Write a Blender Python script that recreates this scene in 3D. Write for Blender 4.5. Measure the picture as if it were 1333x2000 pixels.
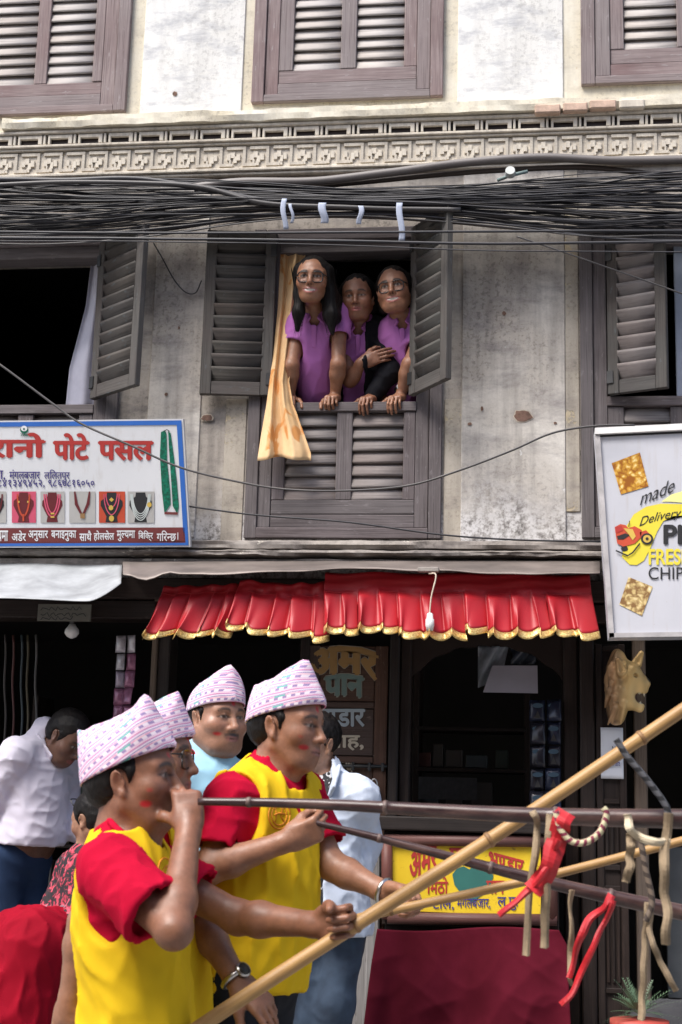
import bpy, bmesh, math, random, time
import numpy as np
from mathutils import Vector, Matrix, noise as mnoise
random.seed(7); rng = np.random.default_rng(7)
rad = math.radians
for o in list(bpy.data.objects): bpy.data.objects.remove(o)
sc = bpy.context.scene
COL = sc.collection
# ---------------------------------------------------------------- camera
CAM_POS = Vector((0.0, -6.4, 1.4)); YAW, PITCH, ROLL = 7.4, 12.0, 1.55
FPX, CX, CY = 2777.8, 666.5, 1000.0            # 50 mm lens on a 36 mm tall frame, photo is 1333 x 2000
CAM_R = Matrix.Rotation(rad(YAW), 3, 'Z') @ Matrix.Rotation(rad(90 + PITCH), 3, 'X') @ Matrix.Rotation(rad(ROLL), 3, 'Z')
cd = bpy.data.cameras.new('camera'); cd.lens = 50; cd.sensor_fit = 'VERTICAL'; cd.sensor_height = 36; cd.sensor_width = 24
cd.clip_start = 0.05; cd.clip_end = 400
cd.dof.use_dof = True; cd.dof.focus_distance = 6.4; cd.dof.aperture_fstop = 7.1
cam = bpy.data.objects.new('camera', cd); COL.objects.link(cam)
cam.matrix_world = Matrix.Translation(CAM_POS) @ CAM_R.to_4x4(); sc.camera = cam
# ---------------------------------------------------------------- sky, sun, exposure
SUN_EL, SUN_AZ = 56.0, -38.0                   # azimuth: degrees to the camera side's left of the facade normal
wd = bpy.data.worlds.new('World'); sc.world = wd; wd.use_nodes = True
nt = wd.node_tree; bg = nt.nodes['Background']; sky = nt.nodes.new('ShaderNodeTexSky'); sky.sky_type = 'NISHITA'
sky.sun_disc = False; sky.sun_elevation = rad(SUN_EL); sky.air_density = 1.0; sky.dust_density = 3.0; sky.ozone_density = 1.0
nt.links.new(sky.outputs[0], bg.inputs[0]); bg.inputs[1].default_value = 0.10
sdir = Vector((math.sin(rad(SUN_AZ)) * math.cos(rad(SUN_EL)), -math.cos(rad(SUN_AZ)) * math.cos(rad(SUN_EL)), math.sin(rad(SUN_EL))))
sky.sun_rotation = math.atan2(sdir.x, sdir.y)
ld = bpy.data.lights.new('sun', 'SUN'); ld.energy = 2.0; ld.angle = rad(28); ld.color = (1.0, 0.965, 0.92)
sun = bpy.data.objects.new('sun', ld); COL.objects.link(sun); sun.rotation_euler = (-sdir).to_track_quat('-Z', 'Y').to_euler()
sc.view_settings.view_transform = 'Standard'; sc.view_settings.look = 'None'; sc.view_settings.gamma = 1.0
sc.view_settings.exposure = 1.30; sc.view_settings.use_curve_mapping = False
sc.cycles.max_bounces = 6; sc.cycles.diffuse_bounces = 4; sc.cycles.caustics_reflective = False; sc.cycles.caustics_refractive = False

def W(px, py, Y=0.0):
    """photo pixel -> world point on the vertical plane y = Y (parallel to the facade)"""
    d = CAM_R @ Vector(((px - CX) / FPX, -(py - CY) / FPX, -1.0))
    return CAM_POS + d * ((Y - CAM_POS.y) / d.y)
def WP(px, py, p0, n):
    d = CAM_R @ Vector(((px - CX) / FPX, -(py - CY) / FPX, -1.0))
    return CAM_POS + d * ((p0 - CAM_POS).dot(n) / d.dot(n))
def XZ(x0, y0, x1, y1, Y=0.0):
    """pixel rectangle -> (x0, x1, z0, z1) on plane y = Y, edge mid points"""
    mx, my = (x0 + x1) / 2, (y0 + y1) / 2
    return W(x0, my, Y).x, W(x1, my, Y).x, W(mx, y1, Y).z, W(mx, y0, Y).z

# ---------------------------------------------------------------- objects
def props(o, label=None, cat=None, group=None, kind=None):
    if label: o['label'] = label
    if cat: o['category'] = cat
    if group: o['group'] = group
    if kind: o['kind'] = kind
    return o
def attach(o, parent):
    if parent is not None:
        o.parent = parent; o.matrix_parent_inverse = MW(parent).inverted()
    return o
def MW(o):
    m = o.matrix_basis.copy()
    if o.parent is not None: m = MW(o.parent) @ o.matrix_parent_inverse @ m
    return m
def link(name, me, parent=None, loc=None):
    o = bpy.data.objects.new(name, me); COL.objects.link(o)
    if loc is not None: o.location = loc
    return attach(o, parent)
def empty(name, loc, label=None, cat=None, group=None, parent=None):
    o = bpy.data.objects.new(name, None); COL.objects.link(o); o.location = loc; o.empty_display_size = .1
    props(o, label, cat, group); return attach(o, parent)
def mesh(name, V, F, mat=None, smooth=False, uv=None):
    me = bpy.data.meshes.new(name); me.from_pydata([tuple(v) for v in V], [], F)
    if mat is not None: me.materials.append(mat)
    if uv is not None:
        l = me.uv_layers.new(name='UVMap'); vi = np.empty(len(me.loops), int); me.loops.foreach_get('vertex_index', vi)
        l.data.foreach_set('uv', np.asarray(uv, np.float32)[vi].ravel())
    if smooth: me.polygons.foreach_set('use_smooth', np.ones(len(me.polygons), bool))
    me.update(); return me
def cboxm(name, dx, dy, dz, mat, ch=.003, seed=None):
    """chamfered box mesh centred on the origin; uv runs along its longest side (metres)"""
    h = np.array([dx, dy, dz]) / 2; ch = min(ch, h.min() * .45); V = []; 
    bm = bmesh.new(); bmesh.ops.create_cube(bm, size=1)
    for v in bm.verts: v.co = Vector((v.co.x * dx, v.co.y * dy, v.co.z * dz))
    if ch > 0: bmesh.ops.bevel(bm, geom=list(bm.edges), offset=ch, segments=1, affect='EDGES')
    ax = int(np.argmax([dx, dy, dz])); r = random.Random(seed if seed is not None else random.random()); ou, ov = r.uniform(0, 50), r.uniform(0, 50)
    uvl = bm.loops.layers.uv.new('UVMap'); oth = [i for i in range(3) if i != ax]
    for f in bm.faces:
        for l in f.loops: l[uvl].uv = (l.vert.co[ax] + ou, l.vert.co[oth[0]] * 1.0 + l.vert.co[oth[1]] * 1.0 + ov)
    me = bpy.data.meshes.new(name); bm.to_mesh(me); bm.free(); me.materials.append(mat); return me
def cbox(name, x0, x1, y0, y1, z0, z1, mat, parent=None, ch=.003, rot=None):
    me = cboxm(name, abs(x1 - x0), abs(y1 - y0), abs(z1 - z0), mat, ch)
    o = bpy.data.objects.new(name, me); COL.objects.link(o); o.location = ((x0 + x1) / 2, (y0 + y1) / 2, (z0 + z1) / 2)
    if rot: o.rotation_euler = rot
    return attach(o, parent)
def tubem(name, pts, r, mat, n=6, cap=True, uvs=True):
    """tube mesh along points; r scalar or list"""
    P = [Vector(p) for p in pts]; m = len(P); rr = r if hasattr(r, '__len__') else [r] * m
    V, Fc, UV = [], [], []; up = None; L = 0
    for i in range(m):
        t = (P[min(i + 1, m - 1)] - P[max(i - 1, 0)])
        t = t.normalized() if t.length > 1e-9 else Vector((1, 0, 0))
        if up is None: up = t.cross(Vector((.31, .52, .8))).normalized()
        up = (up - t * up.dot(t)).normalized(); b = t.cross(up)
        if i: L += (P[i] - P[i - 1]).length
        for k in range(n):
            a = 2 * math.pi * k / n; V.append(P[i] + (up * math.cos(a) + b * math.sin(a)) * rr[i]); UV.append((L, k / n))
    for i in range(m - 1):
        for k in range(n):
            k2 = (k + 1) % n; Fc.append((i * n + k, i * n + k2, (i + 1) * n + k2, (i + 1) * n + k))
    if cap: Fc.append(tuple(range(n))[::-1]); Fc.append(tuple((m - 1) * n + k for k in range(n)))
    return mesh(name, V, Fc, mat, True, UV)
def tube(name, pts, r, mat, parent=None, n=6): return link(name, tubem(name, pts, r, mat, n), parent)
def gridm(name, fn, nu, nv, mat, smooth=True, thick=0.0):
    """sheet mesh from fn(u, v) -> point, u, v in 0..1"""
    V = [fn(i / nu, j / nv) for j in range(nv + 1) for i in range(nu + 1)]
    UV = [(i / nu, j / nv) for j in range(nv + 1) for i in range(nu + 1)]
    Fc = [(j * (nu + 1) + i, j * (nu + 1) + i + 1, (j + 1) * (nu + 1) + i + 1, (j + 1) * (nu + 1) + i) for j in range(nv) for i in range(nu)]
    me = mesh(name, V, Fc, mat, smooth, UV)
    return me
def sheet(name, fn, nu, nv, mat, parent=None, thick=.002, smooth=True):
    o = link(name, gridm(name, fn, nu, nv, mat, smooth), parent)
    if thick:
        md = o.modifiers.new('solid', 'SOLIDIFY'); md.thickness = thick; md.offset = 0
    return o
def spline(pts, n):
    """Catmull-Rom through points"""
    P = [Vector(p) for p in pts]; P = [P[0] * 2 - P[1]] + P + [P[-1] * 2 - P[-2]]; out = []; m = len(P) - 3
    for i in range(n + 1):
        t = i / n * m; k = min(int(t), m - 1); t -= k; a, b, c, d = P[k:k + 4]
        out.append(.5 * ((2 * b) + (c - a) * t + (2 * a - 5 * b + 4 * c - d) * t * t + (3 * b - a - 3 * c + d) * t ** 3))
    return out
def poly_sheet(name, pts, mat, parent=None, depth=0.0, nrm=None):
    """flat polygon (world points), optionally thickened along nrm"""
    bm = bmesh.new(); vs = [bm.verts.new(p) for p in pts]; f = bm.faces.new(vs)
    if depth:
        r = bmesh.ops.extrude_face_region(bm, geom=[f]); n = nrm
        for e in r['geom']:
            if isinstance(e, bmesh.types.BMVert): e.co += n * depth
        bmesh.ops.recalc_face_normals(bm, faces=list(bm.faces))
    bmesh.ops.triangulate(bm, faces=[f for f in bm.faces if len(f.verts) > 4])
    me = bpy.data.meshes.new(name); bm.to_mesh(me); bm.free(); me.materials.append(mat)
    return link(name, me, parent)

# ---------------------------------------------------------------- materials
class NB:
    """tiny node builder"""
    def __init__(s, name):
        s.m = bpy.data.materials.new(name); s.m.use_nodes = True; s.nt = s.m.node_tree
        s.b = s.nt.nodes['Principled BSDF']; s.out = s.nt.nodes['Material Output']
    def n(s, t, **kw):
        nd = s.nt.nodes.new('ShaderNode' + t)
        for k, v in kw.items():
            if hasattr(nd, k) and not k[0].isupper() and k not in ('inputs',): setattr(nd, k, v)
        return nd
    def set(s, nd, i, v):
        if isinstance(v, bpy.types.NodeSocket): s.nt.links.new(v, nd.inputs[i])
        elif isinstance(v, (tuple, list)) and len(v) == 3 and nd.inputs[i].type == 'RGBA': nd.inputs[i].default_value = (*v, 1)
        else: nd.inputs[i].default_value = v
    def coord(s, kind='Object', scale=(1, 1, 1), rot=(0, 0, 0), loc=(0, 0, 0)):
        tc = s.n('TexCoord'); mp = s.n('Mapping'); s.nt.links.new(tc.outputs[kind], mp.inputs[0])
        mp.inputs['Scale'].default_value = scale; mp.inputs['Rotation'].default_value = rot; mp.inputs['Location'].default_value = loc
        return mp.outputs[0]
    def noise(s, vec, scale=5, detail=6, rough=.55, dist=0.0):
        nd = s.n('TexNoise'); s.set(nd, 'Vector', vec); nd.inputs['Scale'].default_value = scale; nd.inputs['Detail'].default_value = detail
        nd.inputs['Roughness'].default_value = rough; nd.inputs['Distortion'].default_value = dist; return nd.outputs[0]
    def ramp(s, fac, stops, interp='LINEAR'):
        nd = s.n('ValToRGB'); s.set(nd, 0, fac); nd.color_ramp.interpolation = interp; e = nd.color_ramp.elements
        while len(e) < len(stops): e.new(.5)
        for i, (p, c) in enumerate(stops):
            e[i].position = p; e[i].color = (*c, 1) if hasattr(c, '__len__') else (c, c, c, 1)
        return nd.outputs[0]
    def mix(s, fac, a, b, mode='MIX'):
        nd = s.nt.nodes.new('ShaderNodeMix'); nd.data_type = 'RGBA'; nd.blend_type = mode
        s.set(nd, 0, fac)
        for idx, v in ((6, a), (7, b)):
            if isinstance(v, bpy.types.NodeSocket): s.nt.links.new(v, nd.inputs[idx])
            else: nd.inputs[idx].default_value = (*v, 1)
        return nd.outputs[2]
    def math(s, op, a, b=0.0, clamp=False):
        nd = s.n('Math'); nd.operation = op; nd.use_clamp = clamp; s.set(nd, 0, a); s.set(nd, 1, b); return nd.outputs[0]
    def bump(s, h, strength=.3, dist=.01):
        nd = s.n('Bump'); s.set(nd, 'Height', h); nd.inputs['Strength'].default_value = strength; nd.inputs['Distance'].default_value = dist
        s.nt.links.new(nd.outputs[0], s.b.inputs['Normal'])
    def base(s, c): s.set(s.b, 'Base Color', c); return s
    def rough(s, r): s.set(s.b, 'Roughness', r); return s
def simple(name, c, rough=.6, metal=0.0, var=.15, scale=8, bump=.0, coord='Object'):
    b = NB(name); v = b.coord(coord); n = b.noise(v, scale, 5)
    dk = tuple(x * (1 - var) for x in c); lt = tuple(min(1, x * (1 + var)) for x in c)
    b.base(b.ramp(n, [(.3, dk), (.7, lt)])).rough(rough); b.b.inputs['Metallic'].default_value = metal
    if bump: b.bump(b.noise(v, scale * 6, 4), bump, .004)
    return b.m
def wood(name, dark, mid, light, rough=.75, gs=1.0, stain=None, chips=None):
    """weathered boards: grain follows the piece's own length (uv)"""
    b = NB(name); v = b.coord('UV', (1.6 * gs, 26 * gs, 1)); g = b.noise(v, 2.2, 8, .62, .6)
    v2 = b.coord('UV', (1, 1, 1)); g2 = b.noise(v2, 2.5, 5, .6); g3 = b.noise(b.coord('Object'), 3.0, 4, .6)
    c = b.ramp(g, [(.25, dark), (.5, mid), (.78, light)])
    c = b.mix(b.ramp(g2, [(.35, 0), (.72, .75)]), c, stain or tuple(x * .6 for x in dark))
    c = b.mix(b.ramp(g3, [(.4, 0), (.75, .5)]), c, light)
    oi = b.n('ObjectInfo'); gr = sum(mid) / 3; c = b.mix(b.math('MULTIPLY', oi.outputs['Random'], .55), c, (gr * 1.12, gr * 1.08, gr * 1.08)); c = b.mix(b.ramp(b.noise(b.coord('UV', (1, 60, 1)), 3, 4, .6), [(.52, 0), (.62, .45)]), c, tuple(x * .5 for x in dark))
    if chips:
        ch = b.noise(b.coord('UV', (2, 8, 1)), 6, 6, .7); c = b.mix(b.ramp(ch, [(.6, 0), (.66, .8)]), c, chips)
    b.base(c).rough(rough); b.b.inputs['Specular IOR Level'].default_value = .25
    b.bump(g, .35, .004); return b.m
# ================================================================ MATERIALS of the house
def plaster(name, a, bcol, grey, dark, under, amt=(.45, .7), streak=.5, seed=0.0, under_t=.66, salt=None):
    b = NB(name); v = b.coord('Object', loc=(seed, seed * .7, seed * 1.3))
    n1 = b.noise(v, 2.3, 9, .62, .3); n2 = b.noise(b.coord('Object', (1, 1, 2.6), loc=(seed, 0, 3 + seed)), 3.4, 9, .7, .15)
    n3 = b.noise(b.coord('Object', (9, 9, .8), loc=(seed, 2, seed)), 2.2, 6, .6); n4 = b.noise(v, 46, 5, .7); n5 = b.noise(v, 5.2, 8, .7, .2)
    c = b.mix(b.ramp(n1, [(.36, 0), (.62, 1)]), a, bcol)
    c = b.mix(b.ramp(n2, [(amt[0], 0), (amt[1], .95)]), c, grey)
    c = b.mix(b.math('MULTIPLY', b.ramp(n3, [(.45, 0), (.8, 1)]), streak), c, dark)
    sp = b.math('MULTIPLY', b.ramp(n4, [(.5, 0), (.62, 1)]), b.ramp(n1, [(.42, 1), (.6, 0)]))
    c = b.mix(b.math('MULTIPLY', sp, .55), c, dark)
    pm = b.ramp(n5, [(under_t, 0), (under_t + .015, 1)]); c = b.mix(pm, c, under)
    c = b.mix(b.ramp(n4, [(.35, .22), (.7, 0)]), c, dark)
    if salt:      # rising damp: crusts of white salt and black mould below an uneven tide line
        sx = b.n('SeparateXYZ'); tc = b.n('NewGeometry'); b.nt.links.new(tc.outputs['Position'], sx.inputs[0]); tide = b.math('ADD', sx.outputs[2], b.math('MULTIPLY', b.noise(v, 4.5, 5, .6), .42)); tm = b.ramp(b.math('MULTIPLY', b.math('SUBTRACT', tide, salt - .29), 1.0), [(.40, 1), (.62, 0)])
        sp2 = b.noise(v, 34, 8, .78); cr = b.ramp(sp2, [(.36, (.09, .085, .085)), (.46, (.36, .345, .335)), (.54, (.66, .65, .65)), (.7, (.74, .73, .73))]); c = b.mix(b.math('MULTIPLY', tm, .85), c, cr)
    b.base(c).rough(.92); b.b.inputs['Specular IOR Level'].default_value = .15
    h = b.math('ADD', b.math('MULTIPLY', n4, .5), b.math('MULTIPLY', pm, -1.2)); h = b.math('ADD', h, b.math('MULTIPLY', n1, .8)); b.bump(h, .5, .006)
    return b.m
MT = {}
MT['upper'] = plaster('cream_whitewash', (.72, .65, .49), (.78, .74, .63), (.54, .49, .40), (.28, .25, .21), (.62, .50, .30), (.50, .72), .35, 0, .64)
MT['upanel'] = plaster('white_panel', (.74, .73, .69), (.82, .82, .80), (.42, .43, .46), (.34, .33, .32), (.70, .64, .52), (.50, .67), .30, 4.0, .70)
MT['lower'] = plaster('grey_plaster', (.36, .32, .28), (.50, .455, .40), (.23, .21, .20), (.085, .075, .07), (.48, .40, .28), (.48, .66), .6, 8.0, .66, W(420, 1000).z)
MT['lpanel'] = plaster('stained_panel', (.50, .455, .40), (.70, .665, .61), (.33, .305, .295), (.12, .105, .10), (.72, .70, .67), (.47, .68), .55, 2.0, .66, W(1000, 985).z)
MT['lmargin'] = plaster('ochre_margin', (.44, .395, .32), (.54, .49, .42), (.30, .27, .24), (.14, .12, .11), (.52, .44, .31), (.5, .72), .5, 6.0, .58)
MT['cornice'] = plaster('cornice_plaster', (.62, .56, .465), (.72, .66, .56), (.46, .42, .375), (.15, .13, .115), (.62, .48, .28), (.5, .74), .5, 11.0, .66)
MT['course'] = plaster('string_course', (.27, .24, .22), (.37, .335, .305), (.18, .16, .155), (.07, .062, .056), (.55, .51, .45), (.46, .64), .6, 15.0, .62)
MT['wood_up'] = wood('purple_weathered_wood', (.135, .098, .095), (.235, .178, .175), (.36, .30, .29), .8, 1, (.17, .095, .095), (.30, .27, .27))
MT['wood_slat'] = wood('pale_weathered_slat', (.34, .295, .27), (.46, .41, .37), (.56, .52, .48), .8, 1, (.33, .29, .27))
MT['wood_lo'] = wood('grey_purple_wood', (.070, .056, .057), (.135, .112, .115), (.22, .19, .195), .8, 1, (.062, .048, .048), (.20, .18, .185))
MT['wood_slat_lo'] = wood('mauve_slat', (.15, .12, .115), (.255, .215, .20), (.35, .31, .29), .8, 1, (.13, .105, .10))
MT['wood_green'] = wood('grey_green_shutter', (.048, .048, .043), (.078, .076, .069), (.125, .118, .107), .82, 1, (.085, .058, .05), (.11, .12, .125))
MT['wood_dark'] = wood('dark_brown_wood', (.016, .010, .009), (.030, .019, .016), (.058, .040, .034), .5, 1, (.012, .008, .007))
MT['wood_door'] = wood('brown_painted_door', (.06, .03, .02), (.10, .05, .032), (.14, .075, .05), .5, 1, (.05, .025, .018), (.17, .13, .11))
MT['wood_grey'] = wood('worn_grey_door_foot', (.13, .12, .115), (.25, .235, .23), (.36, .35, .35), .85, 1, (.10, .09, .09), (.06, .045, .04))
MT['wood_post'] = wood('warm_brown_post', (.09, .05, .025), (.16, .095, .048), (.22, .14, .075), .55)
MT['maroon_frame'] = wood('oxblood_frame', (.10, .028, .022), (.15, .05, .04), (.19, .085, .07), .42)
MT['void'] = simple('shaded_interior', (.014, .012, .011), .9, 0, .3, 3)  # near-black base colour puts the unlit rooms' shade into the walls
MT['brick'] = simple('old_brick', (.50, .36, .28), .9, 0, .3, 20, .4)
MT['earth'] = simple('stone_paving', (.27, .26, .245), .85, 0, .3, 4, .3)
MT['tin'] = simple('rusty_tin', (.19, .16, .145), .55, .35, .35, 5, .15)
MT['metal'] = simple('steel', (.55, .55, .55), .3, 1, .1, 10)
MT['metal_dark'] = simple('dark_iron', (.06, .06, .06), .5, .7, .2, 10)

# ================================================================ GROUND and street
g = link('ground', mesh('ground', [(-60, -60, 0), (60, -60, 0), (60, 60, 0), (-60, 60, 0)], [(0, 1, 2, 3)], MT['earth'])); props(g, kind='structure')
pv = cbox('shop_plinth', -4.2, 4.2, -.55, .32, -.05, .24, MT['earth'], None, .012); props(pv, kind='structure'); pv.name = 'pavement'

# ================================================================ unseen house across the street, added behind the camera to block low sky light
opp = empty('townhouse', (0, -11, 0), 'unseen three-storey brick townhouse added across the street to block low sky light', 'building')
OB = simple('opposite_brick', (.30, .19, .14), .9, 0, .25, 14, .3); cbox('wall', -9, 9, -14, -11, 0, 8.6, OB, opp, .02); cbox('cornice', -9.1, 9.1, -11.001, -10.85, 8.3, 8.5, simple('opposite_trim', (.4, .37, .33), .8), opp, .02)
for zz in (.3, 3.1, 5.9):
    for k in range(7):
        xx = -7.5 + 2.5 * k; f = cbox('window', xx - .5, xx + .5, -11.001, -10.95, zz, zz + 1.7, simple('opposite_frame', (.12, .07, .05), .6) if k == 0 and zz < 1 else bpy.data.materials['opposite_frame'], opp); cbox('pane', xx - .4, xx + .4, -10.951, -10.94, zz + .1, zz + 1.6, MT['void'], f)
# ================================================================ THE HOUSE
HX0, HX1, HZ1, T = -4.2, 4.2, 7.0, .34
house = empty('townhouse', (0, 0, 0), 'old plastered brick townhouse with louvred wooden windows and dark open shops below', 'building')
xzs = {}
# window outer rectangles (x0, x1, z0, z1)
def win_rect(xl, xr, yb, ym, ztop=None, yt=None):
    x0 = W(xl, ym).x; x1 = W(xr, ym).x; z0 = W((xl + xr) / 2, yb).z
    return [x0, x1, z0, ztop if ztop else W((xl + xr) / 2, yt).z]
UPZ = W(680, 198).z + 1.42
rUC = win_rect(497, 867, 198, 100, UPZ); wU = rUC[1] - rUC[0]
xr = W(254, 110).x; rUL = [xr - wU * 1.02, xr, W(120, 225).z, UPZ + .0]
xl = W(1135, 90).x; rUR = [xl, xl + wU, W(1240, 166).z, UPZ]
rLC = win_rect(482, 863, 1053, 920, None, 448); wL = rLC[1] - rLC[0]; LTOP = rLC[3]
xr = W(232, 800).x; rLL = [xr - wL * 1.05, xr, rLC[2], LTOP]
xl = W(1134, 760).x; rLR = [xl, xl + wL, rLC[2] + .005, LTOP]
ZS = W(680, 1112).z                      # underside of the string course
SHOP_TOP = ZS - .05
holes = [[r[0] + .03, r[1] - .03, r[2] + .03, r[3] - .03] for r in (rUC, rUL, rUR, rLC, rLL, rLR)]
ZMID = W(680, 320).z                     # floor line between the storeys
xA, xB = W(300, 1600, .0).x, W(1150, 1600, .0).x
holes.append([HX0 + .25, HX1 - .25, .24, SHOP_TOP])
def wall_mesh(name, z0, z1, mat):
    xs = sorted({HX0, HX1, *[h[0] for h in holes], *[h[1] for h in holes]}); zs = sorted({z0, z1, *[min(max(h[2], z0), z1) for h in holes], *[min(max(h[3], z0), z1) for h in holes]})
    inside = lambda x, z: any(h[0] < x < h[1] and h[2] < z < h[3] for h in holes)
    V, Fc = [], []
    def q(*p): k = len(V); V.extend(p); Fc.append((k, k + 1, k + 2, k + 3))
    for i in range(len(xs) - 1):
        for j in range(len(zs) - 1):
            a, b_, c, d = xs[i], xs[i + 1], zs[j], zs[j + 1]; mx, mz = (a + b_) / 2, (c + d) / 2
            if inside(mx, mz): continue
            q((a, 0, c), (b_, 0, c), (b_, 0, d), (a, 0, d)); q((b_, T, c), (a, T, c), (a, T, d), (b_, T, d))
            for (sx, sz, p) in ((-1, 0, ((a, 0, d), (a, T, d), (a, T, c), (a, 0, c))), (1, 0, ((b_, 0, c), (b_, T, c), (b_, T, d), (b_, 0, d))),
                                (0, -1, ((a, 0, c), (a, T, c), (b_, T, c), (b_, 0, c))), (0, 1, ((b_, 0, d), (b_, T, d), (a, T, d), (a, 0, d)))):
                nx = mx + sx * ((b_ - a) / 2 + .001); nz = mz + sz * ((d - c) / 2 + .001)
                if inside(nx, nz): q(*p)
    return link(name, mesh(name, V, Fc, mat), house)
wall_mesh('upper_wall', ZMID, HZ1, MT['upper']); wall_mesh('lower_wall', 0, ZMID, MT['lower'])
# rooms behind the openings
def room(name, x0, x1, y1, z0, z1, mat):
    V = [(x0, T, z0), (x1, T, z0), (x1, y1, z0), (x0, y1, z0), (x0, T, z1), (x1, T, z1), (x1, y1, z1), (x0, y1, z1)]
    return link(name, mesh(name, V, [(0, 1, 2, 3), (7, 6, 5, 4), (1, 5, 6, 2), (2, 6, 7, 3), (3, 7, 4, 0)], mat), house)
FLOOR2 = ZS + .10
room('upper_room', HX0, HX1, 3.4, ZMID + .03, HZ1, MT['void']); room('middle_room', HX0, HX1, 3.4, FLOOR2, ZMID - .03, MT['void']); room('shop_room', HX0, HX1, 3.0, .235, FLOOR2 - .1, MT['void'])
cbox('roof_slab', HX0, HX1, -.3, 3.5, HZ1 + .003, HZ1 + .15, MT['course'], house, .01)
for sx in (HX0 - .003, HX1 + .003):
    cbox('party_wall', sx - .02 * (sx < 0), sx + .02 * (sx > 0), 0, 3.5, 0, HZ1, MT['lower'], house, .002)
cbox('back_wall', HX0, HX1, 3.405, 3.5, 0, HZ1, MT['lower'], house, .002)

# piers: proud panels between the windows
def panel(px0, py0, px1, py1, mat, y=.009, name='pier_panel', zt=None):
    x0, x1, z0, z1 = XZ(px0, py0, px1, py1); z1 = zt or z1
    o = cbox(name, x0, x1, -y, .004, z0, z1, mat, house, .006); return o
panel(281, -30, 477, 238, MT['upanel'], zt=UPZ + .1); panel(895, -30, 1100, 207, MT['upanel'], zt=UPZ + .1)
panel(903, 330, 1104, 1078, MT['lpanel']); panel(296, 330, 398, 1050, MT['lpanel'], .008)
panel(1104.5, 330, 1131, 1000, MT['lmargin'], .006, 'margin_strip'); panel(868, 780, 902, 1068, MT['lmargin'], .006, 'margin_strip'); panel(437, 780, 478, 1060, MT['lmargin'], .006, 'margin_strip')

# ---------------- louvre slat: lens-shaped section, length along x
def slat_mesh(name, L, wd_, th, tilt, mat):
    sec = []
    for k in range(8):
        a = 2 * math.pi * k / 8; y, z = math.cos(a) * th / 2, math.sin(a) * wd_ / 2
        c, s = math.cos(tilt), math.sin(tilt); sec.append((y * c - z * s, y * s + z * c))
    V, Fc, UV = [], [], []; o = random.uniform(0, 40)
    for x in (-L / 2, L / 2):
        for k, (y, z) in enumerate(sec): V.append((x, y, z)); UV.append((x + o, k * .012 + o))
    for k in range(8): k2 = (k + 1) % 8; Fc.append((k, k2, 8 + k2, 8 + k))
    Fc += [tuple(range(8))[::-1], tuple(range(8, 16))]
    me = mesh(name, V, Fc, mat, True, UV); return me
class Leaf:
    """a local frame (origin, x axis, z up) in which a window leaf or frame is put together"""
    def __init__(s, name, origin, ang=0.0, parent=None, label=None):
        s.e = empty(name, origin, parent=None); s.e.rotation_euler = (0, 0, ang); attach(s.e, parent or house)
        if label: s.e['label'] = label
    def put(s, o, x, y, z, rot=None):
        o.location = (x, y, z)
        if rot: o.rotation_euler = rot
        o.parent = s.e; return o
    def box(s, name, x0, x1, y0, y1, z0, z1, mat, ch=.003):
        o = bpy.data.objects.new(name, cboxm(name, x1 - x0, y1 - y0, z1 - z0, mat, ch)); COL.objects.link(o)
        j = random.uniform(-.0012, .0012)
        return s.put(o, (x0 + x1) / 2, (y0 + y1) / 2 + j, (z0 + z1) / 2, (random.uniform(-.004, .004), random.uniform(-.003, .003), 0))
    def ring(s, x0, x1, z0, z1, w, y0, y1, mat, wb=None, wt=None, nm='frame'):
        wb = wb or w; wt = wt or w
        s.box(nm + '_stile', x0, x0 + w, y0, y1, z0, z1, mat); s.box(nm + '_stile', x1 - w, x1, y0, y1, z0, z1, mat)
        s.box(nm + '_rail', x0 + w + .001, x1 - w - .001, y0 + .002, y1, z0, z0 + wb, mat); s.box(nm + '_rail', x0 + w + .001, x1 - w - .001, y0 + .002, y1, z1 - wt, z1, mat)
    def slats(s, x0, x1, z0, z1, n, y, mat, tilt=-.55, wd_=None, jit=.03, th=.011):
        p = (z1 - z0) / n; me = [slat_mesh('slat', x1 - x0 + .008, wd_ or p * 1.14, th, tilt, mat) for _ in range(2)]
        for k in range(n):
            o = bpy.data.objects.new('slat', me[k % 2]); COL.objects.link(o)
            s.put(o, (x0 + x1) / 2, y + random.uniform(-.0015, .0015), z0 + p * (k + .5) + random.uniform(-.0015, .0015), (random.uniform(-jit, jit) * 2.2, random.uniform(-.008, .008) * 1.2, 0))

def fixed_window(r, cols, zs0, zs1, n, inner, mats, name='window', rail=None, top_closed=True):
    """closed window: outer frame, inner frame, panel with slat columns. cols: x ranges in metres"""
    L = Leaf(name, (0, 0, 0)); mw, ms = mats
    return L
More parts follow.
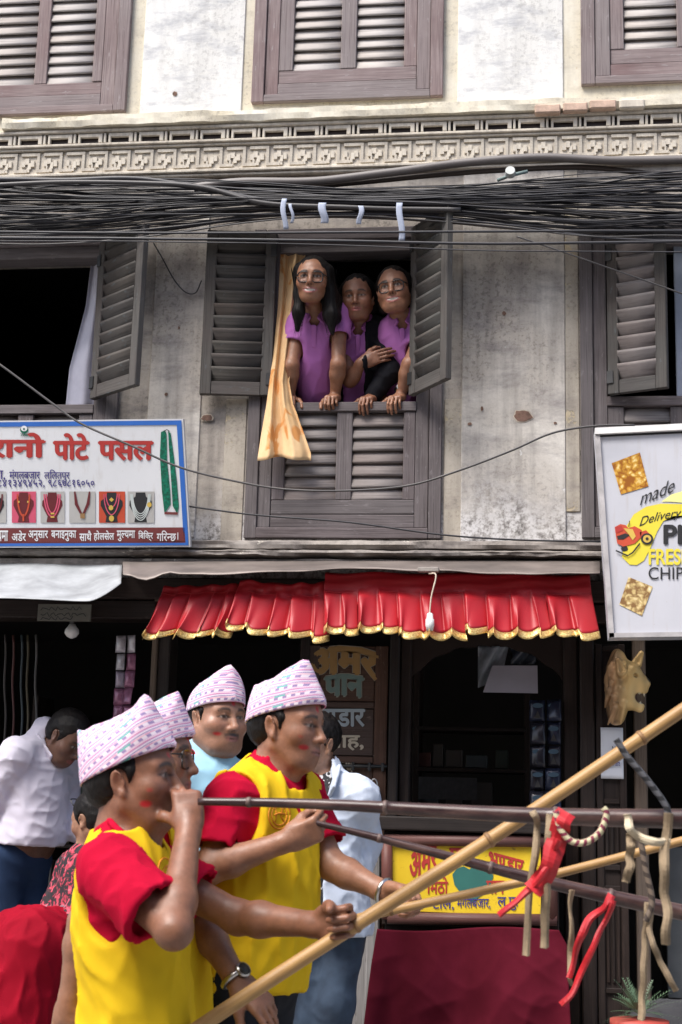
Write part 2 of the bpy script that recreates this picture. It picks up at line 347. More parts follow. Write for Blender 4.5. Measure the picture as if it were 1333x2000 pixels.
# upper windows -------------------------------------------------
def upper_window(r, pxcols, pyb, pyt_pitch, yref, ringpx):
    L = Leaf('window', ((r[0] + r[1]) / 2, 0, r[2])); cx, z0 = (r[0] + r[1]) / 2, r[2]
    hw = (r[1] - r[0]) / 2; H = r[3] - r[2]; a, b_ = ringpx
    L.ring(-hw, hw, 0, H, a, -.030, .10, MT['wood_up'], a * .62)
    L.ring(-hw + a + .002, hw - a - .002, a * .62 + .002, H - a, b_, -.018, .09, MT['wood_up'], b_ * .9, nm='inner_frame')
    lx0, lx1, lz0 = -hw + a + b_ + .004, hw - a - b_ - .004, a * .62 + b_ * .9 + .004
    cs = [(W(p0, yref).x - cx, W(p1, yref).x - cx) for p0, p1 in pxcols]; sb = W((pxcols[0][0] + pxcols[0][1]) / 2, pyb).z - z0
    edges = [lx0] + [v for c in cs for v in c] + [lx1]
    for k in range(0, len(edges), 2): L.box('stile', edges[k], edges[k + 1], -.012, .045, sb + .0, H - a - b_ - .004, MT['wood_up'])
    L.box('bottom_rail', lx0, lx1, -.010, .045, lz0, sb - .001, MT['wood_up'])
    pit = pyt_pitch; n = int((H - a - b_ - sb - .02) / pit)
    for c in cs: L.slats(c[0], c[1], sb + .003, sb + .003 + pit * n, n, .014, MT['wood_slat'], -.36, pit * 1.42, .02, .016)
    return L
SP = (W(620, 100).z - W(620, 121).z)
upper_window(rUC, [(575, 667), (697, 790)], 138, SP, 90, (.062, .066))
upper_window(rUL, [(-32, 73), (97, 186)], 168, SP, 90, (.062, .07))
upper_window(rUR, [(1218, 1322), (1350, 1452)], 96, SP, 60, (.066, .07))
# middle windows ------------------------------------------------
SILL = W(680, 787).z
def mid_window(r, sill_z, pxcols, pyb, n, slat_top_py, yref):
    L = Leaf('window', ((r[0] + r[1]) / 2, 0, r[2])); cx, z0 = (r[0] + r[1]) / 2, r[2]; hw = (r[1] - r[0]) / 2; H = r[3] - r[2]
    L.ring(-hw, hw, 0, H, .058, -.026, .12, MT['wood_lo'], .05)
    L.ring(-hw + .06, hw - .06, .052, H - .058, .062, -.012, .10, MT['wood_lo'], .062, nm='inner_frame')
    lx0, lx1, lz0 = -hw + .124, hw - .124, .116; st = sill_z - z0
    L.box('sill_rail', lx0 - .004, lx1 + .004, -.018, .05, st - .045, st, MT['wood_lo'])
    if pxcols:
        cs = [(W(p0, yref).x - cx, W(p1, yref).x - cx) for p0, p1 in pxcols]; sb = W(620, pyb).z - z0; stt = st - .047
        edges = [lx0] + [v for c in cs for v in c] + [lx1]
        for k in range(0, len(edges), 2): L.box('stile', edges[k], edges[k + 1], -.008, .045, sb, stt, MT['wood_lo'])
        L.box('bottom_rail', lx0, lx1, -.010, .045, lz0, sb - .001, MT['wood_lo'])
        for c in cs: L.slats(c[0], c[1], sb + .003, stt - .002, n, .012, MT['wood_slat_lo'], -.36, (stt - sb) / n * 1.34, .02, .016)
    return L
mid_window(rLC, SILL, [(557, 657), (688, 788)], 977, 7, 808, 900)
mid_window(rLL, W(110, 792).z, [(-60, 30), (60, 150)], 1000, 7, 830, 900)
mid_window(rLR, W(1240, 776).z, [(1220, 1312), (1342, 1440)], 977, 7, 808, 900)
# opened shutter leaves: hinge point, free edge point
def shutter(h, f, z0, z1, mat, smat, n, tilt, st=.052, flip=1, label=None):
    d = Vector((f[0] - h[0], f[1] - h[1], 0)); Lw = d.length; ang = math.atan2(d.y, d.x)
    L = Leaf('shutter', (h[0], h[1], z0), ang, label=label); H = z1 - z0
    L.box('stile', 0, st, -.016, .016, 0, H, mat); L.box('stile', Lw - st, Lw, -.016, .016, 0, H, mat)
    L.box('bottom_rail', st + .001, Lw - st - .001, -.014, .014, 0, .065, mat); L.box('top_rail', st + .001, Lw - st - .001, -.014, .014, H - .06, H, mat)
    L.slats(st, Lw - st, .067, H - .062, n, 0, smat, tilt, th=.009, wd_=(H - .129) / n * 1.36)
    for zz in (.08, H - .1):
        o = bpy.data.objects.new('hinge', cboxm('hinge', .03, .006, .06, MT['metal_dark'], .001)); COL.objects.link(o); L.put(o, .012, -.019 * flip, zz)
    return L
zc0, zc1 = W(466, 779).z, W(466, 462).z
a = W(536, 620, -.035); b_ = W(398, 620, -.075); shutter((a.x, a.y), (b_.x, b_.y), zc0, zc1, MT['wood_green'], MT['wood_green'], 11, -.5, flip=-1, label='shutter leaf folded back flat against the wall')
a = W(806, 620, -.035); b_ = W(878, 620, -.30); shutter((a.x, a.y), (b_.x, b_.y), W(806, 774, -.035).z, W(806, 446, -.035).z, MT['wood_green'], MT['wood_green'], 11, .5, label='shutter leaf swung half open towards the street')
a = W(190, 630, -.035); b_ = W(276, 630, -.26); shutter((a.x, a.y), (b_.x, b_.y), W(188, 781, -.035).z, W(188, 476, -.035).z, MT['wood_green'], MT['wood_green'], 11, .5)
a = W(1188, 630, -.035); b_ = W(1303, 630, -.14); shutter((a.x, a.y), (b_.x, b_.y), W(1190, 772, -.035).z, W(1190, 462, -.035).z, MT['wood_green'], MT['wood_slat_lo'], 10, .5)
cbox('blue_board', W(1318, 600, .03).x, W(1420, 600, .03).x, .02, .04, SILL + .01, LTOP - .1, simple('blue_grey_board', (.30, .34, .42), .6, 0, .1), house)

# ---------------- cornice between the storeys: runs along world x, section swept
zt = W(680, 212).z; zb = W(680, 335).z
def zrow(py): return W(680, py).z
def rough_band(name, z0, z1, y, mat, amp=.006, step=.02, seed=0.0, drop=0.0):
    """moulding swept along x with worn, uneven edges"""
    xs = np.arange(HX0 + .003, HX1 - .003, step); xs = xs[(xs > -2.6) & (xs < 2.6)]; V, Fc, UV = [], [], []; m = 6
    for i, x in enumerate(xs):
        n_ = lambda k, f=6.0: mnoise.noise(Vector((x * f + seed, k * 3.1, seed))) + .5 * mnoise.noise(Vector((x * f * 3.3, k * 1.7, seed + 4)))
        ch = amp * 1.2 * max(0, n_(5, 3.0) - drop) * 2
        for k, (yy, zz) in enumerate(((.004, z1), (-y * .55, z1 + amp * .3 * n_(1)), (-y + amp * .8 * n_(2) + ch * .6, z1 - amp * .8 + amp * .5 * n_(2.5) - ch * .5), (-y + amp * .5 * n_(3), (z0 + z1) / 2), (-y + amp * .9 * n_(4) + ch, z0 + amp * .6 + amp * .6 * n_(4.5)), (.004, z0))): V.append((x, yy, zz)); UV.append((x, k))
    for i in range(len(xs) - 1):
        for k in range(m - 1): a = i * m + k; Fc.append((a, a + 1, a + m + 1, a + m))
    return link(name, mesh(name, V, Fc, mat), house)
def band(name, py0, py1, y, mat=MT['cornice'], ch=.006): return cbox(name, HX0 + .003, HX1 - .003, -y, .003, zrow(py1), zrow(py0), mat, house, ch)
rough_band('cornice_ledge', zrow(243), zrow(218), .075, MT['upper'], .008, .02, 3.0); band('cornice_fillet', 243.5, 250, .052); band('dentil_shade_back', 250.5, 270, .022, MT['wood_dark'])  # dark dentil backing stands in for shade in the recesses
band('cornice_bead', 270.5, 276, .045); band('cornice_fillet', 276.5, 281, .034); band('frieze', 281.5, 327, .016); band('cornice_bead', 327.5, 334, .040); band('cornice_fillet', 334.5, 340, .028)
# dentil row: each bay = long stepped block + two small bars
bay = W(700, 260).x - W(638.5, 260).x; x = W(-30, 260).x; zd0, zd1 = zrow(269.8), zrow(251)
dm = [cboxm('dentil_block', bay * .13, .022, zd1 - zd0 - .002, MT['cornice'], .002), cboxm('dentil_bar', bay * .075, .022, (zd1 - zd0) * .99, MT['cornice'], .002), cboxm('dentil_strip', bay * .74, .018, (zd1 - zd0) * .42, MT['cornice'], .003)]
while x < W(1365, 260).x:
    for (m_, fx, fz) in ((0, .0, .5), (1, .145, .5), (1, .30, .5), (2, .66, .80)):
        link(dm[m_].name.split('.')[0], dm[m_], house, (x + bay * fx, -.030 if m_ != 2 else -.031, zd0 + (zd1 - zd0) * fz))
    x += bay
# key-fret relief: L-shaped bars and stepped blocks, one motif per bay
zk0, zk1 = zrow(324.5), zrow(284); hk = zk1 - zk0; kb = W(700, 305).x - W(653.8, 305).x
def fret_mesh(i):
    r = random.Random(i); bm = bmesh.new(); t = hk * .13
    def b(x0, x1, z0, z1, y=.010):
        M_ = Matrix.Translation((kb * (x0 + x1) / 2, -y / 2, hk * (z0 + z1) / 2)) @ Matrix.Diagonal((kb * (x1 - x0), y, hk * (z1 - z0), 1)); bmesh.ops.create_cube(bm, size=1, matrix=M_)
    b(0, .82, .86, 1.0); b(.70, .82, .05, .86, .0095); b(.82, 1.28, .05, .18, .0105)              # the running L
    for (x0, x1, z0, z1) in ((.02, .16, .34, .62), (.16, .34, .46, .74), (.30, .44, .22, .52), (.44, .60, .34, .62), (.26, .38, .08, .24), (.12, .2, .18, .36)):
        if r.random() > .08: b(x0, x1 + r.uniform(-.02, .02), z0, z1 + r.uniform(-.02, .02), .008 + r.uniform(0, .003))
    me = bpy.data.meshes.new('fret_relief'); bm.to_mesh(me); bm.free(); me.materials.append(MT['cornice']); return me
fm = [fret_mesh(i) for i in range(6)]; x = W(-40, 305).x; k = 0
while x < W(1370, 305).x: link('fret_relief', fm[k % 6], house, (x, -.0155, zk0)); x += kb; k += 1
# exposed bricks on the ledge
for (p0, p1, py, dy) in ((1045, 1095, 212, .004), (1100, 1148, 208, .002), (1152, 1204, 203, .003), (1210, 1260, 201, -.003)):
    x0, x1, z0, z1 = XZ(p0, py - 8, p1, py + 9, -.08); cbox('brick', x0, x1, -.083 - dy, -.02, z0, z1, MT['brick'] if p0 != 1210 else MT['cornice'], house, .006)
# string course over the shops
def sband(py0, py1, y, nm='string_course', mat=MT['course']): return cbox(nm, HX0 + .003, HX1 - .003, -y, .003, zrow(py1), zrow(py0), mat, house, .008)
rough_band('string_course', zrow(1078), zrow(1058), .055, MT['course'], .011, .015, 1.0); rough_band('string_course', zrow(1094), zrow(1078.5), .090, MT['course'], .014, .015, 5.0, -.1); rough_band('string_course', zrow(1113), zrow(1094.5), .062, MT['course'], .010, .015, 9.0)

# broken plaster: small holes showing brick earth
HOLE = simple('brick_earth', (.17, .10, .075), .95, 0, .4, 40, .6); RIMC = simple('fresh_plaster_rim', (.46, .40, .33), .95, 0, .3, 40, .5)
def broken(px, py, rx, ry, seed, y=.0095):
    r = random.Random(seed)
    for k, (f, m_) in enumerate(((1.18, RIMC), (1.0, HOLE))):
        pts = [W(px + rx * f * math.cos(t) * (1 + .35 * mnoise.noise(Vector((math.cos(t) * 2, math.sin(t) * 2, seed + k * .2)))), py + ry * f * math.sin(t) * (1 + .45 * mnoise.noise(Vector((math.cos(t) * 2, math.sin(t) * 2, seed + 3)))), -y - .0015 * (k + 1)) for t in np.linspace(0, 2 * math.pi, 22, endpoint=False)]
        poly_sheet('plaster_break', pts, m_, house)
for q in ((405, 816, 11, 6, 1), (1022, 812, 16, 11, 2), (985, 612, 4, 4, 3), (918, 828, 4, 3, 4), (942, 798, 2.5, 4, 5), (350, 640, 2, 3, 6), (342, 183, 4, 4, 7), (1085, 826, 3, 2, 8), (325, 770, 3, 3, 9)): broken(*q)
# ================================================================ SHOP FRONTS (parts of the house)
def post(px0, px1, y0, y1, mat, name='shop_post', pyt=None, z0=.24):
    x0, x1 = W(px0, 1550, y0).x, W(px1, 1550, y0).x
    return cbox(name, x0, x1, y0, y1, z0, SHOP_TOP - .003 if pyt is None else W((px0 + px1) / 2, pyt, y0).z, mat, house, .006)
cbox('lintel_beam', HX0 + .26, HX1 - .26, -.05, .20, SHOP_TOP - .10, SHOP_TOP - .002, MT['wood_dark'], house, .006)
cbox('lintel_beam', HX0 + .26, HX1 - .26, -.02, .14, SHOP_TOP - .19, SHOP_TOP - .103, MT['wood_dark'], house, .006)
post(281, 292, -.02, .12, MT['wood_post']); post(293, 318, .0, .16, MT['wood_dark'])
post(578, 597, .02, .14, MT['wood_dark']); post(757, 776, .0, .16, MT['wood_dark']); post(778, 800, .04, .18, MT['wood_dark'])
post(1102, 1131, .03, .17, MT['wood_dark']); post(1135, 1163, -.03, .13, MT['wood_dark']); post(1240, 1266, .02, .12, MT['wood_post'])
# arched apron over the middle bay
xa, xb = W(800, 1300, .06).x, W(1104, 1300, .06).x
pts = []; z_top = SHOP_TOP - .19
for k in range(25):
    t = k / 24; zz = W(950, 1262, .06).z - (abs(2 * t - 1) ** 2.6) * .16 + .006 * math.cos(t * 40); pts.append(Vector((xa + (xb - xa) * t, .06, zz)))
poly_sheet('arched_apron', [Vector((xa, .06, z_top)), *pts, Vector((xb, .06, z_top))], MT['wood_dark'], house, .03, Vector((0, 1, 0)))
# ---- brown shop door with painted lettering
dx0, dx1 = W(598, 1450, .05).x, W(757, 1450, .05).x
dz1, dz0 = W(680, 1262, .05).z, .26
door = empty('shop_door', ((dx0 + dx1) / 2, .05, dz0)); attach(door, house)
cbox('door_stile', dx0, dx0 + .055, .03, .075, dz0, dz1, MT['wood_door'], door); cbox('door_stile', dx1 - .06, dx1, .03, .075, dz0, dz1, MT['wood_door'], door)
zr = [W(680, y, .05).z for y in (1262, 1370, 1374, 1476, 1482, 1640, 1960)]
for (za, zb_, mm, y) in ((zr[0], zr[1], 'wood_door', .036), (zr[1] - .003, zr[1] - .03, 'wood_door', .03), (zr[1] - .033, zr[3], 'wood_door', .042), (zr[3] - .003, zr[3] - .035, 'wood_door', .03), (zr[3] - .038, zr[5], 'wood_door', .036), (zr[5] - .003, dz0, 'wood_grey', .038)):
    cbox('door_panel' if abs(za - zb_) > .05 else 'door_rail', dx0 + .056, dx1 - .061, y, .07, min(za, zb_), max(za, zb_), MT[mm], door, .004)
post(722, 746, -.005, .03, MT['wood_grey'], 'worn_door_foot', 1640)
# bolt and padlock
bz = W(700, 1497, .02).z; tube('bolt', [W(648, 1496, .015), W(757, 1497, .015)], .008, MT['metal_dark'], door, 8)
for p in (665, 690, 722, 748): cbox('bolt_bracket', W(p, 1497, .02).x - .006, W(p, 1497, .02).x + .006, .005, .03, bz - .02, bz + .018, MT['metal_dark'], door)
lockp = W(731, 1543, .0); pl = empty('padlock', lockp, 'round steel padlock hanging from the brown lettered door', 'padlock')
bm = bmesh.new(); bmesh.ops.create_cone(bm, cap_ends=True, segments=24, radius1=.026, radius2=.026, depth=.016, matrix=Matrix.Translation(lockp) @ Matrix.Rotation(rad(90), 4, 'X')); bmesh.ops.bevel(bm, geom=[e for e in bm.edges if len(e.link_faces) == 2 and e.calc_face_angle() > 1], offset=.004, segments=2, affect='EDGES')
me = bpy.data.meshes.new('lock_body'); bm.to_mesh(me); bm.free(); me.materials.append(simple('bright_steel', (.75, .75, .74), .35, .8, .1)); link('lock_body', me, pl)
tube('shackle', [lockp + Vector((.014 * math.cos(a) * 1.0, 0, .022 + .026 * max(0, math.sin(a)) - (.02 if k in (0, 12) else 0))) for k, a in enumerate(np.linspace(0, math.pi, 13))], .0035, MT['metal'], pl, 6)
cbox('keyhole', lockp.x - .003, lockp.x + .003, -.0095, -.008, lockp.z - .012, lockp.z - .003, MT['void'], pl, 0)
# ---- dark door leaf folded beside the right-hand post
lx0, lx1 = W(1166, 1600, -.02).x, W(1226, 1600, -.02).x; leaf = empty('folded_door', ((lx0 + lx1) / 2, 0, .25)); attach(leaf, house)
lt_ = W(1190, 1258, -.02).z; cbox('door_board', lx0, lx1, -.004, .05, .25, lt_, MT['wood_dark'], leaf)
cbox('door_stile', lx0, lx0 + .03, -.02, -.005, .25, lt_, MT['wood_dark'], leaf); cbox('door_stile', lx1 - .03, lx1, -.02, -.005, .25, lt_, MT['wood_dark'], leaf)
for py in (1262, 1420, 1560, 1590, 1690, 1730, 1930):
    z = W(1196, py, -.02).z; cbox('door_rail', lx0 + .031, lx1 - .031, -.018, -.005, z - .022, z, MT['wood_dark'], leaf)
for py0, py1 in ((1592, 1688), (1732, 1925)):
    za, zb_ = W(1196, py1, -.02).z, W(1196, py0, -.02).z; m = (lx0 + lx1) / 2
    for kx in (-.022, .0, .022): cbox('door_moulding', m + kx - .006, m + kx + .006, -.013, -.005, za + .01, zb_ - .03, MT['wood_dark'], leaf)
# ---- stall counter with yellow painted sign
def pxbox(name, p0, q0, p1, q1, y0, y1, mat, parent, ch=.004, yr=None):
    x0, x1, z0, z1 = XZ(p0, q0, p1, q1, y0 if yr is None else yr); return cbox(name, x0, x1, y0, y1, z0, z1, mat, parent, ch)
CY0 = -.20
ctr = empty('stall_counter', W(918, 1800, CY0) * 1.0, 'dark wooden stall counter with an oxblood moulded frame round its yellow panel', 'counter'); ctr.location.z = .24
pxbox('counter_top', 735, 1598, 1108, 1626, CY0 - .03, .3, MT['wood_dark'], ctr, .006)
pxbox('carcass', 748, 1627, 1092, 1812, CY0 + .02, .3, MT['wood_dark'], ctr)
x0, x1, z0, z1 = XZ(748, 1627, 1092, 1812, CY0 + .02); cbox('carcass_base', x0 + .01, x1 - .01, CY0 + .05, .28, .24, z0 - .002, MT['wood_dark'], ctr)
def half_round(name, a, b, r, mat, parent): return tube(name, [a, a.lerp(b, .5), b], r, mat, parent, 12)
for (a, b) in (((752, 1640), (1086, 1644)), ((757, 1793), (1088, 1797)), ((756, 1640), (757, 1795)), ((1077, 1644), (1079, 1797))):
    half_round('frame_moulding', W(*a, CY0), W(*b, CY0), .024, MT['maroon_frame'], ctr)
# ---------------------------------------------------------------- flat print on a plane
class Board:
    def __init__(s, parent, p0, n): s.parent, s.p0, s.n = parent, Vector(p0), Vector(n).normalized()
    def P(s, px, py, k=1): return WP(px, py, s.p0, s.n) + s.n * (.0013 * k)
    def poly(s, pts, mat, k=1, name='print'): return poly_sheet(name, [s.P(x, y, k) for x, y in pts], mat, s.parent)
    def rect(s, x0, y0, x1, y1, mat, k=1, name='print'): return s.poly([(x0, y0), (x1, y0), (x1, y1), (x0, y1)], mat, k, name)
    def line(s, pts, w, mat, k=1, name='print', closed=False):
        P = [Vector((x, y)) for x, y in pts]; L, Rr = [], []; n = len(P); ww = w if hasattr(w, '__len__') else [w] * n
        for i in range(n):
            t = (P[min(i + 1, n - 1)] - P[max(i - 1, 0)]).normalized(); nn = Vector((-t.y, t.x)) * ww[i] / 2; L.append(P[i] + nn); Rr.append(P[i] - nn)
        V = [s.P(p.x, p.y, k) for p in L] + [s.P(p.x, p.y, k) for p in Rr]
        return link(name, mesh(name, V, [(i, i + 1, n + i + 1, n + i) for i in range(n - 1)], mat), s.parent)
    def disc(s, cx, cy, rx, ry, mat, k=1, n=20, name='print'): return s.poly([(cx + rx * math.cos(2 * math.pi * i / n), cy + ry * math.sin(2 * math.pi * i / n)) for i in range(n)], mat, k, name)
    def text(s, body, x0, y0, x1, y1, mat, k=2, bold=.0, shear=0, arc=0, slope=0, full=None, name='lettering'):
        """text whose outline is fitted to the pixel box; slope/arc in pixels"""
        V0, F0, I0 = glyphs(body, 0.0, shear); Vs, Fs, Is = [], [], []; kx = max(0, bold); cps = [(0, 0)] if kx < .004 else [(-kx, 0), (kx, 0), (0, kx * .8), (0, -kx * .8), (-kx * .5, kx * .4), (kx * .5, -kx * .4)]
        for c_, (ox, oy) in enumerate(cps): Fs += [tuple(i + len(V0) * c_ for i in f) for f in F0]; Vs.append(V0 + np.array((ox, oy))); Is.append(I0 * .09 + c_ * .22)
        V = np.concatenate(Vs); I = np.concatenate(Is); mn, mx = V.min(0), V.max(0)
        u = (V[:, 0] - mn[0]) / (mx[0] - mn[0]); v = (V[:, 1] - mn[1]) / (mx[1] - mn[1])
        X = x0 + u * (x1 - x0); Yp = y1 + v * (y0 - y1) + slope * u - arc * (1 - (2 * u - 1) ** 2)
        return link(name, mesh(name, [s.P(float(a), float(b), k + float(i) * .5) for a, b, i in zip(X, Yp, I)], Fs, mat), s.parent)
_gc = {}
def glyphs(body, bold=0.0, shear=0.0):
    """outline mesh of a word; '{x}' marks a half consonant (its last upright is cut off)"""
    key = (body, bold, shear)
    if key in _gc: return _gc[key]
    V, Fc = [], []; x = 0.0; chunks = []; i = 0
    import re
    for tok in re.findall(r'\{.\}|[^{}]+', body): chunks.append((tok[1], True) if tok[0] == '{' else (tok, False))
    for tx, half in chunks:
        c = bpy.data.curves.new('glyph', 'FONT'); c.body = tx; c.size = 1; c.offset = bold; c.resolution_u = 6; c.fill_mode = 'FRONT'; c.shear = shear
        o = bpy.data.objects.new('glyph', c); COL.objects.link(o); dg = bpy.context.evaluated_depsgraph_get(); me = bpy.data.meshes.new_from_object(o.evaluated_get(dg))
        bm = bmesh.new(); bm.from_mesh(me); w = max(v.co.x for v in bm.verts)
        if half:
            cut = w - .19; bmesh.ops.bisect_plane(bm, geom=list(bm.verts) + list(bm.edges) + list(bm.faces), plane_co=(cut, 0, 0), plane_no=(1, 0, 0), clear_outer=True); w = cut
        bm.verts.ensure_lookup_table(); k = len(V); V += [(v.co.x + x, v.co.y) for v in bm.verts]; bm.verts.index_update(); Fc += [tuple(k + v.index for v in f.verts) for f in bm.faces]; bm.free()
        x += w - .01
        bpy.data.objects.remove(o); bpy.data.curves.remove(c); bpy.data.meshes.remove(me)
    par = list(range(len(V)))
    def fd(i):
        while par[i] != i: par[i] = par[par[i]]; i = par[i]
        return i
    for f in Fc:
        for j in f[1:]: par[fd(j)] = fd(f[0])
    ids = {}; I = np.array([ids.setdefault(fd(i), len(ids)) % 3 for i in range(len(V))], float)
    _gc[key] = (np.array(V), Fc, I); return _gc[key]
def flat(name, c, rough=.5, var=.06, sc_=12): return simple(name, c, rough, 0, var, sc_)
PC = dict(red=flat('print_red', (.42, .035, .03)), navy=flat('print_navy', (.05, .04, .20)), white=flat('print_white', (.80, .80, .81)), blue=flat('print_blue', (.03, .14, .50)), brown=flat('print_maroon', (.17, .035, .035)),
          green=flat('print_green', (.0, .13, .075), .5, .7, 90), black=flat('print_black', (.02, .02, .022)), gold=flat('print_gold', (.62, .42, .08)), pink=flat('print_pink', (.62, .09, .16)), wine=flat('print_wine', (.13, .015, .02)),
          grey=flat('print_grey', (.45, .44, .42)), pearl=flat('print_pearl', (.55, .60, .58)), yellow=flat('print_yellow', (.74, .62, .05)), lemon=flat('print_lemon', (.82, .80, .30)), orange=flat('print_scarlet', (.52, .07, .03)))
# ---- yellow sign set into the counter
def yellow_mat():
    b = NB('yellow_enamel'); v = b.coord('Object'); n = b.noise(v, 6, 7, .65); n2 = b.noise(v, 28, 6, .7)
    c = b.mix(b.ramp(n, [(.3, 0), (.7, 1)]), (.72, .47, .02), (.80, .58, .035)); c = b.mix(b.ramp(n2, [(.62, 0), (.68, .7)]), c, (.25, .13, .04))
    b.base(c).rough(.4); return b.m
x0, x1, z0, z1 = XZ(765, 1650, 1057, 1784, CY0 + .004)
ys = empty('painted_sign', ((x0 + x1) / 2, CY0 + .004, z0), 'yellow enamelled betel-stall sign with red lettering and a green leaf', 'sign')
cbox('sign_panel', x0, x1, CY0 + .004, CY0 + .016, z0, z1, yellow_mat(), ys, .001)
B = Board(ys, (0, CY0 + .004, 0), (0, -1, 0))
B.text('अमर', 800, 1668, 856, 1724, PC['red'], 2, .03, 0, 0, -26); B.text('पान', 878, 1656, 930, 1686, PC['red'], 2, .03); B.text('भ{ण}डार', 955, 1662, 1024, 1692, PC['red'], 2, .03, 0, 0, 18)
B.poly([(922, 1762), (905, 1750), (888, 1728), (884, 1708), (893, 1696), (906, 1692), (918, 1698), (924, 1690), (932, 1697), (946, 1692), (960, 1698), (964, 1712), (957, 1732), (942, 1748)], flat('leaf_green', (.03, .14, .12)), 2, 'betel_leaf')
B.text('िमठो', 834, 1712, 876, 1746, PC['red'], 2, .02); B.text('पान', 950, 1720, 986, 1746, PC['red'], 2, .02)
B.text('टोल,', 845, 1750, 887, 1778, PC['navy'], 2, .012); B.text('मंगलबजार,', 893, 1750, 958, 1776, PC['navy'], 2, .012); B.text('ल.पु.', 972, 1752, 1012, 1778, PC['navy'], 2, .012)
# ---- painted door lettering
B = Board(door, (0, .0345, 0), (0, -1, 0)); ochre = flat('sign_ochre', (.34, .20, .07)); teal = flat('sign_teal', (.15, .22, .20)); paleb = flat('sign_pale_blue', (.38, .44, .48)); pale = flat('sign_pale', (.50, .44, .34)); rim = flat('sign_outline', (.30, .27, .22))
for (tx, bx, m_, arc, bo) in (('अमर', (603, 1276, 742, 1334), ochre, 16, .055), ('पान', (634, 1322, 712, 1366), teal, 6, .05)):
    B.text(tx, bx[0] - 1.5, bx[1] - 1.5, bx[2] + 1.5, bx[3] + 1.5, rim, 2, bo + .02, 0, arc); B.text(tx, *bx, m_, 3, bo, 0, arc)
B2 = Board(door, (0, .0405, 0), (0, -1, 0)); B2.text('भ{ण}डार', 606, 1384, 714, 1420, paleb, 2, .035); B2.text('वाह,', 642, 1436, 711, 1466, pale, 2, .03)
B3 = Board(door, (0, .0345, 0), (0, -1, 0)); B3.text('ब{न}ध', 650, 1486, 692, 1508, pale, 2, .03)
# ================================================================ SIGNBOARDS over the shops
def board(name, label, c_px, Ys, face, edge, thick=.03):
    """c_px: TL, TR, BR, BL; Ys: depth of each corner"""
    C4 = [W(p[0], p[1], y) for p, y in zip(c_px, Ys)]; n = (C4[1] - C4[0]).cross(C4[3] - C4[0]).normalized()
    if n.y > 0: n = -n
    C4[2] = WP(c_px[2][0], c_px[2][1], C4[0], n)
    e = empty(name, (C4[2] + C4[3]) / 2, label, 'sign')
    V = [c for c in C4] + [c - n * thick for c in C4]
    link('panel', mesh('panel', V, [(3, 2, 1, 0), (4, 5, 6, 7), (0, 1, 5, 4), (1, 2, 6, 5), (2, 3, 7, 6), (3, 0, 4, 7)], face), e)
    return e, Board(e, C4[0], n), C4, n
def sign_white(name, c, dirt=.35):
    b = NB(name); v = b.coord('Object'); n = b.noise(v, 3, 6, .6); n2 = b.noise(b.coord('Object', (14, 14, 1.2)), 3, 5, .6); n3 = b.noise(v, 60, 4, .7)
    k = b.mix(b.ramp(n, [(.4, 0), (.75, dirt)]), c, tuple(x * .72 for x in c)); k = b.mix(b.math('MULTIPLY', b.ramp(n2, [(.55, 0), (.8, 1)]), dirt), k, (.42, .36, .30)); k = b.mix(b.ramp(n3, [(.68, 0), (.74, .4)]), k, (.3, .25, .2))
    b.base(k).rough(.38); return b.m
e, B, C4, n = board('signboard', 'white shop signboard with blue border, red lettering and a row of necklace pictures', [(-420, 826), (358, 818), (372, 1068), (-420, 1072)], [-.26, -.26, -.12, -.12], sign_white('sign_face', (.74, .75, .77), .3), None)
def border(m, w, o, k):
    L = [(-420, 826 + o), (358 - o, 818 + o), (372 - o, 1068 - o), (-420, 1072 - o)]; I = [(-420, 826 + o + w), (358 - o - w, 818 + o + w), (372 - o - w - .5, 1068 - o - w), (-420, 1072 - o - w)]
    for i in range(3): B.poly([L[i], L[i + 1], I[i + 1], I[i]], m, k, 'border_strip')
border(PC['blue'], 9, 3, 2)
RED = PC['red']
B.text('पुरानो', -62, 845, 90, 908, RED, 2, .045); B.text('पोटे', 104, 846, 176, 899, RED, 2, .045); B.text('पसल', 192, 861, 301, 900, RED, 2, .045)
B.text('मंगलबजार', 19, 917, 79, 936, PC['navy'], 2, .012); B.text('ल{ल}ितपुर'.replace('{ल}ित', 'िलत'), 87, 917, 137, 941, PC['navy'], 2, .012); B.text('वा,', -12, 919, 11, 939, PC['navy'], 2, .012)
B.text('९८४१३४९४५२,', -14, 937, 88, 953, PC['navy'], 2, .015); B.text('९८६७८१६०५०', 95, 937, 185, 952, PC['navy'], 2, .015)
B.disc(48, 839.5, 8, 7, PC['green'], 2); B.disc(48, 837, 6.2, 5.4, PC['white'], 3); B.disc(48, 838, 2.2, 2, PC['green'], 4, 5); B.text('786', 40.5, 847, 56, 852, PC['green'], 2, .02)
B.poly([(-420, 1033), (361, 1030), (363, 1060), (-420, 1063)], PC['brown'], 2, 'text_band')
words = [('यमा', -4, 17), ('अडेर', 24, 52), ('अनुसार', 56, 95), ('बनाइनुका', 101, 150), ('साथै', 156, 180), ('होलसेल', 184, 224), ('मु{ल}यमा', 229, 265), ('िबिक्र', 271, 300), ('गिर{न}छ', 307, 345)]
for tx, a, b_ in words: B.text(tx, a, 1036, b_, 1057, PC['white'], 3, .022)
B.rect(347.5, 1040, 349, 1054, PC['white'], 3)
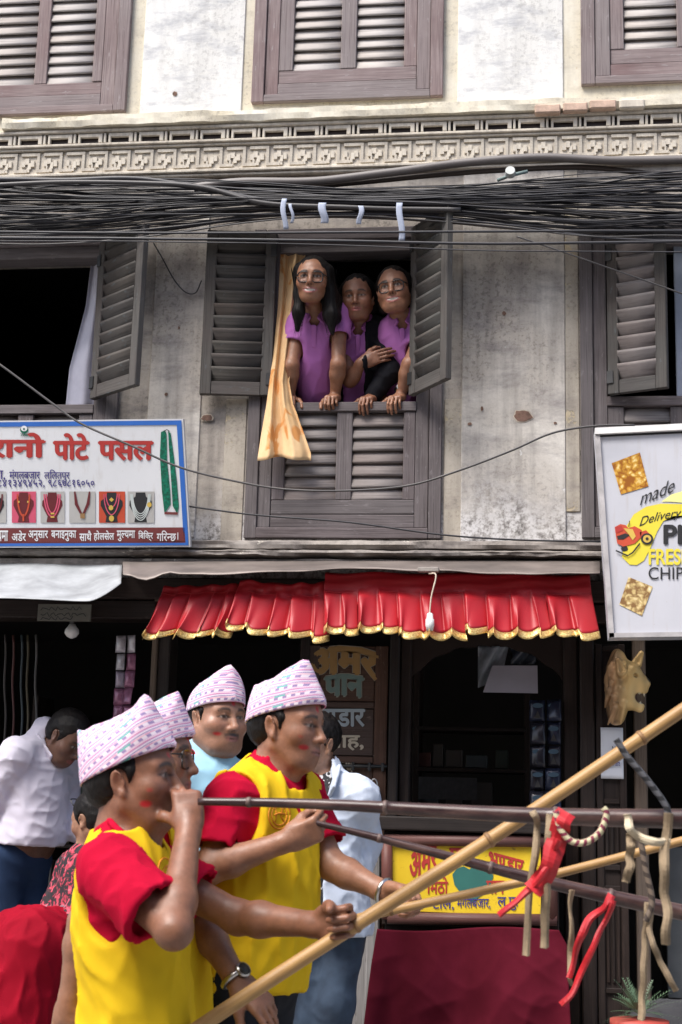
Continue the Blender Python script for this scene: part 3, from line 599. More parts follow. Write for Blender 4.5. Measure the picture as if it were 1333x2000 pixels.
# necklace pictures
def thumb(x0, x1, bg_, bust, neck):
    y0, y1 = 960, 1021; B.rect(x0, y0, x1 + 1, y1, bg_, 2, 'picture'); w = x1 - x0; cx = (x0 + x1) / 2
    X = lambda u: x0 + u * w; Yv = lambda v: y0 + v * (y1 - y0)
    if bust is not None: B.poly([(X(a), Yv(b)) for a, b in ((.32, .03), (.68, .03), (.70, .16), (.92, .30), (.93, .45), (.70, .80), (.74, .98), (.26, .98), (.30, .80), (.07, .45), (.08, .30), (.30, .16))], bust, 3, 'display_bust')
    neck(X, Yv)
def strand(X, Yv, w, d, m_, lw, k=4, top=.08): B.line([(X(.5 - w * math.cos(t) * (1 - .15 * math.sin(t))), Yv(top + d * math.sin(t) ** .8)) for t in np.linspace(0.001, math.pi - .001, 17)], lw, m_, k, 'necklace')
thumb(24, 70, PC['pink'], PC['wine'], lambda X, Y_: (strand(X, Y_, .26, .70, PC['orange'], 3.2), B.rect(X(.28), Y_(.3), X(.34), Y_(.36), PC['gold'], 5), B.rect(X(.66), Y_(.3), X(.72), Y_(.36), PC['gold'], 5), B.rect(X(.46), Y_(.72), X(.54), Y_(.95), PC['orange'], 5)))
thumb(80, 126, PC['grey'], PC['wine'], lambda X, Y_: (strand(X, Y_, .34, .72, PC['pink'], 2.6), strand(X, Y_, .25, .60, PC['pink'], 2.6), B.rect(X(.44), Y_(.68), X(.6), Y_(.73), PC['gold'], 5), B.rect(X(.44), Y_(.79), X(.6), Y_(.84), PC['gold'], 5)))
thumb(136, 186, PC['grey'], None, lambda X, Y_: (B.line([(X(.22), Y_(.0)), (X(.28), Y_(.4)), (X(.48), Y_(.72))], [3, 6, 4], PC['wine'], 4), B.line([(X(.8), Y_(.0)), (X(.74), Y_(.4)), (X(.56), Y_(.72))], [3, 6, 4], PC['wine'], 4), B.rect(X(.44), Y_(.7), X(.62), Y_(.86), flat('print_bronze', (.3, .17, .07)), 5)))
thumb(194, 244, PC['orange'], PC['black'], lambda X, Y_: (strand(X, Y_, .3, .66, PC['pink'], 2), strand(X, Y_, .22, .42, PC['pink'], 2), B.disc(X(.5), Y_(.26), 4.5, 4.5, PC['gold'], 5, 4), B.disc(X(.48), Y_(.52), 4.5, 5, PC['gold'], 5), B.disc(X(.5), Y_(.86), 5, 6, PC['gold'], 5)))
thumb(250, 301, PC['grey'], PC['black'], lambda X, Y_: ([strand(X, Y_, .38 - .028 * i, .84 - .07 * i, PC['pearl'], 1.7) for i in range(4)], B.disc(X(.84), Y_(.42), 4.5, 5, PC['gold'], 5)))
thumb(-34, 12, PC['grey'], PC['black'], lambda X, Y_: strand(X, Y_, .36, .72, PC['wine'], 3))
B.poly([(315, 844), (323, 840), (326, 848), (327, 900), (333, 960), (334, 985), (322, 1003), (317, 960), (313, 890)], PC['green'], 2, 'bead_strand'); B.poly([(329, 842), (334, 846), (340, 890), (346, 940), (350, 990), (347, 1004), (338, 988), (335, 940), (331, 880)], PC['green'], 2, 'bead_strand')
B.line([(322, 842), (327, 839), (332, 843)], 1.6, PC['black'], 3); B.line([(322, 1002), (348, 1003)], 5, PC['brown'], 3)
# ---- chips sign hung out on the other side
e, B, C4, n = board('signboard', 'pale grey hanging box sign for chips with yellow swoosh and red scooter', [(1162, 838), (1560, 818), (1590, 1240), (1190, 1246)], [-.48] * 4, sign_white('grey_sign_face', (.56, .565, .61), .4), None, .10)
frm = simple('sign_frame_grey', (.42, .40, .40), .6, 0, .25, 14); c4p = [(1162, 838), (1560, 818), (1590, 1240), (1190, 1246)]
def bar(a, b_, w, mat, k0=-.005, k1=.012):
    P = [Vector(p) for p in (a, b_)]; t = (P[1] - P[0]).normalized(); nn = Vector((-t.y, t.x)) * w; q = [B.P(*p, 0) for p in (P[0], P[1], P[1] + nn, P[0] + nn)]
    V = [p + n * k0 for p in q] + [p + n * k1 for p in q]
    me = mesh('frame_bar', V, [(0, 1, 2, 3), (7, 6, 5, 4), (0, 4, 5, 1), (1, 5, 6, 2), (2, 6, 7, 3), (3, 7, 4, 0)], mat); bm = bmesh.new(); bm.from_mesh(me); bmesh.ops.recalc_face_normals(bm, faces=list(bm.faces)); bm.to_mesh(me); bm.free(); return link('frame_bar', me, e)
bar((1162, 850), (1190, 1246), -10, frm); bar((1190, 1246), (1590, 1240), -9, frm); bar((1162, 838), (1560, 818), 12, simple('white_tin_strip', (.78, .77, .75), .5, 0, .1, 9), -.01, .02)
B.line([(1168, 852), (1560, 834)], 4, PC['black'], 1); B.line([(1172, 852), (1197, 1238)], 1.5, PC['black'], 1)
def chips_mat(nm, a, b2, c2):
    b = NB(nm); v = b.coord('Object'); vo = b.n('TexVoronoi'); vo.feature = 'F1'; dn = b.n('TexNoise'); b.set(dn, 'Vector', v); dn.inputs['Scale'].default_value = 30; mx = b.n('VectorMath'); mx.operation = 'MULTIPLY_ADD'; b.nt.links.new(dn.outputs['Color'], mx.inputs[0]); mx.inputs[1].default_value = (.05, .05, .05); b.nt.links.new(v, mx.inputs[2]); b.set(vo, 'Vector', mx.outputs[0]); vo.inputs['Scale'].default_value = 40; vo.inputs['Randomness'].default_value = 1
    n_ = b.noise(v, 40, 4, .6); c = b.ramp(b.math('ADD', vo.outputs['Distance'], b.math('MULTIPLY', n_, .5)), [(.3, c2), (.62, b2), (.95, a)]); b.base(c).rough(.4); return b.m
B.poly([(1195, 905), (1250, 884), (1267, 950), (1213, 966)], chips_mat('chips_photo', (.30, .10, .01), (.62, .33, .04), (.85, .72, .35)), 2, 'picture'); B.poly([(1228, 1127), (1275, 1146), (1254, 1203), (1210, 1181)], chips_mat('pale_chips_photo', (.24, .13, .05), (.66, .5, .22), (.82, .76, .56)), 2, 'picture')
B.poly([(1215, 1088), (1222, 1050), (1224, 1028), (1238, 1005), (1262, 990), (1290, 984), (1345, 985), (1345, 1007), (1316, 1008), (1296, 1018), (1284, 1038), (1270, 1072), (1258, 1095), (1244, 1104), (1230, 1103)], PC['yellow'], 2, 'swoosh'); B.poly([(1292, 980), (1312, 966), (1345, 956), (1345, 983), (1310, 980)], PC['lemon'], 2, 'swoosh')
B.text('made', 1250, 962, 1318, 988, PC['black'], 3, -.008, .35, 0, -28); B.text('Delivery a', 1249, 1012, 1345, 1034, PC['black'], 3, -.004, .4, 4, -20)
B.text('PI', 1296, 1025, 1333, 1064, PC['black'], 3, .035); B.text('FRESH', 1267, 1072, 1352, 1104, PC['yellow'], 3, .03); B.text('CHIPS', 1267, 1108, 1349, 1132, PC['black'], 3, -.012)
# scooter picture
for pts, m_, k in (([(1201, 1030), (1212, 1024), (1222, 1026), (1228, 1032), (1240, 1028), (1254, 1036), (1252, 1050), (1240, 1062), (1218, 1068), (1206, 1062), (1203, 1046)], 'orange', 4), ([(1250, 1040), (1262, 1036), (1270, 1044), (1262, 1050), (1252, 1052)], 'orange', 4), ([(1218, 1032), (1236, 1034), (1242, 1048), (1236, 1056), (1228, 1044)], 'gold', 5), ([(1205, 1048), (1222, 1042), (1230, 1046), (1218, 1054), (1207, 1054)], 'black', 5), ([(1202, 1030), (1214, 1027), (1218, 1036), (1204, 1042)], 'red', 5)): B.poly(pts, PC[m_], k, 'scooter_picture')
B.disc(1264, 1053, 12, 11, PC['black'], 5, 24, 'scooter_picture'); B.disc(1264, 1053, 8, 7.5, PC['gold'], 6, 20, 'scooter_picture'); B.disc(1264, 1053, 3, 3, PC['black'], 7, 10, 'scooter_picture'); B.disc(1220, 1072, 7, 5, PC['black'], 3, 16, 'scooter_picture')
B.line([(1203, 1076), (1226, 1086), (1236, 1080), (1250, 1062)], 3, PC['black'], 6, 'scooter_picture'); B.line([(1228, 1030), (1230, 1018)], 1.6, PC['black'], 6, 'scooter_picture')
# ================================================================ ROOF SHEETS over the shops
def rough_z(x, y, s, a): return a * mnoise.noise(Vector((x * s, y * s, 1.3)))
def tin(u, v):
    top = W(240 + (1172 - 240) * u, 1096, -.06); x = top.x; yy = -.06 - .38 * v; f = W(240 + (1172 - 240) * u, 1128 - 12 * min(1, u * 6) + 4 * math.sin(u * 9), -.44)
    z = top.z + (f.z - top.z) * v + rough_z(x * 3, v * 2, 1.5, .012) * v + .012 * v * math.sin(x * 30) * (u < .12); return Vector((top.x * (1 - v) + f.x * v, yy, z))
rf = sheet('tin_awning', tin, 60, 8, MT['tin'], None, .004); props(rf, 'thin rusty tin sheet awning above the red pleated valance', 'awning')
def tarp(u, v):
    a = W(-240 + 480 * u, 1098 + 6 * u, -.07); b_ = W(-240 + 478 * u, 1170 - 4 * math.sin(u * 5) - 34 * max(0, (u - .86) / .14) ** 1.5, -.56)
    p = a.lerp(b_, v); p.z += rough_z(u * 6, v * 2, 1.2, .018) * math.sin(v * 3.1) - .02 * math.sin(v * 3.14); p.y += .01 * math.sin(u * 17); return p
tarpm = simple('dusty_white_tarp', (.31, .325, .34), .6, 0, .3, 7, .3); tp = sheet('tarpaulin', tarp, 60, 10, tarpm, None, .003); props(tp, 'dusty whitish sheet sloping out over the jewellery shop', 'tarpaulin')
# ================================================================ RED VALANCE
def satin(name, c, c2):
    b = NB(name); v = b.coord('Object'); n_ = b.noise(v, 5, 5, .6); n2 = b.noise(v, 240, 2, .5); b.base(b.mix(b.ramp(n_, [(.4, 0), (.75, .8)]), c, c2)).rough(.5); b.bump(n2, .12, .001); return b.m
SAT = satin('red_satin', (.40, .008, .016), (.28, .006, .012)); GOLD = NB('gold_braid'); v_ = GOLD.coord('Object'); gn = GOLD.noise(v_, 130, 4, .7); GOLD.base(GOLD.ramp(gn, [(.35, (.40, .22, .05)), (.65, (.85, .66, .28))])).rough(.38); GOLD.b.inputs['Metallic'].default_value = .55; GOLD.bump(gn, .5, .003); GOLD = GOLD.m
def valance(label, tl, tr, bl, br, band_frac, npl, Y0, Y1, amp=.022, seed=0, sag=0):
    r = random.Random(seed); ph = [r.uniform(-.35, .35) for _ in range(npl + 2)]; am = [r.uniform(.6, 1.25) for _ in range(npl + 2)]; dr = [r.uniform(-.009, .009) for _ in range(npl + 2)]
    top = lambda u: W(tl[0] + (tr[0] - tl[0]) * u, tl[1] + (tr[1] - tl[1]) * u + sag * math.sin(u * math.pi), Y0)
    bot = lambda u: W(bl[0] + (br[0] - bl[0]) * u, bl[1] + (br[1] - bl[1]) * u + sag * 1.2 * math.sin(u * math.pi), Y1)
    wds = [r.uniform(.72, 1.3) for _ in range(npl)]; edg = [sum(wds[:i]) / sum(wds) for i in range(npl + 1)]
    def f(u, v):
        p = top(u).lerp(bot(u), v); k = max(i for i in range(npl) if edg[i] <= u + 1e-9); fr = (u - edg[k]) / (edg[k + 1] - edg[k]); t = k + fr; s = max(0, (v - band_frac) / (1 - band_frac))
        kn = .07 + .05 * s; saw = (fr / kn if fr < kn else 1 - .92 * ((fr - kn) / (1 - kn)) ** (.8 + .5 * s)); rnd = math.sin(fr * math.pi) ** .7
        d = amp * am[k] * (saw * (1 - .35 * s) + rnd * .9 * s + .25 * math.sin(fr * 9 + ph[k] * 9) * s * s) * (min(1, s * 7))
        p.y -= d + .03 * s * s; p.x += (.016 * math.sin(t * 6.28 + 1 + ph[k]) + dr[k] * 1.6) * s; p.z += dr[(k + 3) % npl] * 1.5 * s + .012 * s * math.sin(fr * 6.28 + ph[k] * 3) + .004 * math.sin(u * 23 + seed) * (1 - s)
        if s <= 0: p.y -= .006 * math.sin(u * 31 + seed) + .004 * math.sin(v * 40 + u * 12)
        return p
    e = empty('valance', (top(.5) + bot(.5)) / 2, label, 'valance', 'pleated red valances'); nu = npl * 22
    o = sheet('cloth', lambda u, v: f(u, v * .895), nu, 18, SAT, e, .002); o2 = sheet('gold_trim', lambda u, v: f(u, .893 + v * .107) + Vector((0, -.0035, 0)), nu, 3, GOLD, e, .002)
    tube('seam', [f(u / 60, band_frac + .012) + Vector((0, -.002, 0)) for u in range(61)], .0022, SAT, e, 5)
    return e
valance('long pleated red satin valance with gold hem, bulb holder in front', (636, 1118), (1152, 1122), (626, 1240), (1164, 1250), .30, 13, -.34, -.40, .036, 3)
valance('short pleated red valance drooping between the other two', (470, 1132), (644, 1136), (436, 1222), (642, 1250), .22, 5, -.32, -.37, .036, 5, 6)
valance('short pleated red valance beside the sachet strips', (322, 1146), (488, 1140), (282, 1246), (452, 1238), .14, 5, -.30, -.35, .036, 8)
# bulb holder on its flex
bh = W(840, 1218, -.46); e = empty('bulb_holder', bh, 'white bulb holder hanging on twisted flex before red valance', 'lamp holder')
PLASTIC = simple('white_plastic', (.75, .75, .74), .35, 0, .05)
tube('flex', spline([W(838, 1120, -.45), W(852, 1124, -.46), W(843, 1165, -.46), W(839, 1205, -.46)], 24), .0035, simple('cream_flex', (.62, .52, .42), .5), e, 6)
P = [bh + Vector((0, 0, z)) for z in (.045, .04, .02, .018, -.01, -.014, -.03)]; tube('socket', P, [.008, .013, .014, .018, .019, .017, .014], PLASTIC, e, 14)
cbox('terminal_block', W(816, 1110, -.45).x, W(858, 1110, -.45).x, -.46, -.43, W(838, 1117, -.45).z, W(838, 1108, -.45).z, MT['course'], e)
# ================================================================ OVERHEAD CABLES
def cable_mat(nm, c, dust):
    b = NB(nm); v = b.coord('Object'); n_ = b.noise(b.coord('Object', (2, 8, 8)), 3, 6, .65); ge = b.n('NewGeometry'); sx = b.n('SeparateXYZ'); b.nt.links.new(ge.outputs['Normal'], sx.inputs[0])
    up = b.math('MULTIPLY', b.ramp(sx.outputs[2], [(.45, 0), (.95, 1)]), b.ramp(n_, [(.4, .1), (.7, .8)])); b.base(b.mix(up, c, dust)).rough(.5); return b.m
CM = [cable_mat('black_cable', (.012, .012, .017), (.13, .125, .125)), cable_mat('charcoal_cable', (.020, .020, .026), (.16, .15, .15)), cable_mat('grey_cable', (.05, .047, .048), (.26, .24, .225)), cable_mat('brown_cable', (.06, .045, .038), (.33, .29, .25))]
def cable(pts, rpx, Y, m_, label, group=None, name='overhead_cable', n=56, cat='cable', wob=1.0, ys=None):
    """pts: pixel points from side to side"""
    P3 = [W(p[0], p[1], (Y if ys is None else ys[i])) for i, p in enumerate(pts)]; P3 = spline(P3, n); sd = random.uniform(0, 90)
    for i, p in enumerate(P3):
        p.z += wob * .006 * mnoise.noise(Vector((p.x * 2.2, sd, 0))); p.y += wob * .008 * mnoise.noise(Vector((p.x * 2.2, sd, 7)))
    o = tube(name, P3, rpx / 421, m_, None, 6); props(o, label, cat, group); return o
GL = 'thin black overhead cable in the tangled bundle strung along the house front'
r = random.Random(11)
env = lambda t: (352 + (-30) * t if t < 0 else 0)
def band_y(x):   # top, bottom of the dense bundle at pixel x
    tp = np.interp(x, [-60, 200, 420, 600, 760, 950, 1150, 1400], [352, 352, 352, 366, 366, 352, 338, 330]); bt = np.interp(x, [-60, 160, 330, 480, 700, 860, 1000, 1150, 1400], [474, 474, 456, 432, 424, 432, 446, 462, 470]); return tp, bt
xs_ = [-90, 60, 210, 360, 520, 680, 840, 1000, 1160, 1300, 1430]
for i in range(104):
    q0, q1, q2 = r.random(), r.random(), r.random(); pts = []
    drift = (q1 - q0)
    for k, x in enumerate(xs_):
        t = k / (len(xs_) - 1); q = q0 + drift * t + .16 * math.sin(t * 6.28 * q2 + i) ; q = min(1, max(0, q)); a, b_ = band_y(x); pts.append((x, a + (b_ - a) * q + r.uniform(-3, 3)))
    w = r.choice([1.1, 1.1, 1.3, 1.3, 1.6, 1.6, 2.0, 2.6]); Y = -.10 - .22 * r.random(); mm = CM[r.choices([0, 1, 2, 3], [6, 4, 1.6, .9])[0]]
    wn = {1.1: 'hair-thin', 1.3: 'thin', 1.6: 'medium', 2.0: 'thickish', 2.6: 'heavy'}[w]; cn = {'black_cable': 'black', 'charcoal_cable': 'charcoal', 'grey_cable': 'dusty grey', 'brown_cable': 'dusty brown'}[mm.name]
    cable(pts, w, Y, mm, f'{wn} {cn} cable in the tangled overhead bundle along the house front', 'cables in the overhead bundle', wob=.8)
# distinct thick ones
cable([(380, 366), (470, 356), (620, 354), (760, 338), (900, 318), (1050, 308), (1200, 312), (1420, 310)], 9.5, -.20, cable_mat('fat_grey_cable', (.14, .125, .12), (.36, .33, .31)), 'fat grey pipe-like cable running just below the fret cornice', n=60)
cable([(560, 372), (700, 356), (860, 340), (1000, 332), (1150, 328), (1290, 342), (1420, 344)], 6, -.16, CM[3], 'brown conduit below the fat grey cable', n=60)
cable([(-60, 350), (120, 352), (280, 350), (420, 372), (520, 392), (700, 396), (900, 400)], 6, -.30, CM[1], 'thick twisted black cable sagging across the top of the bundle', n=60)
cable([(-60, 362), (120, 356), (280, 358), (400, 366), (520, 396), (700, 404), (900, 410)], 5, -.31, CM[2], 'thick dusty grey cable crossing the twisted black one', n=60)
for py, w, lab in (((452, 455, 454, 452, 450), 2.6, 'taut single black cable just under the bundle, above the window opening'), ((464, 466, 470, 476, 470), 3.0, 'second taut black cable crossing the window opening'), ((470, 472, 478, 490, 492), 1.4, 'thin grey wire crossing the heads of the window women')):
    cable([(-80, py[0]), (300, py[1]), (640, py[2]), (980, py[3]), (1420, py[4])], w, -.36, CM[1], lab, wob=.3)
cable([(1010, 462), (1100, 492), (1180, 520), (1260, 548), (1420, 604)], 1.6, -.30, CM[2], 'thin slanting wire crossing the louvred shutter above the chips sign', name='loose_wire', wob=.2)
cable([(-80, 660), (0, 712), (100, 786), (160, 828), (260, 872), (350, 912), (460, 940), (560, 956), (680, 958), (800, 948), (900, 918), (1000, 880), (1080, 846), (1165, 832), (1240, 830)], 2.0, -.55, CM[2], 'long loose wire drooping from signboard to signboard across the lower shutters', name='loose_wire', wob=.2, n=90)
cable([(368, 989), (500, 1006), (680, 1020), (860, 1044), (1000, 1054), (1175, 1058)], 1.8, -.14, CM[0], 'thin black wire crossing below the central window sill', name='loose_wire', wob=.2)
cable([(300, 474), (318, 505), (340, 545), (362, 570), (382, 572), (394, 548)], 1.4, -.03, CM[2], 'short hanging wire looping on the wall beside the folded shutter', name='loose_wire', wob=0)
# pale ties on the bundle
tie = simple('pale_cloth_tie', (.36, .40, .50), .8, 0, .15)
for (px, y0, y1, w, lab) in ((556, 388, 448, 10, 'widest'), (570, 398, 436, 6, 'narrow'), (632, 396, 436, 15, 'broad'), (704, 402, 438, 10, 'short'), (783, 396, 472, 12, 'longest')):
    f = lambda u, v, px=px, y0=y0, y1=y1, w=w: W(px + w * (u - .5) + 3 * math.sin(v * 5 + px), y0 + (y1 - y0) * v, -.37 - .006 * math.sin(v * 4) + .012 * v)
    o = sheet('cloth_tie', f, 3, 10, tie, None, .002); props(o, f'{lab} pale cloth strip tied round the cable bundle above the window', 'strip', 'cloth ties on the cables')
jb = W(997, 336, -.24); e = empty('junction_box', jb, 'small round grey junction fitting on the fat cable below the cornice', 'fitting')
bm = bmesh.new(); bmesh.ops.create_cone(bm, cap_ends=True, segments=20, radius1=.026, radius2=.022, depth=.03, matrix=Matrix.Translation(jb) @ Matrix.Rotation(rad(80), 4, 'X')); me = bpy.data.meshes.new('cap'); bm.to_mesh(me); bm.free(); me.materials.append(simple('grey_fitting', (.45, .47, .45), .5)); link('cap', me, e)
tube('arm', [jb + Vector((-.06, .02, -.03)), jb + Vector((0, .015, -.01)), jb + Vector((.08, .02, .01))], .009, simple('teal_fitting', (.18, .24, .23), .6), e)
# ================================================================ CURTAINS
def cloth_mat(nm, c, c2, c3=None, sc_=4, stretch=(1, 1, 1)):
    b = NB(nm); v = b.coord('Object', stretch); n_ = b.noise(v, sc_, 6, .6); k = b.ramp(n_, [(.35, c), (.62, c2)])
    if c3: k = b.mix(b.ramp(b.noise(b.coord('Object', (1, 1, .6), loc=(3, 1, 0)), 9, 3, .5, 1.2), [(.56, 0), (.62, 1)]), k, c3)
    wv = b.noise(b.coord('Object', (300, 300, 300)), 1, 2, .5); b.base(k).rough(.9); b.b.inputs['Specular IOR Level'].default_value = .1; b.bump(wv, .1, .001); return b.m
CUR = cloth_mat('orange_curtain', (.62, .38, .18), (.76, .54, .31), (.60, .27, .09), 5, (1, 1, .8))
def curtain(u, v):
    py = 448 + (894 - 448) * v
    l = np.interp(py, [470, 600, 700, 790, 850, 894], [549, 543, 533, 521, 510, 503]); rr = np.interp(py, [470, 600, 690, 745, 790, 840, 880], [600, 584, 571, 565, 573, 594, 608])
    out = np.interp(py, [448, 600, 700, 770, 820, 894], [.05, .03, -.005, -.045, -.060, -.075])
    fold = .022 * math.sin(u * 12 + .6 * math.sin(v * 5)) * np.interp(v, [0, .6, 1], [.5, .7, 1.0]) + .004 * math.sin(u * 29 + 2)
    hem = 16 * (u - .35) ** 2 * (v > .8) * (v - .8) * 5 * 3; hem -= 26 * max(0, u - .55) * max(0, (v - .85) / .15)
    return W(float(l + (rr - l) * u), py + float(hem if v > .8 else 0) + 6 * math.sin(u * 11) * max(0, v - .9) * 4, float(out - fold - .03))
o = sheet('curtain', curtain, 60, 60, CUR, None, .002); props(o, 'orange flowered curtain spilling out over the sill of the central window', 'curtain')
def curtain2(u, v):
    py = 474 + (800 - 474) * v; l = np.interp(py, [474, 520, 600, 660, 720, 800], [184, 178, 168, 152, 136, 128]); return W(float(l + (206 - l) * u), py, .09 + .02 * math.sin(u * 9 + v))
o = sheet('curtain', curtain2, 24, 24, cloth_mat('lilac_curtain', (.42, .42, .50), (.54, .54, .62)), None, .002); props(o, 'pale lilac curtain drawn aside in the dark open window', 'curtain')
# ================================================================ MAROON CLOTH under the counter
MAR = cloth_mat('maroon_cloth', (.070, .004, .011), (.10, .007, .018), None, 5)
def mcloth(u, v):
    py = 1814 + (2110 - 1814) * v; l = np.interp(v, [0, .25, .6, 1], [737, 725, 712, 700]); rr = np.interp(v, [0, .1, 1], [1092, 1108, 1120]); s = v
    wr = .06 * mnoise.noise(Vector((u * 2.6, v * 1.5, 2))) + .012 * (1 - abs(mnoise.noise(Vector((u * 4 + v * 2.5, v * 2.0 - u * 2, 5))))) ** 4 + .009 * (1 - abs(mnoise.noise(Vector((u * 5 - v * 3, v * 2.2 + u, 9))))) ** 5 + .034 * math.sin(u * 19 + v * 2 + 1.8 * math.sin(u * 5)) * s ** .7
    dip = 5 * math.sin(u * math.pi) * (1 - v); return W(float(l + (rr - l) * u), py + dip * 0 + 4 * math.sin(u * 7) * (1 - v), CY0 - .035 - .05 * s - wr * (.25 + s))
o = sheet('stall_cloth', mcloth, 90, 70, MAR, None, .002); props(o, 'creased maroon cloth hanging below the yellow stall sign', 'cloth')
# ================================================================ SURFACE ENGINE: smooth-blended solids -> one continuous mesh
NV = lambda *a: np.array(a[0] if len(a) == 1 else a, np.float32)
def smin(a, b, k):
    if k <= 0: return np.minimum(a, b)
    h = np.maximum(k - np.abs(a - b), 0) / k; return np.minimum(a, b) - h * h * k * .25
def smax(a, b, k): return -smin(-a, -b, k)
class Solid:
    def __init__(s): s.ops = []
    def op(s, fn, c, r, k=.01, mode='u'): s.ops.append((fn, NV(c), float(r), float(k), mode)); return s
    def cap(s, a, b, ra, rb=None, k=.01, mode='u'):
        a, b = NV(a), NV(b); rb = ra if rb is None else rb; ba = b - a; L2 = float(ba @ ba) + 1e-12
        def fn(P):
            t = np.clip((P - a) @ ba / L2, 0, 1); q = P - a - t[:, None] * ba; return np.sqrt((q * q).sum(1)) - (ra + (rb - ra) * t)
        return s.op(fn, (a + b) / 2, math.sqrt(L2) / 2 + max(ra, rb), k, mode)
    def chain(s, pts, rs, k=.01, mode='u'):
        for i in range(len(pts) - 1): s.cap(pts[i], pts[i + 1], rs[i], rs[i + 1], k, mode)
        return s
    def ell(s, c, r, R=None, k=.01, mode='u'):
        c, r = NV(c), NV(r); R = np.eye(3, dtype=np.float32) if R is None else NV(R)
        def fn(P):
            q = (P - c) @ R; k0 = np.sqrt(((q / r) ** 2).sum(1)); k1 = np.sqrt(((q / (r * r)) ** 2).sum(1)) + 1e-9; return k0 * (k0 - 1) / k1
        return s.op(fn, c, float(r.max()), k, mode)
    def box(s, c, h, R=None, rd=.005, k=.01, mode='u'):
        c, h = NV(c), NV(h); R = np.eye(3, dtype=np.float32) if R is None else NV(R)
        def fn(P):
            q = np.abs((P - c) @ R) - (h - rd); return np.sqrt((np.maximum(q, 0) ** 2).sum(1)) + np.minimum(q.max(1), 0) - rd
        return s.op(fn, c, float(np.linalg.norm(h)), k, mode)
    def half(s, p, n, k=.004):
        """cut away everything on the n side of the plane"""
        p, n = NV(p), NV(n); n = n / np.linalg.norm(n)
        return s.op(lambda P: (P - p) @ n, p, 1e3, k, 'i')
    def disp(s, fn): return s.op(fn, (0, 0, 0), 1e3, 0, 'd')
    def evalp(s, P, C=None, pad=0.0):
        """P: (nb, m, 3); C: block centres for culling"""
        nb, m = P.shape[:2]; d = np.full((nb, m), 1.0, np.float32)
        for fn, c, r, k, mode in s.ops:
            if r < 500 and C is not None: sel = np.nonzero(((C - c) ** 2).sum(1) < (r + pad + k + .012) ** 2)[0]
            else: sel = np.arange(nb)
            if not len(sel): continue
            v = fn(P[sel].reshape(-1, 3)).reshape(len(sel), m).astype(np.float32); cur = d[sel]
            if mode == 'u': d[sel] = smin(cur, v, k)
            elif mode == 's': d[sel] = smax(cur, -v, k)
            elif mode == 'i': d[sel] = smax(cur, v, k)
            elif mode == 'd': d[sel] = cur + v
        return d
    def bounds(s):
        lo, hi = NV(9, 9, 9) * 100, -NV(9, 9, 9) * 100
        for fn, c, r, k, mode in s.ops:
            if mode == 'u': lo = np.minimum(lo, c - r - k); hi = np.maximum(hi, c + r + k)
        return lo - .02, hi + .02
    def polygonize(s, h, lo=None, hi=None):
        BL = 8; l0, h0 = s.bounds(); lo = l0 if lo is None else np.maximum(l0, NV(lo)); hi = h0 if hi is None else np.minimum(h0, NV(hi))
        nbk = np.maximum(1, np.ceil((hi - lo) / (h * BL)).astype(int)); bi = np.stack(np.meshgrid(*[np.arange(n) for n in nbk], indexing='ij'), -1).reshape(-1, 3)
        cen = (lo + (bi + .5) * BL * h).astype(np.float32); rad_ = BL * h * .87
        dc = s.evalp(cen[:, None, :], None)[:, 0]; keep = np.abs(dc) < rad_ * 1.25 + .006
        N = nbk * BL; D = np.empty(N, np.float32); D.reshape(nbk[0], BL, nbk[1], BL, nbk[2], BL)[:] = np.where(dc > 0, 1.0, -1.0).astype(np.float32).reshape(nbk[0], 1, nbk[1], 1, nbk[2], 1)
        kb = bi[keep]; off = np.stack(np.meshgrid(*[np.arange(BL)] * 3, indexing='ij'), -1).reshape(-1, 3)
        step = 1500
        for q in range(0, len(kb), step):
            b = kb[q:q + step]; idx = b[:, None, :] * BL + off[None]; P = (lo + idx * h).astype(np.float32); d = s.evalp(P, cen[keep][q:q + step], rad_)
            D[idx[..., 0], idx[..., 1], idx[..., 2]] = d
        S = D < 0; c = S[:-1, :-1, :-1]; anyv = c.copy(); allv = c.copy()
        for dx in (0, 1):
            for dy in (0, 1):
                for dz in (0, 1):
                    t = S[dx:N[0] - 1 + dx, dy:N[1] - 1 + dy, dz:N[2] - 1 + dz]; anyv |= t; allv &= t
        act = np.argwhere(anyv & ~allv)
        if not len(act): return np.zeros((0, 3)), np.zeros((0, 4), int)
        cid = np.full(tuple(N - 1), -1, np.int32); cid[act[:, 0], act[:, 1], act[:, 2]] = np.arange(len(act))
        acc = np.zeros((len(act), 3), np.float32); cnt = np.zeros(len(act), np.float32); cor = [(x, y, z) for x in (0, 1) for y in (0, 1) for z in (0, 1)]
        dv = {cr: D[act[:, 0] + cr[0], act[:, 1] + cr[1], act[:, 2] + cr[2]] for cr in cor}
        for a in cor:
            for ax in range(3):
                if a[ax]: continue
                b = list(a); b[ax] = 1; b = tuple(b); da, db = dv[a], dv[b]; m = (da < 0) != (db < 0); t = np.where(m, da / np.where(m, da - db, 1), 0)
                p = np.zeros((len(act), 3), np.float32); p += NV(a); p[:, ax] += t; acc[m] += p[m]; cnt[m] += 1
        V = lo + (act + acc / cnt[:, None]) * h; Q = []
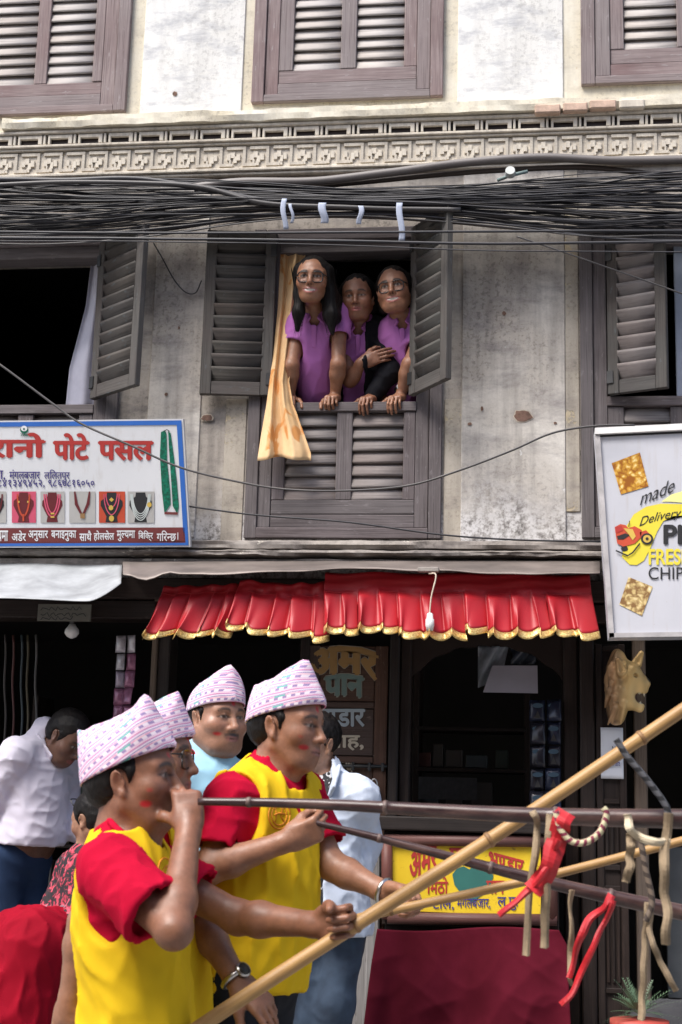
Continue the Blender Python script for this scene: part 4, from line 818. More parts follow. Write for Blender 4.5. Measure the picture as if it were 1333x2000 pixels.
        for ax in range(3):
            o1, o2 = (ax + 1) % 3, (ax + 2) % 3; sl0 = [slice(None)] * 3; sl1 = [slice(None)] * 3; sl0[ax] = slice(0, -1); sl1[ax] = slice(1, None)
            e = np.argwhere(S[tuple(sl0)] != S[tuple(sl1)]); e = e[(e[:, o1] > 0) & (e[:, o2] > 0) & (e[:, o1] < N[o1] - 1) & (e[:, o2] < N[o2] - 1)]
            if not len(e): continue
            neg = S[e[:, 0], e[:, 1], e[:, 2]]; q = []
            for (u, v) in ((-1, -1), (0, -1), (0, 0), (-1, 0)):
                k = e.copy(); k[:, o1] += u; k[:, o2] += v; q.append(cid[k[:, 0], k[:, 1], k[:, 2]])
            q = np.stack(q, 1); q[~neg] = q[~neg][:, ::-1]; Q.append(q)
        Q = np.concatenate(Q); return V, Q[(Q >= 0).all(1)]
    def build(s, name, h, mat, parent=None, color=None, lo=None, hi=None, relax=1):
        V, Q = s.polygonize(h, lo, hi)
        if relax and len(V):
            for _ in range(relax):
                acc = np.zeros_like(V); cnt = np.zeros(len(V))
                for a, b in ((0, 1), (1, 2), (2, 3), (3, 0)):
                    np.add.at(acc, Q[:, a], V[Q[:, b]]); np.add.at(cnt, Q[:, a], 1)
                    np.add.at(acc, Q[:, b], V[Q[:, a]]); np.add.at(cnt, Q[:, b], 1)
                V = V * .5 + .5 * acc / np.maximum(cnt, 1)[:, None]
        me = bpy.data.meshes.new(name); me.vertices.add(len(V)); me.vertices.foreach_set('co', V.astype(np.float32).ravel())
        me.loops.add(Q.size); me.loops.foreach_set('vertex_index', Q.astype(np.int32).ravel()); me.polygons.add(len(Q)); me.polygons.foreach_set('loop_start', np.arange(0, Q.size, 4, dtype=np.int32))
        me.polygons.foreach_set('use_smooth', np.ones(len(Q), bool)); me.update(calc_edges=True)
        if color is not None:
            c = color(V.astype(np.float32)); at = me.color_attributes.new('Col', 'FLOAT_COLOR', 'POINT'); at.data.foreach_set('color', np.concatenate([c, np.ones((len(c), 1))], 1).astype(np.float32).ravel())
        me.materials.append(mat); return link(name, me, parent)
_wr = np.random.default_rng(5)
def waves(n, f, seed, aniso=(1, 1, 1)):
    """smooth pseudo-noise: sum of sines with random directions"""
    g = np.random.default_rng(seed); Dr = g.normal(size=(n, 3)) * np.array(aniso); Dr /= np.linalg.norm(Dr, axis=1, keepdims=True); Dr = Dr * (f * g.uniform(.6, 1.5, (n, 1))); ph = g.uniform(0, 6.28, n)
    Dr = Dr.astype(np.float32); ph = ph.astype(np.float32)
    return lambda P: np.sin(P @ Dr.T + ph).sum(1) / math.sqrt(n)
def wrinkles(amp, f=40, seed=1, aniso=(1, 1, 1), sharp=2.0):
    w1, w2, w3 = waves(5, f * .35, seed), waves(5, f, seed + 1, aniso), waves(5, f * .8, seed + 2, aniso)
    def fn(P):
        a = w1(P); r1 = (1 - np.abs(np.tanh(w2(P + .012 * a[:, None])))) ** sharp; r2 = (1 - np.abs(np.tanh(w3(P - .01 * a[:, None])))) ** sharp
        return (-amp * (r1 + .6 * r2) + amp * .5 + amp * .5 * a * .6).astype(np.float32)
    return fn
def unit(v): v = np.asarray(v, np.float64); return v / (np.linalg.norm(v) + 1e-12)
def frame(f, up):
    """rotation with columns right, forward, up"""
    f = unit(f); r = unit(np.cross(f, up)); u = np.cross(r, f); return np.stack([r, f, u], 1).astype(np.float32)
def J(px, py, Y): return np.array(W(px, py, Y), np.float64)
# ---------------------------------------------------------------- head
def head_ops(S, c, R, sc_=1.0, jaw=1.0, cheek=1.0, nose=1.0, smile=0.0, fat=0.0, ears=True, lips=1.0):
    """c: middle of the head at eye level; R: columns right, forward, up"""
    L = lambda x, y, z: c + (R @ np.array([x, y, z]) * sc_)
    e = lambda p, r, k, mode='u', Rr=None: S.ell(L(*p), np.array(r) * sc_, R if Rr is None else Rr, k * sc_, mode)
    cp = lambda a, b, ra, rb, k, mode='u': S.cap(L(*a), L(*b), ra * sc_, rb * sc_, k * sc_, mode)
    e((0, -.014, .030), (.074, .094, .086), .01)
    e((0, .030, .012), (.066, .060, .080), .03)
    e((0, .028, -.055), (.056 * jaw + fat, .056, .054), .035)
    cp((-.022 * jaw, .060, -.094), (.022 * jaw, .060, -.094), .017 + fat * .5, .017 + fat * .5, .035)
    e((0, .074, -.096), (.017, .014, .015), .022)
    for sx in (-1, 1):
        e((sx * .043, .056, -.026), (.024 * cheek + fat * .6, .026, .022), .03)
        cp((sx * .058 * jaw, .0, -.055), (sx * .035 * jaw, .045, -.090), .014 + fat * .6, .014 + fat * .6, .03)
        if smile: e((sx * .036, .070, -.038), (.016, .014, .013), .02)
        cp((sx * .014, .084, .022), (sx * .048, .070, .021), .009, .007, .018)
        e((sx * .031, .094, .001), (.019, .017, .012), .012, 's')
    for sx in (-1, 1):
        e((sx * .031, .0735, -.0005), (.0145, .0135, .0130), .003)
        cp((sx * .019, .0835, .0045), (sx * .031, .0860, .0085), .0030, .0036, .004); cp((sx * .031, .0860, .0085), (sx * .044, .0795, .0040), .0036, .0028, .004)
        cp((sx * .020, .0830, -.0075), (sx * .043, .0790, -.0075), .0026, .0026, .006)
    cp((0, .086, .010), (0, .1065, -.030), .0085, .0105 * nose, .012); e((0, .1075, -.0335), (.0115 * nose, .0105, .0095), .008)
    for sx in (-1, 1): e((sx * .0125 * nose, .0945, -.037), (.0085, .0105, .0075), .006); e((sx * .0065, .0985, -.0435), (.0035, .004, .003), .002, 's')
    e((0, .070, -.066), (.032, .0245, .026), .02)
    lw = .023 + .010 * smile; up = .006 * smile
    pts = [(-lw, .0785 - .004 * smile, -.066 + up), (-.010, .0935, -.0615), (0, .0955, -.0625), (.010, .0935, -.0615), (lw, .0785 - .004 * smile, -.066 + up)]; rs = [.0022, .0042 * lips, .0040 * lips, .0042 * lips, .0022]
    S.chain([L(*p) for p in pts], [r * sc_ for r in rs], .005 * sc_)
    g = .0045 * smile; pts = [(-lw * .92, .0775 - .004 * smile, -.0675 + up), (-.011, .0915, -.0735 - g), (0, .0930, -.0745 - g), (.011, .0915, -.0735 - g), (lw * .92, .0775 - .004 * smile, -.0675 + up)]; rs = [.0022, .0048 * lips, .0052 * lips, .0048 * lips, .0022]
    S.chain([L(*p) for p in pts], [r * sc_ for r in rs], .005 * sc_)
    S.chain([L(-lw, .084, -.0665 + up), L(0, .0985, -.0678 - g * .5), L(lw, .084, -.0665 + up)], [.0012 * sc_, (.0018 + .0022 * smile) * sc_, .0012 * sc_], .003 * sc_, 's')
    if ears:
        for sx in (-1, 1):
            Re = frame(R @ unit((sx * .35, 1, .0)), R @ unit((sx * .25, -.22, 1)))
            e((sx * .077, -.008, -.010), (.0085, .019, .031), .008, 'u', Re); e((sx * .085, -.004, -.006), (.006, .010, .018), .006, 's', Re); cp((sx * .078, .002, -.034), (sx * .076, .004, -.038), .007, .006, .008)
    return L
def neck_ops(S, L, sc_, base, r=.054, k=.03):
    S.cap(L(0, -.022, -.060), base, r * sc_, r * 1.08 * sc_, k)
def face_color(c, R, sc_, skin, lip=(.30, .10, .085), brow=(.03, .02, .016), smile=0.0, tika=(), beard=0.0, must=0.0, browz=.027, eyes=1.0, lipx=1.0, rough=.06, stub=0.0):
    skin = np.array(skin); sm = lambda d, w=.002: np.clip(.5 - d / (2 * w), 0, 1)[:, None]
    n1, n2 = waves(8, 60, 31), waves(8, 190, 33)
    def fn(V):
        C = np.tile(skin, (len(V), 1)) * (1 + rough * n1(V) + rough * .5 * n2(V))[:, None]
        q = (V - c.astype(np.float32)) @ R / sc_; x, y, z = q[:, 0], q[:, 1], q[:, 2]; near = (np.abs(x) < .12) & (np.abs(y) < .14) & (np.abs(z) < .15)
        mixc = lambda C, m, col: C * (1 - m) + np.array(col) * m
        front = (y > .05)[:, None]; ax = np.abs(x)
        C = mixc(C, sm(np.hypot((ax - .045) / 1.2, z + .03) - .018, .014) * .22 * front, skin * (1.25, .85, .85)); C = mixc(C, sm(np.hypot(x, z + .034) - .012, .006) * .2 * front, skin * (1.2, .86, .86))
        C = mixc(C, sm(np.hypot((ax - .031) / 1.3, z + .001) - .013, .006) * .35 * front, skin * .55)
        if stub: C = mixc(C, sm(np.maximum(np.abs(x) - .06, np.abs(z + .085) - .04), .012) * stub * front, skin * (.55, .55, .6))
        bz = browz - .006 * ((ax - .03) / .02) ** 2; bt = np.where(ax < .045, .0048, .0034)
        C = mixc(C, sm(np.maximum(np.abs(z - bz) - bt, np.abs(ax - .033) - .019), .0018) * front * .9, brow)
        ew, eh = .0135, .0058 * eyes; ed = np.hypot((ax - .031) / ew, (z - .0005) / eh) - 1
        C = mixc(C, sm(ed * eh + .0002, .0012) * front, (.36, .33, .31)); C = mixc(C, sm(np.maximum(np.hypot(ax - .031, z - .001) - .0062, ed * eh), .0012) * front, (.025, .014, .01))
        C = mixc(C, sm(np.abs(ed * eh - .0012) - .0012, .0010) * front * (z > -.001)[:, None] * .9, (.03, .02, .018))
        lw = (.024 + .010 * smile) * lipx; zc = -.0668 + .006 * smile * np.clip(ax / lw, 0, 1) ** 2 - .0022 * smile; lh = (.0095 + .004 * smile) * np.sqrt(np.clip(1 - (ax / lw) ** 2, 0, 1)); lf = (y > .06)[:, None]
        C = mixc(C, sm(np.maximum(np.abs(z - zc) - lh, ax - lw), .0018) * lf * .85, lip)
        if smile > .3:
            th = .0058 * smile * np.sqrt(np.clip(1 - (ax / (lw * .82)) ** 2, 0, 1)); C = mixc(C, sm(np.maximum(np.abs(z - zc - .0005) - th, ax - lw * .82), .0010) * lf, (.10, .04, .035)); C = mixc(C, sm(np.maximum(np.abs(z - zc - .0012) - th * .72, ax - lw * .74), .0010) * lf, (.72, .69, .64))
        else: C = mixc(C, sm(np.maximum(np.abs(z + .0668) - .0010, ax - lw), .001) * lf * .8, np.array(lip) * .35)
        C = mixc(C, sm(np.hypot(ax - .0065, (z + .0425) * 1.2) - .0035, .0015) * (y > .085)[:, None] * .9, (.03, .015, .012))
        if must: C = mixc(C, sm(np.maximum(np.abs(z + .053 + ax * .12) - .0055, ax - .028), .003) * (y > .06)[:, None] * must, (.035, .028, .025))
        for t in tika: C = mixc(C, sm(np.sqrt((((q - np.array(t[:3])) / np.array([3.0 if t[0] > .03 else 1.2, 1.6 if t[0] > .03 else 3.0, t[4] if len(t) > 4 else 1])) ** 2).sum(1)) - t[3] * .72, .0018) * .92, (.52, .012, .022))
        return np.clip(np.where(near[:, None], C, C), 0, 1)
    return fn
# ---------------------------------------------------------------- arms and hands
FL = [(.043, .026, .021), (.047, .030, .022), (.043, .028, .021), (.034, .021, .019)]; FR = [.0083, .0086, .0082, .0073]
def rot(v, ax, a): ax = unit(ax); return v * math.cos(a) + np.cross(ax, v) * math.sin(a) + ax * np.dot(ax, v) * (1 - math.cos(a))
def hand_ops(S, wrist, f, n, thumb, curl=(.5, .6, .4), spread=.08, tdir=(.55, .65, .5), tcurl=.4, sc_=1.0, curls=None, fat=1.0):
    """f: wrist -> knuckles, n: palm normal (the way the palm looks), thumb: +1 / -1 thumb lies at +-(f x n)"""
    f = unit(f); n = unit(n - f * np.dot(n, f)); s = np.cross(f, n) * thumb; wrist = np.array(wrist)
    R = np.stack([s, f, n], 1).astype(np.float32)
    S.box(wrist + f * .048 * sc_, np.array([.036, .046, .0135]) * sc_, R, .012 * sc_, .012); S.cap(wrist - f * .012, wrist + f * .03 * sc_, .024 * sc_, .022 * sc_, .02)
    S.ell(wrist + (f * .032 + s * .022 + n * .010) * sc_, np.array([.017, .028, .014]) * sc_, R, .01); S.ell(wrist + (f * .040 - s * .024 + n * .008) * sc_, np.array([.013, .032, .012]) * sc_, R, .01)
    tips = []
    for i in range(4):
        off = (.029, .0095, -.010, -.028)[i]; kx = (.088, .094, .089, .079)[i]; p = wrist + (f * kx + s * off - n * .001) * sc_; d = unit(f + s * off * spread * 30 * .1); cl = curls[i] if curls else curl; ax = np.cross(f, n)
        pts = [p - d * .012 * sc_, p]
        for j in range(3): d = rot(d, ax, cl[j]); p = p + d * FL[i][j] * sc_; pts.append(p)
        r = FR[i] * sc_ * fat; q = len(S.ops); S.chain(pts, [r * 1.05, r * 1.08, r * .96, r * .95, r * .80], .0022); tips.append(p)
    b = wrist + (f * .022 + s * .026 + n * .006) * sc_; d = unit(s * tdir[0] + f * tdir[1] + n * tdir[2]); pts = [b]; p = b; ax = np.cross(d, f * .3 + n)
    for j, ln in enumerate((.042, .033, .027)): p = p + d * ln * sc_; pts.append(p); d = rot(d, np.cross(s, n) * 1.0 if False else np.cross(d, unit(n - s * .9)), tcurl) if j < 2 else d
    S.chain(pts, [.0145 * sc_ * fat, .0125 * sc_ * fat, .0105 * sc_ * fat, .0088 * sc_ * fat], .008); return tips
def arm_ops(S, sh, el, wr, ru=.050, re=.040, rw=.026, k=.02):
    sh, el, wr = map(np.array, (sh, el, wr)); S.cap(sh, el, ru, re * .98, k); m = el + (wr - el) * .28; S.cap(el, m, re, re * 1.06, k); S.cap(m, wr, re * 1.06, rw, k)
    S.ell(el, (re * .90,) * 3, None, k)
# ---------------------------------------------------------------- materials for people
def skin_mat(nm, rough=.48):
    b = NB(nm); at = b.n('VertexColor'); at.layer_name = 'Col'; vv = b.coord('Object'); mot = b.ramp(b.noise(vv, 55, 6, .7), [(.3, (.80, .76, .74)), (.7, (1.12, 1.08, 1.06))]); b.base(b.mix(1.0, at.outputs[0], mot, 'MULTIPLY')); b.rough(b.ramp(b.noise(vv, 30, 4, .6), [(.3, .36), (.7, .58)])); b.b.inputs['Subsurface Weight'].default_value = .12; b.b.inputs['Subsurface Radius'].default_value = (.6, .25, .15); b.b.inputs['Subsurface Scale'].default_value = .012
    b.bump(b.noise(b.coord('Object'), 230, 5, .65), .28, .0022); return b.m
SKIN = skin_mat('skin'); HAIR = NB('black_hair'); _h = HAIR.noise(HAIR.coord('Object', (160, 160, 12)), 1.5, 3, .6); HAIR.base(HAIR.ramp(_h, [(.3, (.004, .0035, .0035)), (.7, (.014, .011, .010))])).rough(.5); HAIR.b.inputs['Specular IOR Level'].default_value = .18; HAIR.bump(_h, .7, .003); HAIR = HAIR.m
def fabric(nm, c, var=.12, rough=.8, fine=900, bump=.12, big=3.5):
    b = NB(nm); v = b.coord('Object'); n_ = b.noise(v, big, 5, .6); dk = tuple(x * (1 - var) for x in c); lt = tuple(min(1, x * (1 + var)) for x in c); b.base(b.ramp(n_, [(.3, dk), (.7, lt)])).rough(rough); b.b.inputs['Specular IOR Level'].default_value = .08
    b.bump(b.math('ADD', b.noise(v, fine, 2, .5), b.math('MULTIPLY', b.noise(b.coord('Object', (1, 1, .45)), 26, 5, .6), 2.2)), bump * 2.2, .0022); return b.m
# ================================================================ PEOPLE
YEL = fabric('yellow_vest_cloth', (.73, .475, .016), .08, .75); REDC = fabric('red_tee_cloth', (.43, .005, .030), .14, .9)
DARKTR = fabric('dark_trousers', (.018, .02, .026), .2); SHOE = simple('shoe', (.02, .018, .016), .5)
def sleeve(S, a, b, ra, rb, frac=1.0, k=.03, hollow=.009):
    a, b = np.array(a), np.array(b); e = a + (b - a) * frac; d = unit(b - a); rr = ra + (rb - ra) * frac
    T_ = Solid().cap(a, a + (b - a) * frac * 1.25, ra, rr); fn0 = T_.ops[0][0]; e32, d32 = NV(e), NV(d)
    S.op(lambda P: np.maximum(fn0(P), (P - e32) @ d32), (a + e) / 2, np.linalg.norm(e - a) + max(ra, rb), k)
    return (e, d, rr, hollow)
def hollow_end(S, q):
    e, d, rr, t = q; S.cap(e - d * .006, e + d * .08, rr - t, rr - t, .002, 's')
def torso_ops(S, neck, shR, shL, chest, belly, pelv, R, off=0.0, wc=.158, dc=.108, wb=.146, db=.122, wp=.158, dp=.122, k=.07, sr=.052):
    """R columns right, forward, up"""
    neck, shR, shL, chest, belly, pelv = map(np.array, (neck, shR, shL, chest, belly, pelv))
    S.ell(chest, (wc + off, dc + off, .175 + off), R, k); S.ell(belly, (wb + off, db + off, .17 + off), R, k); S.ell(pelv, (wp + off, dp + off, .15 + off), R, k)
    S.cap(shR, shL, sr + off, sr + off, k * .9)
    for sh in (shR, shL): S.cap(neck, sh * .8 + neck * .2, .042 + off * .7, .050 + off, .05)
def legs(parent, hipR, hipL, kneeR, kneeL, ankR, ankL, mat, r=(.098, .075, .062), h=.009, shoes=True, fdir=(1, 0, 0), wr=.004, pelv=None, cut=None):
    S = Solid()
    for a, b, c in ((hipR, kneeR, ankR), (hipL, kneeL, ankL)): S.chain([a, b, c], r, .03)
    hc = (np.array(hipR) + np.array(hipL)) / 2; S.ell(hc + np.array((0, 0, .03)), (.145, .13, .14), None, .06)
    if cut is not None: S.half(cut, (0, 0, 1))
    if wr: S.disp(wrinkles(wr, 34, 3, (1, 1, .4)))
    S.build('trousers', h, mat, parent)
    if shoes:
        for a in (ankR, ankL):
            T_ = Solid(); a = np.array(a); f = unit(fdir); T_.ell((a[0] + f[0] * .06, a[1] + f[1] * .06, a[2] - .045), (.13, .05, .04), frame(np.cross((0, 0, 1), f), (0, 0, 1)), .02); T_.cap((a[0], a[1], a[2] - .03), (a[0], a[1], a[2] + .03), .045, .045, .03); T_.half((0, 0, a[2] - .075), (0, 0, -1)); T_.build('shoe', .008, SHOE, parent)
def hat_pattern(nm, diag=0.0, su=26, sv=5.0):
    b = NB(nm); tc = b.n('TexCoord'); sx = b.n('SeparateXYZ'); b.nt.links.new(tc.outputs['UV'], sx.inputs[0]); U, V_ = sx.outputs[0], sx.outputs[1]
    v2 = b.math('ADD', b.math('MULTIPLY', V_, sv), b.math('MULTIPLY', U, diag)); row = b.math('FRACT', v2)
    u2 = b.math('FRACT', b.math('ADD', b.math('MULTIPLY', U, su), b.math('MULTIPLY', V_, -diag * .6))); u3 = b.math('FRACT', b.math('MULTIPLY', U, su * .55))
    W_ = (.76, .67, .73); base = b.ramp(row, [(0, (.62, .20, .36)), (.09, W_), (.17, (.68, .42, .58)), (.24, W_), (.55, (.66, .24, .38)), (.66, (.70, .60, .70)), (.72, (.22, .16, .36)), (.80, W_), (.93, (.46, .30, .52))], 'CONSTANT')
    dash = b.math('MULTIPLY', b.math('GREATER_THAN', u2, .52), b.math('MULTIPLY', b.math('GREATER_THAN', row, .26), b.math('LESS_THAN', row, .52))); c = b.mix(b.math('MULTIPLY', dash, .85), base, (.20, .13, .34))
    pk = b.math('MULTIPLY', b.math('GREATER_THAN', u3, .45), b.math('MULTIPLY', b.math('GREATER_THAN', row, .55), b.math('LESS_THAN', row, .66))); c = b.mix(pk, c, (.80, .46, .52))
    cb = b.math('FRACT', b.math('MULTIPLY', U, su * .14)); tl = b.math('MULTIPLY', b.math('GREATER_THAN', cb, .82), b.math('MULTIPLY', b.math('GREATER_THAN', row, .53), b.math('LESS_THAN', row, .70))); c = b.mix(tl, c, (.10, .42, .36))
    wv = b.noise(b.coord('UV', (300, 90, 1)), 1, 2, .5); c = b.mix(b.ramp(wv, [(.35, .15), (.6, 0)]), c, (.30, .16, .32))
    b.base(c).rough(.85); b.bump(wv, .25, .002); return b.m
def hat(parent, L, mat, prof, brim=(.004, .060), a=.0885, b_=.110, yc=-.010, lean=0.0, top=.9, seed=0, nt=18):
    """folded wedge cap: oval rim closing to a slanted crest"""
    r = random.Random(seed); N = 72; V, Fc, UV = [], [], []; py_, pz_ = zip(*prof)
    for j in range(nt + 1):
        t = j / nt
        for i in range(N):
            th = 2 * math.pi * i / N; x, y = a * math.sin(th), b_ * math.cos(th); zb = brim[0] + (brim[1] - brim[0]) * (y + b_) / (2 * b_)
            yt = py_[0] + (py_[-1] - py_[0]) * (y + b_) / (2 * b_); zt = float(np.interp(yt, py_, pz_)); s = t ** 3.2
            xx = x * (1 - s * top) + lean * s * .03; yy = (y + yc) * (1 - t) + yt * t; zz = zb * (1 - t) + zt * t
            wob = .0035 * math.sin(th * 5 + seed + t * 3) + .0025 * math.sin(th * 11 + seed * 2) * t - .004 * math.sin(math.pi * t) * (1 + math.sin(th * 3 + seed)) ; xx *= 1 + wob * 6; zz += wob * .6 * t
            V.append(L(xx, yy, zz)); UV.append((i / N if i <= N / 2 else 1 - i / N, t * (zt - zb) / .13))
    for j in range(nt):
        for i in range(N):
            i2 = (i + 1) % N; Fc.append((j * N + i, j * N + i2, (j + 1) * N + i2, (j + 1) * N + i))
    for i in range(N // 2): Fc.append((nt * N + i, nt * N + i + 1, nt * N + (N - i - 1) % N, nt * N + (N - i) % N)) if 0 < i < N // 2 - 0 and (N - i - 1) % N != i + 1 else None
    me = mesh('cap', V, [f for f in Fc if f and len(set(f)) == 4], mat, True, UV); o = link('cap', me, parent); md = o.modifiers.new('solid', 'SOLIDIFY'); md.thickness = .004; md.offset = 1; return o
def short_hair(parent, c, R, sc_, front=.045, low=-.045, h=.005, vol=.006, topcut=None):
    S = Solid(); L = lambda x, y, z: c + (R @ np.array([x, y, z]) * sc_)
    S.ell(L(0, -.016, .030), np.array((.074 + vol, .094 + vol, .086 + vol)) * sc_, R, .01); S.ell(L(0, -.045, -.01), np.array((.066 + vol * .6, .062 + vol * .6, .058)) * sc_, R, .02)
    S.half(L(0, front, .055), R @ np.array([0, 1, -.42])); S.half(L(0, -.02, low), R @ np.array([0, .75, -1]))
    if topcut is not None: S.half(L(0, 0, topcut[0]), R @ np.array([0, -topcut[1], 1]))
    for sx in (-1, 1): S.cap(L(sx * .072, .020, .02), L(sx * .071, .012, -.012), .010 * sc_, .006 * sc_, .012)
    for sx in (-1, 1): S.ell(L(sx * .083, -.006, -.010), np.array((.022, .022, .034)) * sc_, R, .004, 's')
    w = waves(10, 330, 9); S.disp(lambda P: .0013 * w(P)); return S.build('hair', h, HAIR, parent)
def spectacles(parent, L, mat, w=.027, hgt=.022, cx=.031, y=.094, z=-.004, r=.0024, temple=True, name='spectacles'):
    e = empty(name, Vector(L(0, y, z)), parent=parent)
    for sx in (-1, 1):
        pts = []
        for k in range(29):
            t = 2 * math.pi * k / 28; ct, st = math.cos(t), math.sin(t); q = 3.2; x = math.copysign(abs(ct) ** (2 / q), ct) * w; zz = math.copysign(abs(st) ** (2 / q), st) * hgt; pts.append(Vector(L(sx * cx + x * (1 if 1 else 0), y - abs(x + sx * cx) ** 2 * 2.2 * .6, z + zz - (.003 if zz < 0 else 0))))
        tube('rim', pts, r, mat, e, 6)
        if temple: tube('temple', [Vector(L(sx * (cx + w), y - .004, z + hgt * .5)), Vector(L(sx * .078, .04, z + hgt * .5)), Vector(L(sx * .080, -.012, z + .006))], r * .8, mat, e, 6)
        GLS = bpy.data.materials.get('lens_glass')
        if GLS is None:
            bb = NB('lens_glass'); bb.b.inputs['Base Color'].default_value = (.95, .97, 1, 1); bb.b.inputs['Roughness'].default_value = .03; bb.b.inputs['Transmission Weight'].default_value = 1.0; bb.b.inputs['IOR'].default_value = 1.02; bb.b.inputs['Alpha'].default_value = .25; GLS = bb.m
        poly_sheet('lens', [p for p in pts[:-1]], GLS, e)
    tube('bridge', [Vector(L(-(cx - w) - .001, y, z + .006)), Vector(L(0, y + .002, z + .009)), Vector(L(cx - w + .001, y, z + .006))], r, mat, e, 6); return e
BLKF = simple('black_acetate', (.012, .011, .012), .25)
def person(label, base, group=None):
    return empty('person', (base[0], base[1], base[2]), label, 'person', group)
PROF = [(-.126, .118), (-.07, .128), (-.02, .143), (.015, .165), (.036, .186), (.052, .178), (.076, .125), (.106, .070)]
MARCH = 'festival marchers in patterned caps'

def dress(e, L, R, sc_, neck, shR, shL, elR, elL, chest, belly, pel, Rt, frac=(.66, .66), hem=None, seed=1, vest=True, db=.126, off=0.0, sr_=.072, scoop=None):
    """red tee with sleeves and yellow vest over it"""
    r_ = Rt[:, 0].astype(float); f_ = Rt[:, 1].astype(float); u_ = Rt[:, 2].astype(float)
    S = Solid(); torso_ops(S, neck, shR, shL, chest, belly, pel, Rt, .006 + off, k=.07, sr=.050, db=db - .010, dp=.112)
    q1 = sleeve(S, shR, elR, sr_, sr_ + .006, frac[0], hollow=.013); q2 = sleeve(S, shL, elL, sr_, sr_ + .006, frac[1], hollow=.013); S.cap(neck - u_ * .02, L(0, -.026, -.118), .070, .064, .02)
    S.cap(neck - u_ * .05 + f_ * .01, L(.0, -.015, -.04), .0585, .0565, .004, 's'); hollow_end(S, q1); hollow_end(S, q2); S.half(pel + u_ * .06, -u_); S.disp(wrinkles(.0075, 62, seed, (1, 1, .7), 1.8)); S.build('tee', .0058, REDC, e)
    S = Solid(); torso_ops(S, neck, shR, shL, chest, belly, pel, Rt, .018 + off, k=.08, sr=.046, db=db); S.cap(belly - u_ * .06, (pel if hem is None else hem) - u_ * .06, db + .014 + off, .138 + off, .07)
    for sh, sg in ((shR, 1), (shL, -1)):
        S.ell(sh + r_ * sg * .075 + f_ * .008 - u_ * .035, (.110, .108, .150), frame(f_ - u_ * .22, u_ + f_ * .22), .006, 's')
    S.ell(neck + f_ * .030 + u_ * .012, (.092, .092, .080), frame(f_ - u_ * .6, u_ + f_ * .5), .006, 's')
    h_ = pel - u_ * .13 if hem is None else hem; S.half(h_, -u_ - f_ * .05)
    w1 = wrinkles(.0090, 42, seed + 20, (1, 1, .5), 1.8); w2 = waves(6, 95, seed + 40, (1, 1, .5)); S.disp(lambda P: w1(P) + .0016 * w2(P)); S.build('vest', .006, YEL, e)
# ---------------------------------------------------------------- marcher blowing the long dark horn
def marcher_one():
    Y0 = -3.10; hc = J(260, 1522, Y0); R = frame((1, -.07, .11), (-.11, 0, 1)); sc_ = 1.05
    pel = J(262, 2085, Y0); e = person('man in yellow vest blowing the dark horn, one hand at his lips', (pel[0], Y0, 0), MARCH)
    neck = J(228, 1662, Y0); shR = J(216, 1702, Y0 - .150); shL = J(272, 1690, Y0 + .165); elR = J(340, 1818, Y0 - .25); wrR = J(369, 1618, Y0 - .085); elL = J(466, 1792, Y0 + .14); wrL = J(622, 1806, Y0 + .03)
    chest = J(246, 1765, Y0); belly = J(266, 1900, Y0); Rt = frame((1, .02, 0), (.03, 0, 1))
    S = Solid(); L = head_ops(S, hc, R, sc_, jaw=1.02, cheek=1.05, nose=1.08, fat=.004); neck_ops(S, L, sc_, neck + np.array((.0, 0, -.02)), .055); S.cap(L(.0, .02, -.085), J(262, 1665, Y0), .045, .04, .03)
    torso_ops(S, neck, shR, shL, chest, belly, pel, Rt, -.02)
    arm_ops(S, shR, elR, wrR, .047, .0365, .0265); arm_ops(S, shL, elL, wrL, .047, .0375, .0265)
    hand_ops(S, wrR, unit(J(366, 1560, Y0 - .06) - wrR), np.array((-.25, 1, .05)), 1, sc_=.96, curls=[(1.05, 1.25, .7), (1.15, 1.2, .7), (1.2, 1.2, .8), (1.3, 1.2, .8)], tdir=(.8, .6, .55), tcurl=.25)
    hand_ops(S, wrL, unit(J(672, 1800, Y0) - wrL), np.array((0, -1, .0)), -1, sc_=1.02, curls=[(1.25, 1.45, .7), (1.3, 1.45, .8), (1.3, 1.45, .8), (1.35, 1.4, .8)], tdir=(.32, .8, .62), tcurl=.35)
    col = face_color(hc, R, sc_, (.235, .108, .064), lip=(.20, .07, .06), eyes=.62, tika=[(.055, .060, -.030, .0085), (.060, .048, -.058, .0105), (.010, .097, .045, .010)], stub=.25, browz=.026)
    S.build('body', .0042, SKIN, e, col, lo=(-9, -9, .75))
    hat(e, L, hat_pattern('topi_diagonal', 7.5, 30, 4.6), PROF, (-.006, .062), seed=1); short_hair(e, hc, R, sc_, .052, -.062, topcut=(.04, .26))
    dress(e, L, R, sc_, neck, shR, shL, elR, elL, chest, belly, pel, Rt, (.70, .62), None, 7, db=.104, off=-.012)
    rb = Solid(); P = [J(205, 1590, Y0 - .01), J(222, 1612, Y0 - .075), J(252, 1640, Y0 - .098), J(284, 1682, Y0 - .098), J(312, 1730, Y0 - .075), J(330, 1780, Y0 - .04)]; P = [np.array(p) for p in spline([Vector(p) for p in P], 14)]; rb.chain(P, [.008] * 8 + [.006] * 7, .004); rb.build('neck_ribbon', .004, REDC, e)
    hR, hL = J(255, 2130, Y0 - .085), J(265, 2130, Y0 + .085); legs(e, hR, hL, (hR[0] + .10, hR[1], .46), (hL[0] - .02, hL[1], .46), (hR[0] + .04, hR[1], .085), (hL[0] - .22, hL[1], .10), DARKTR)
    return e, L
m1, L1 = marcher_one()
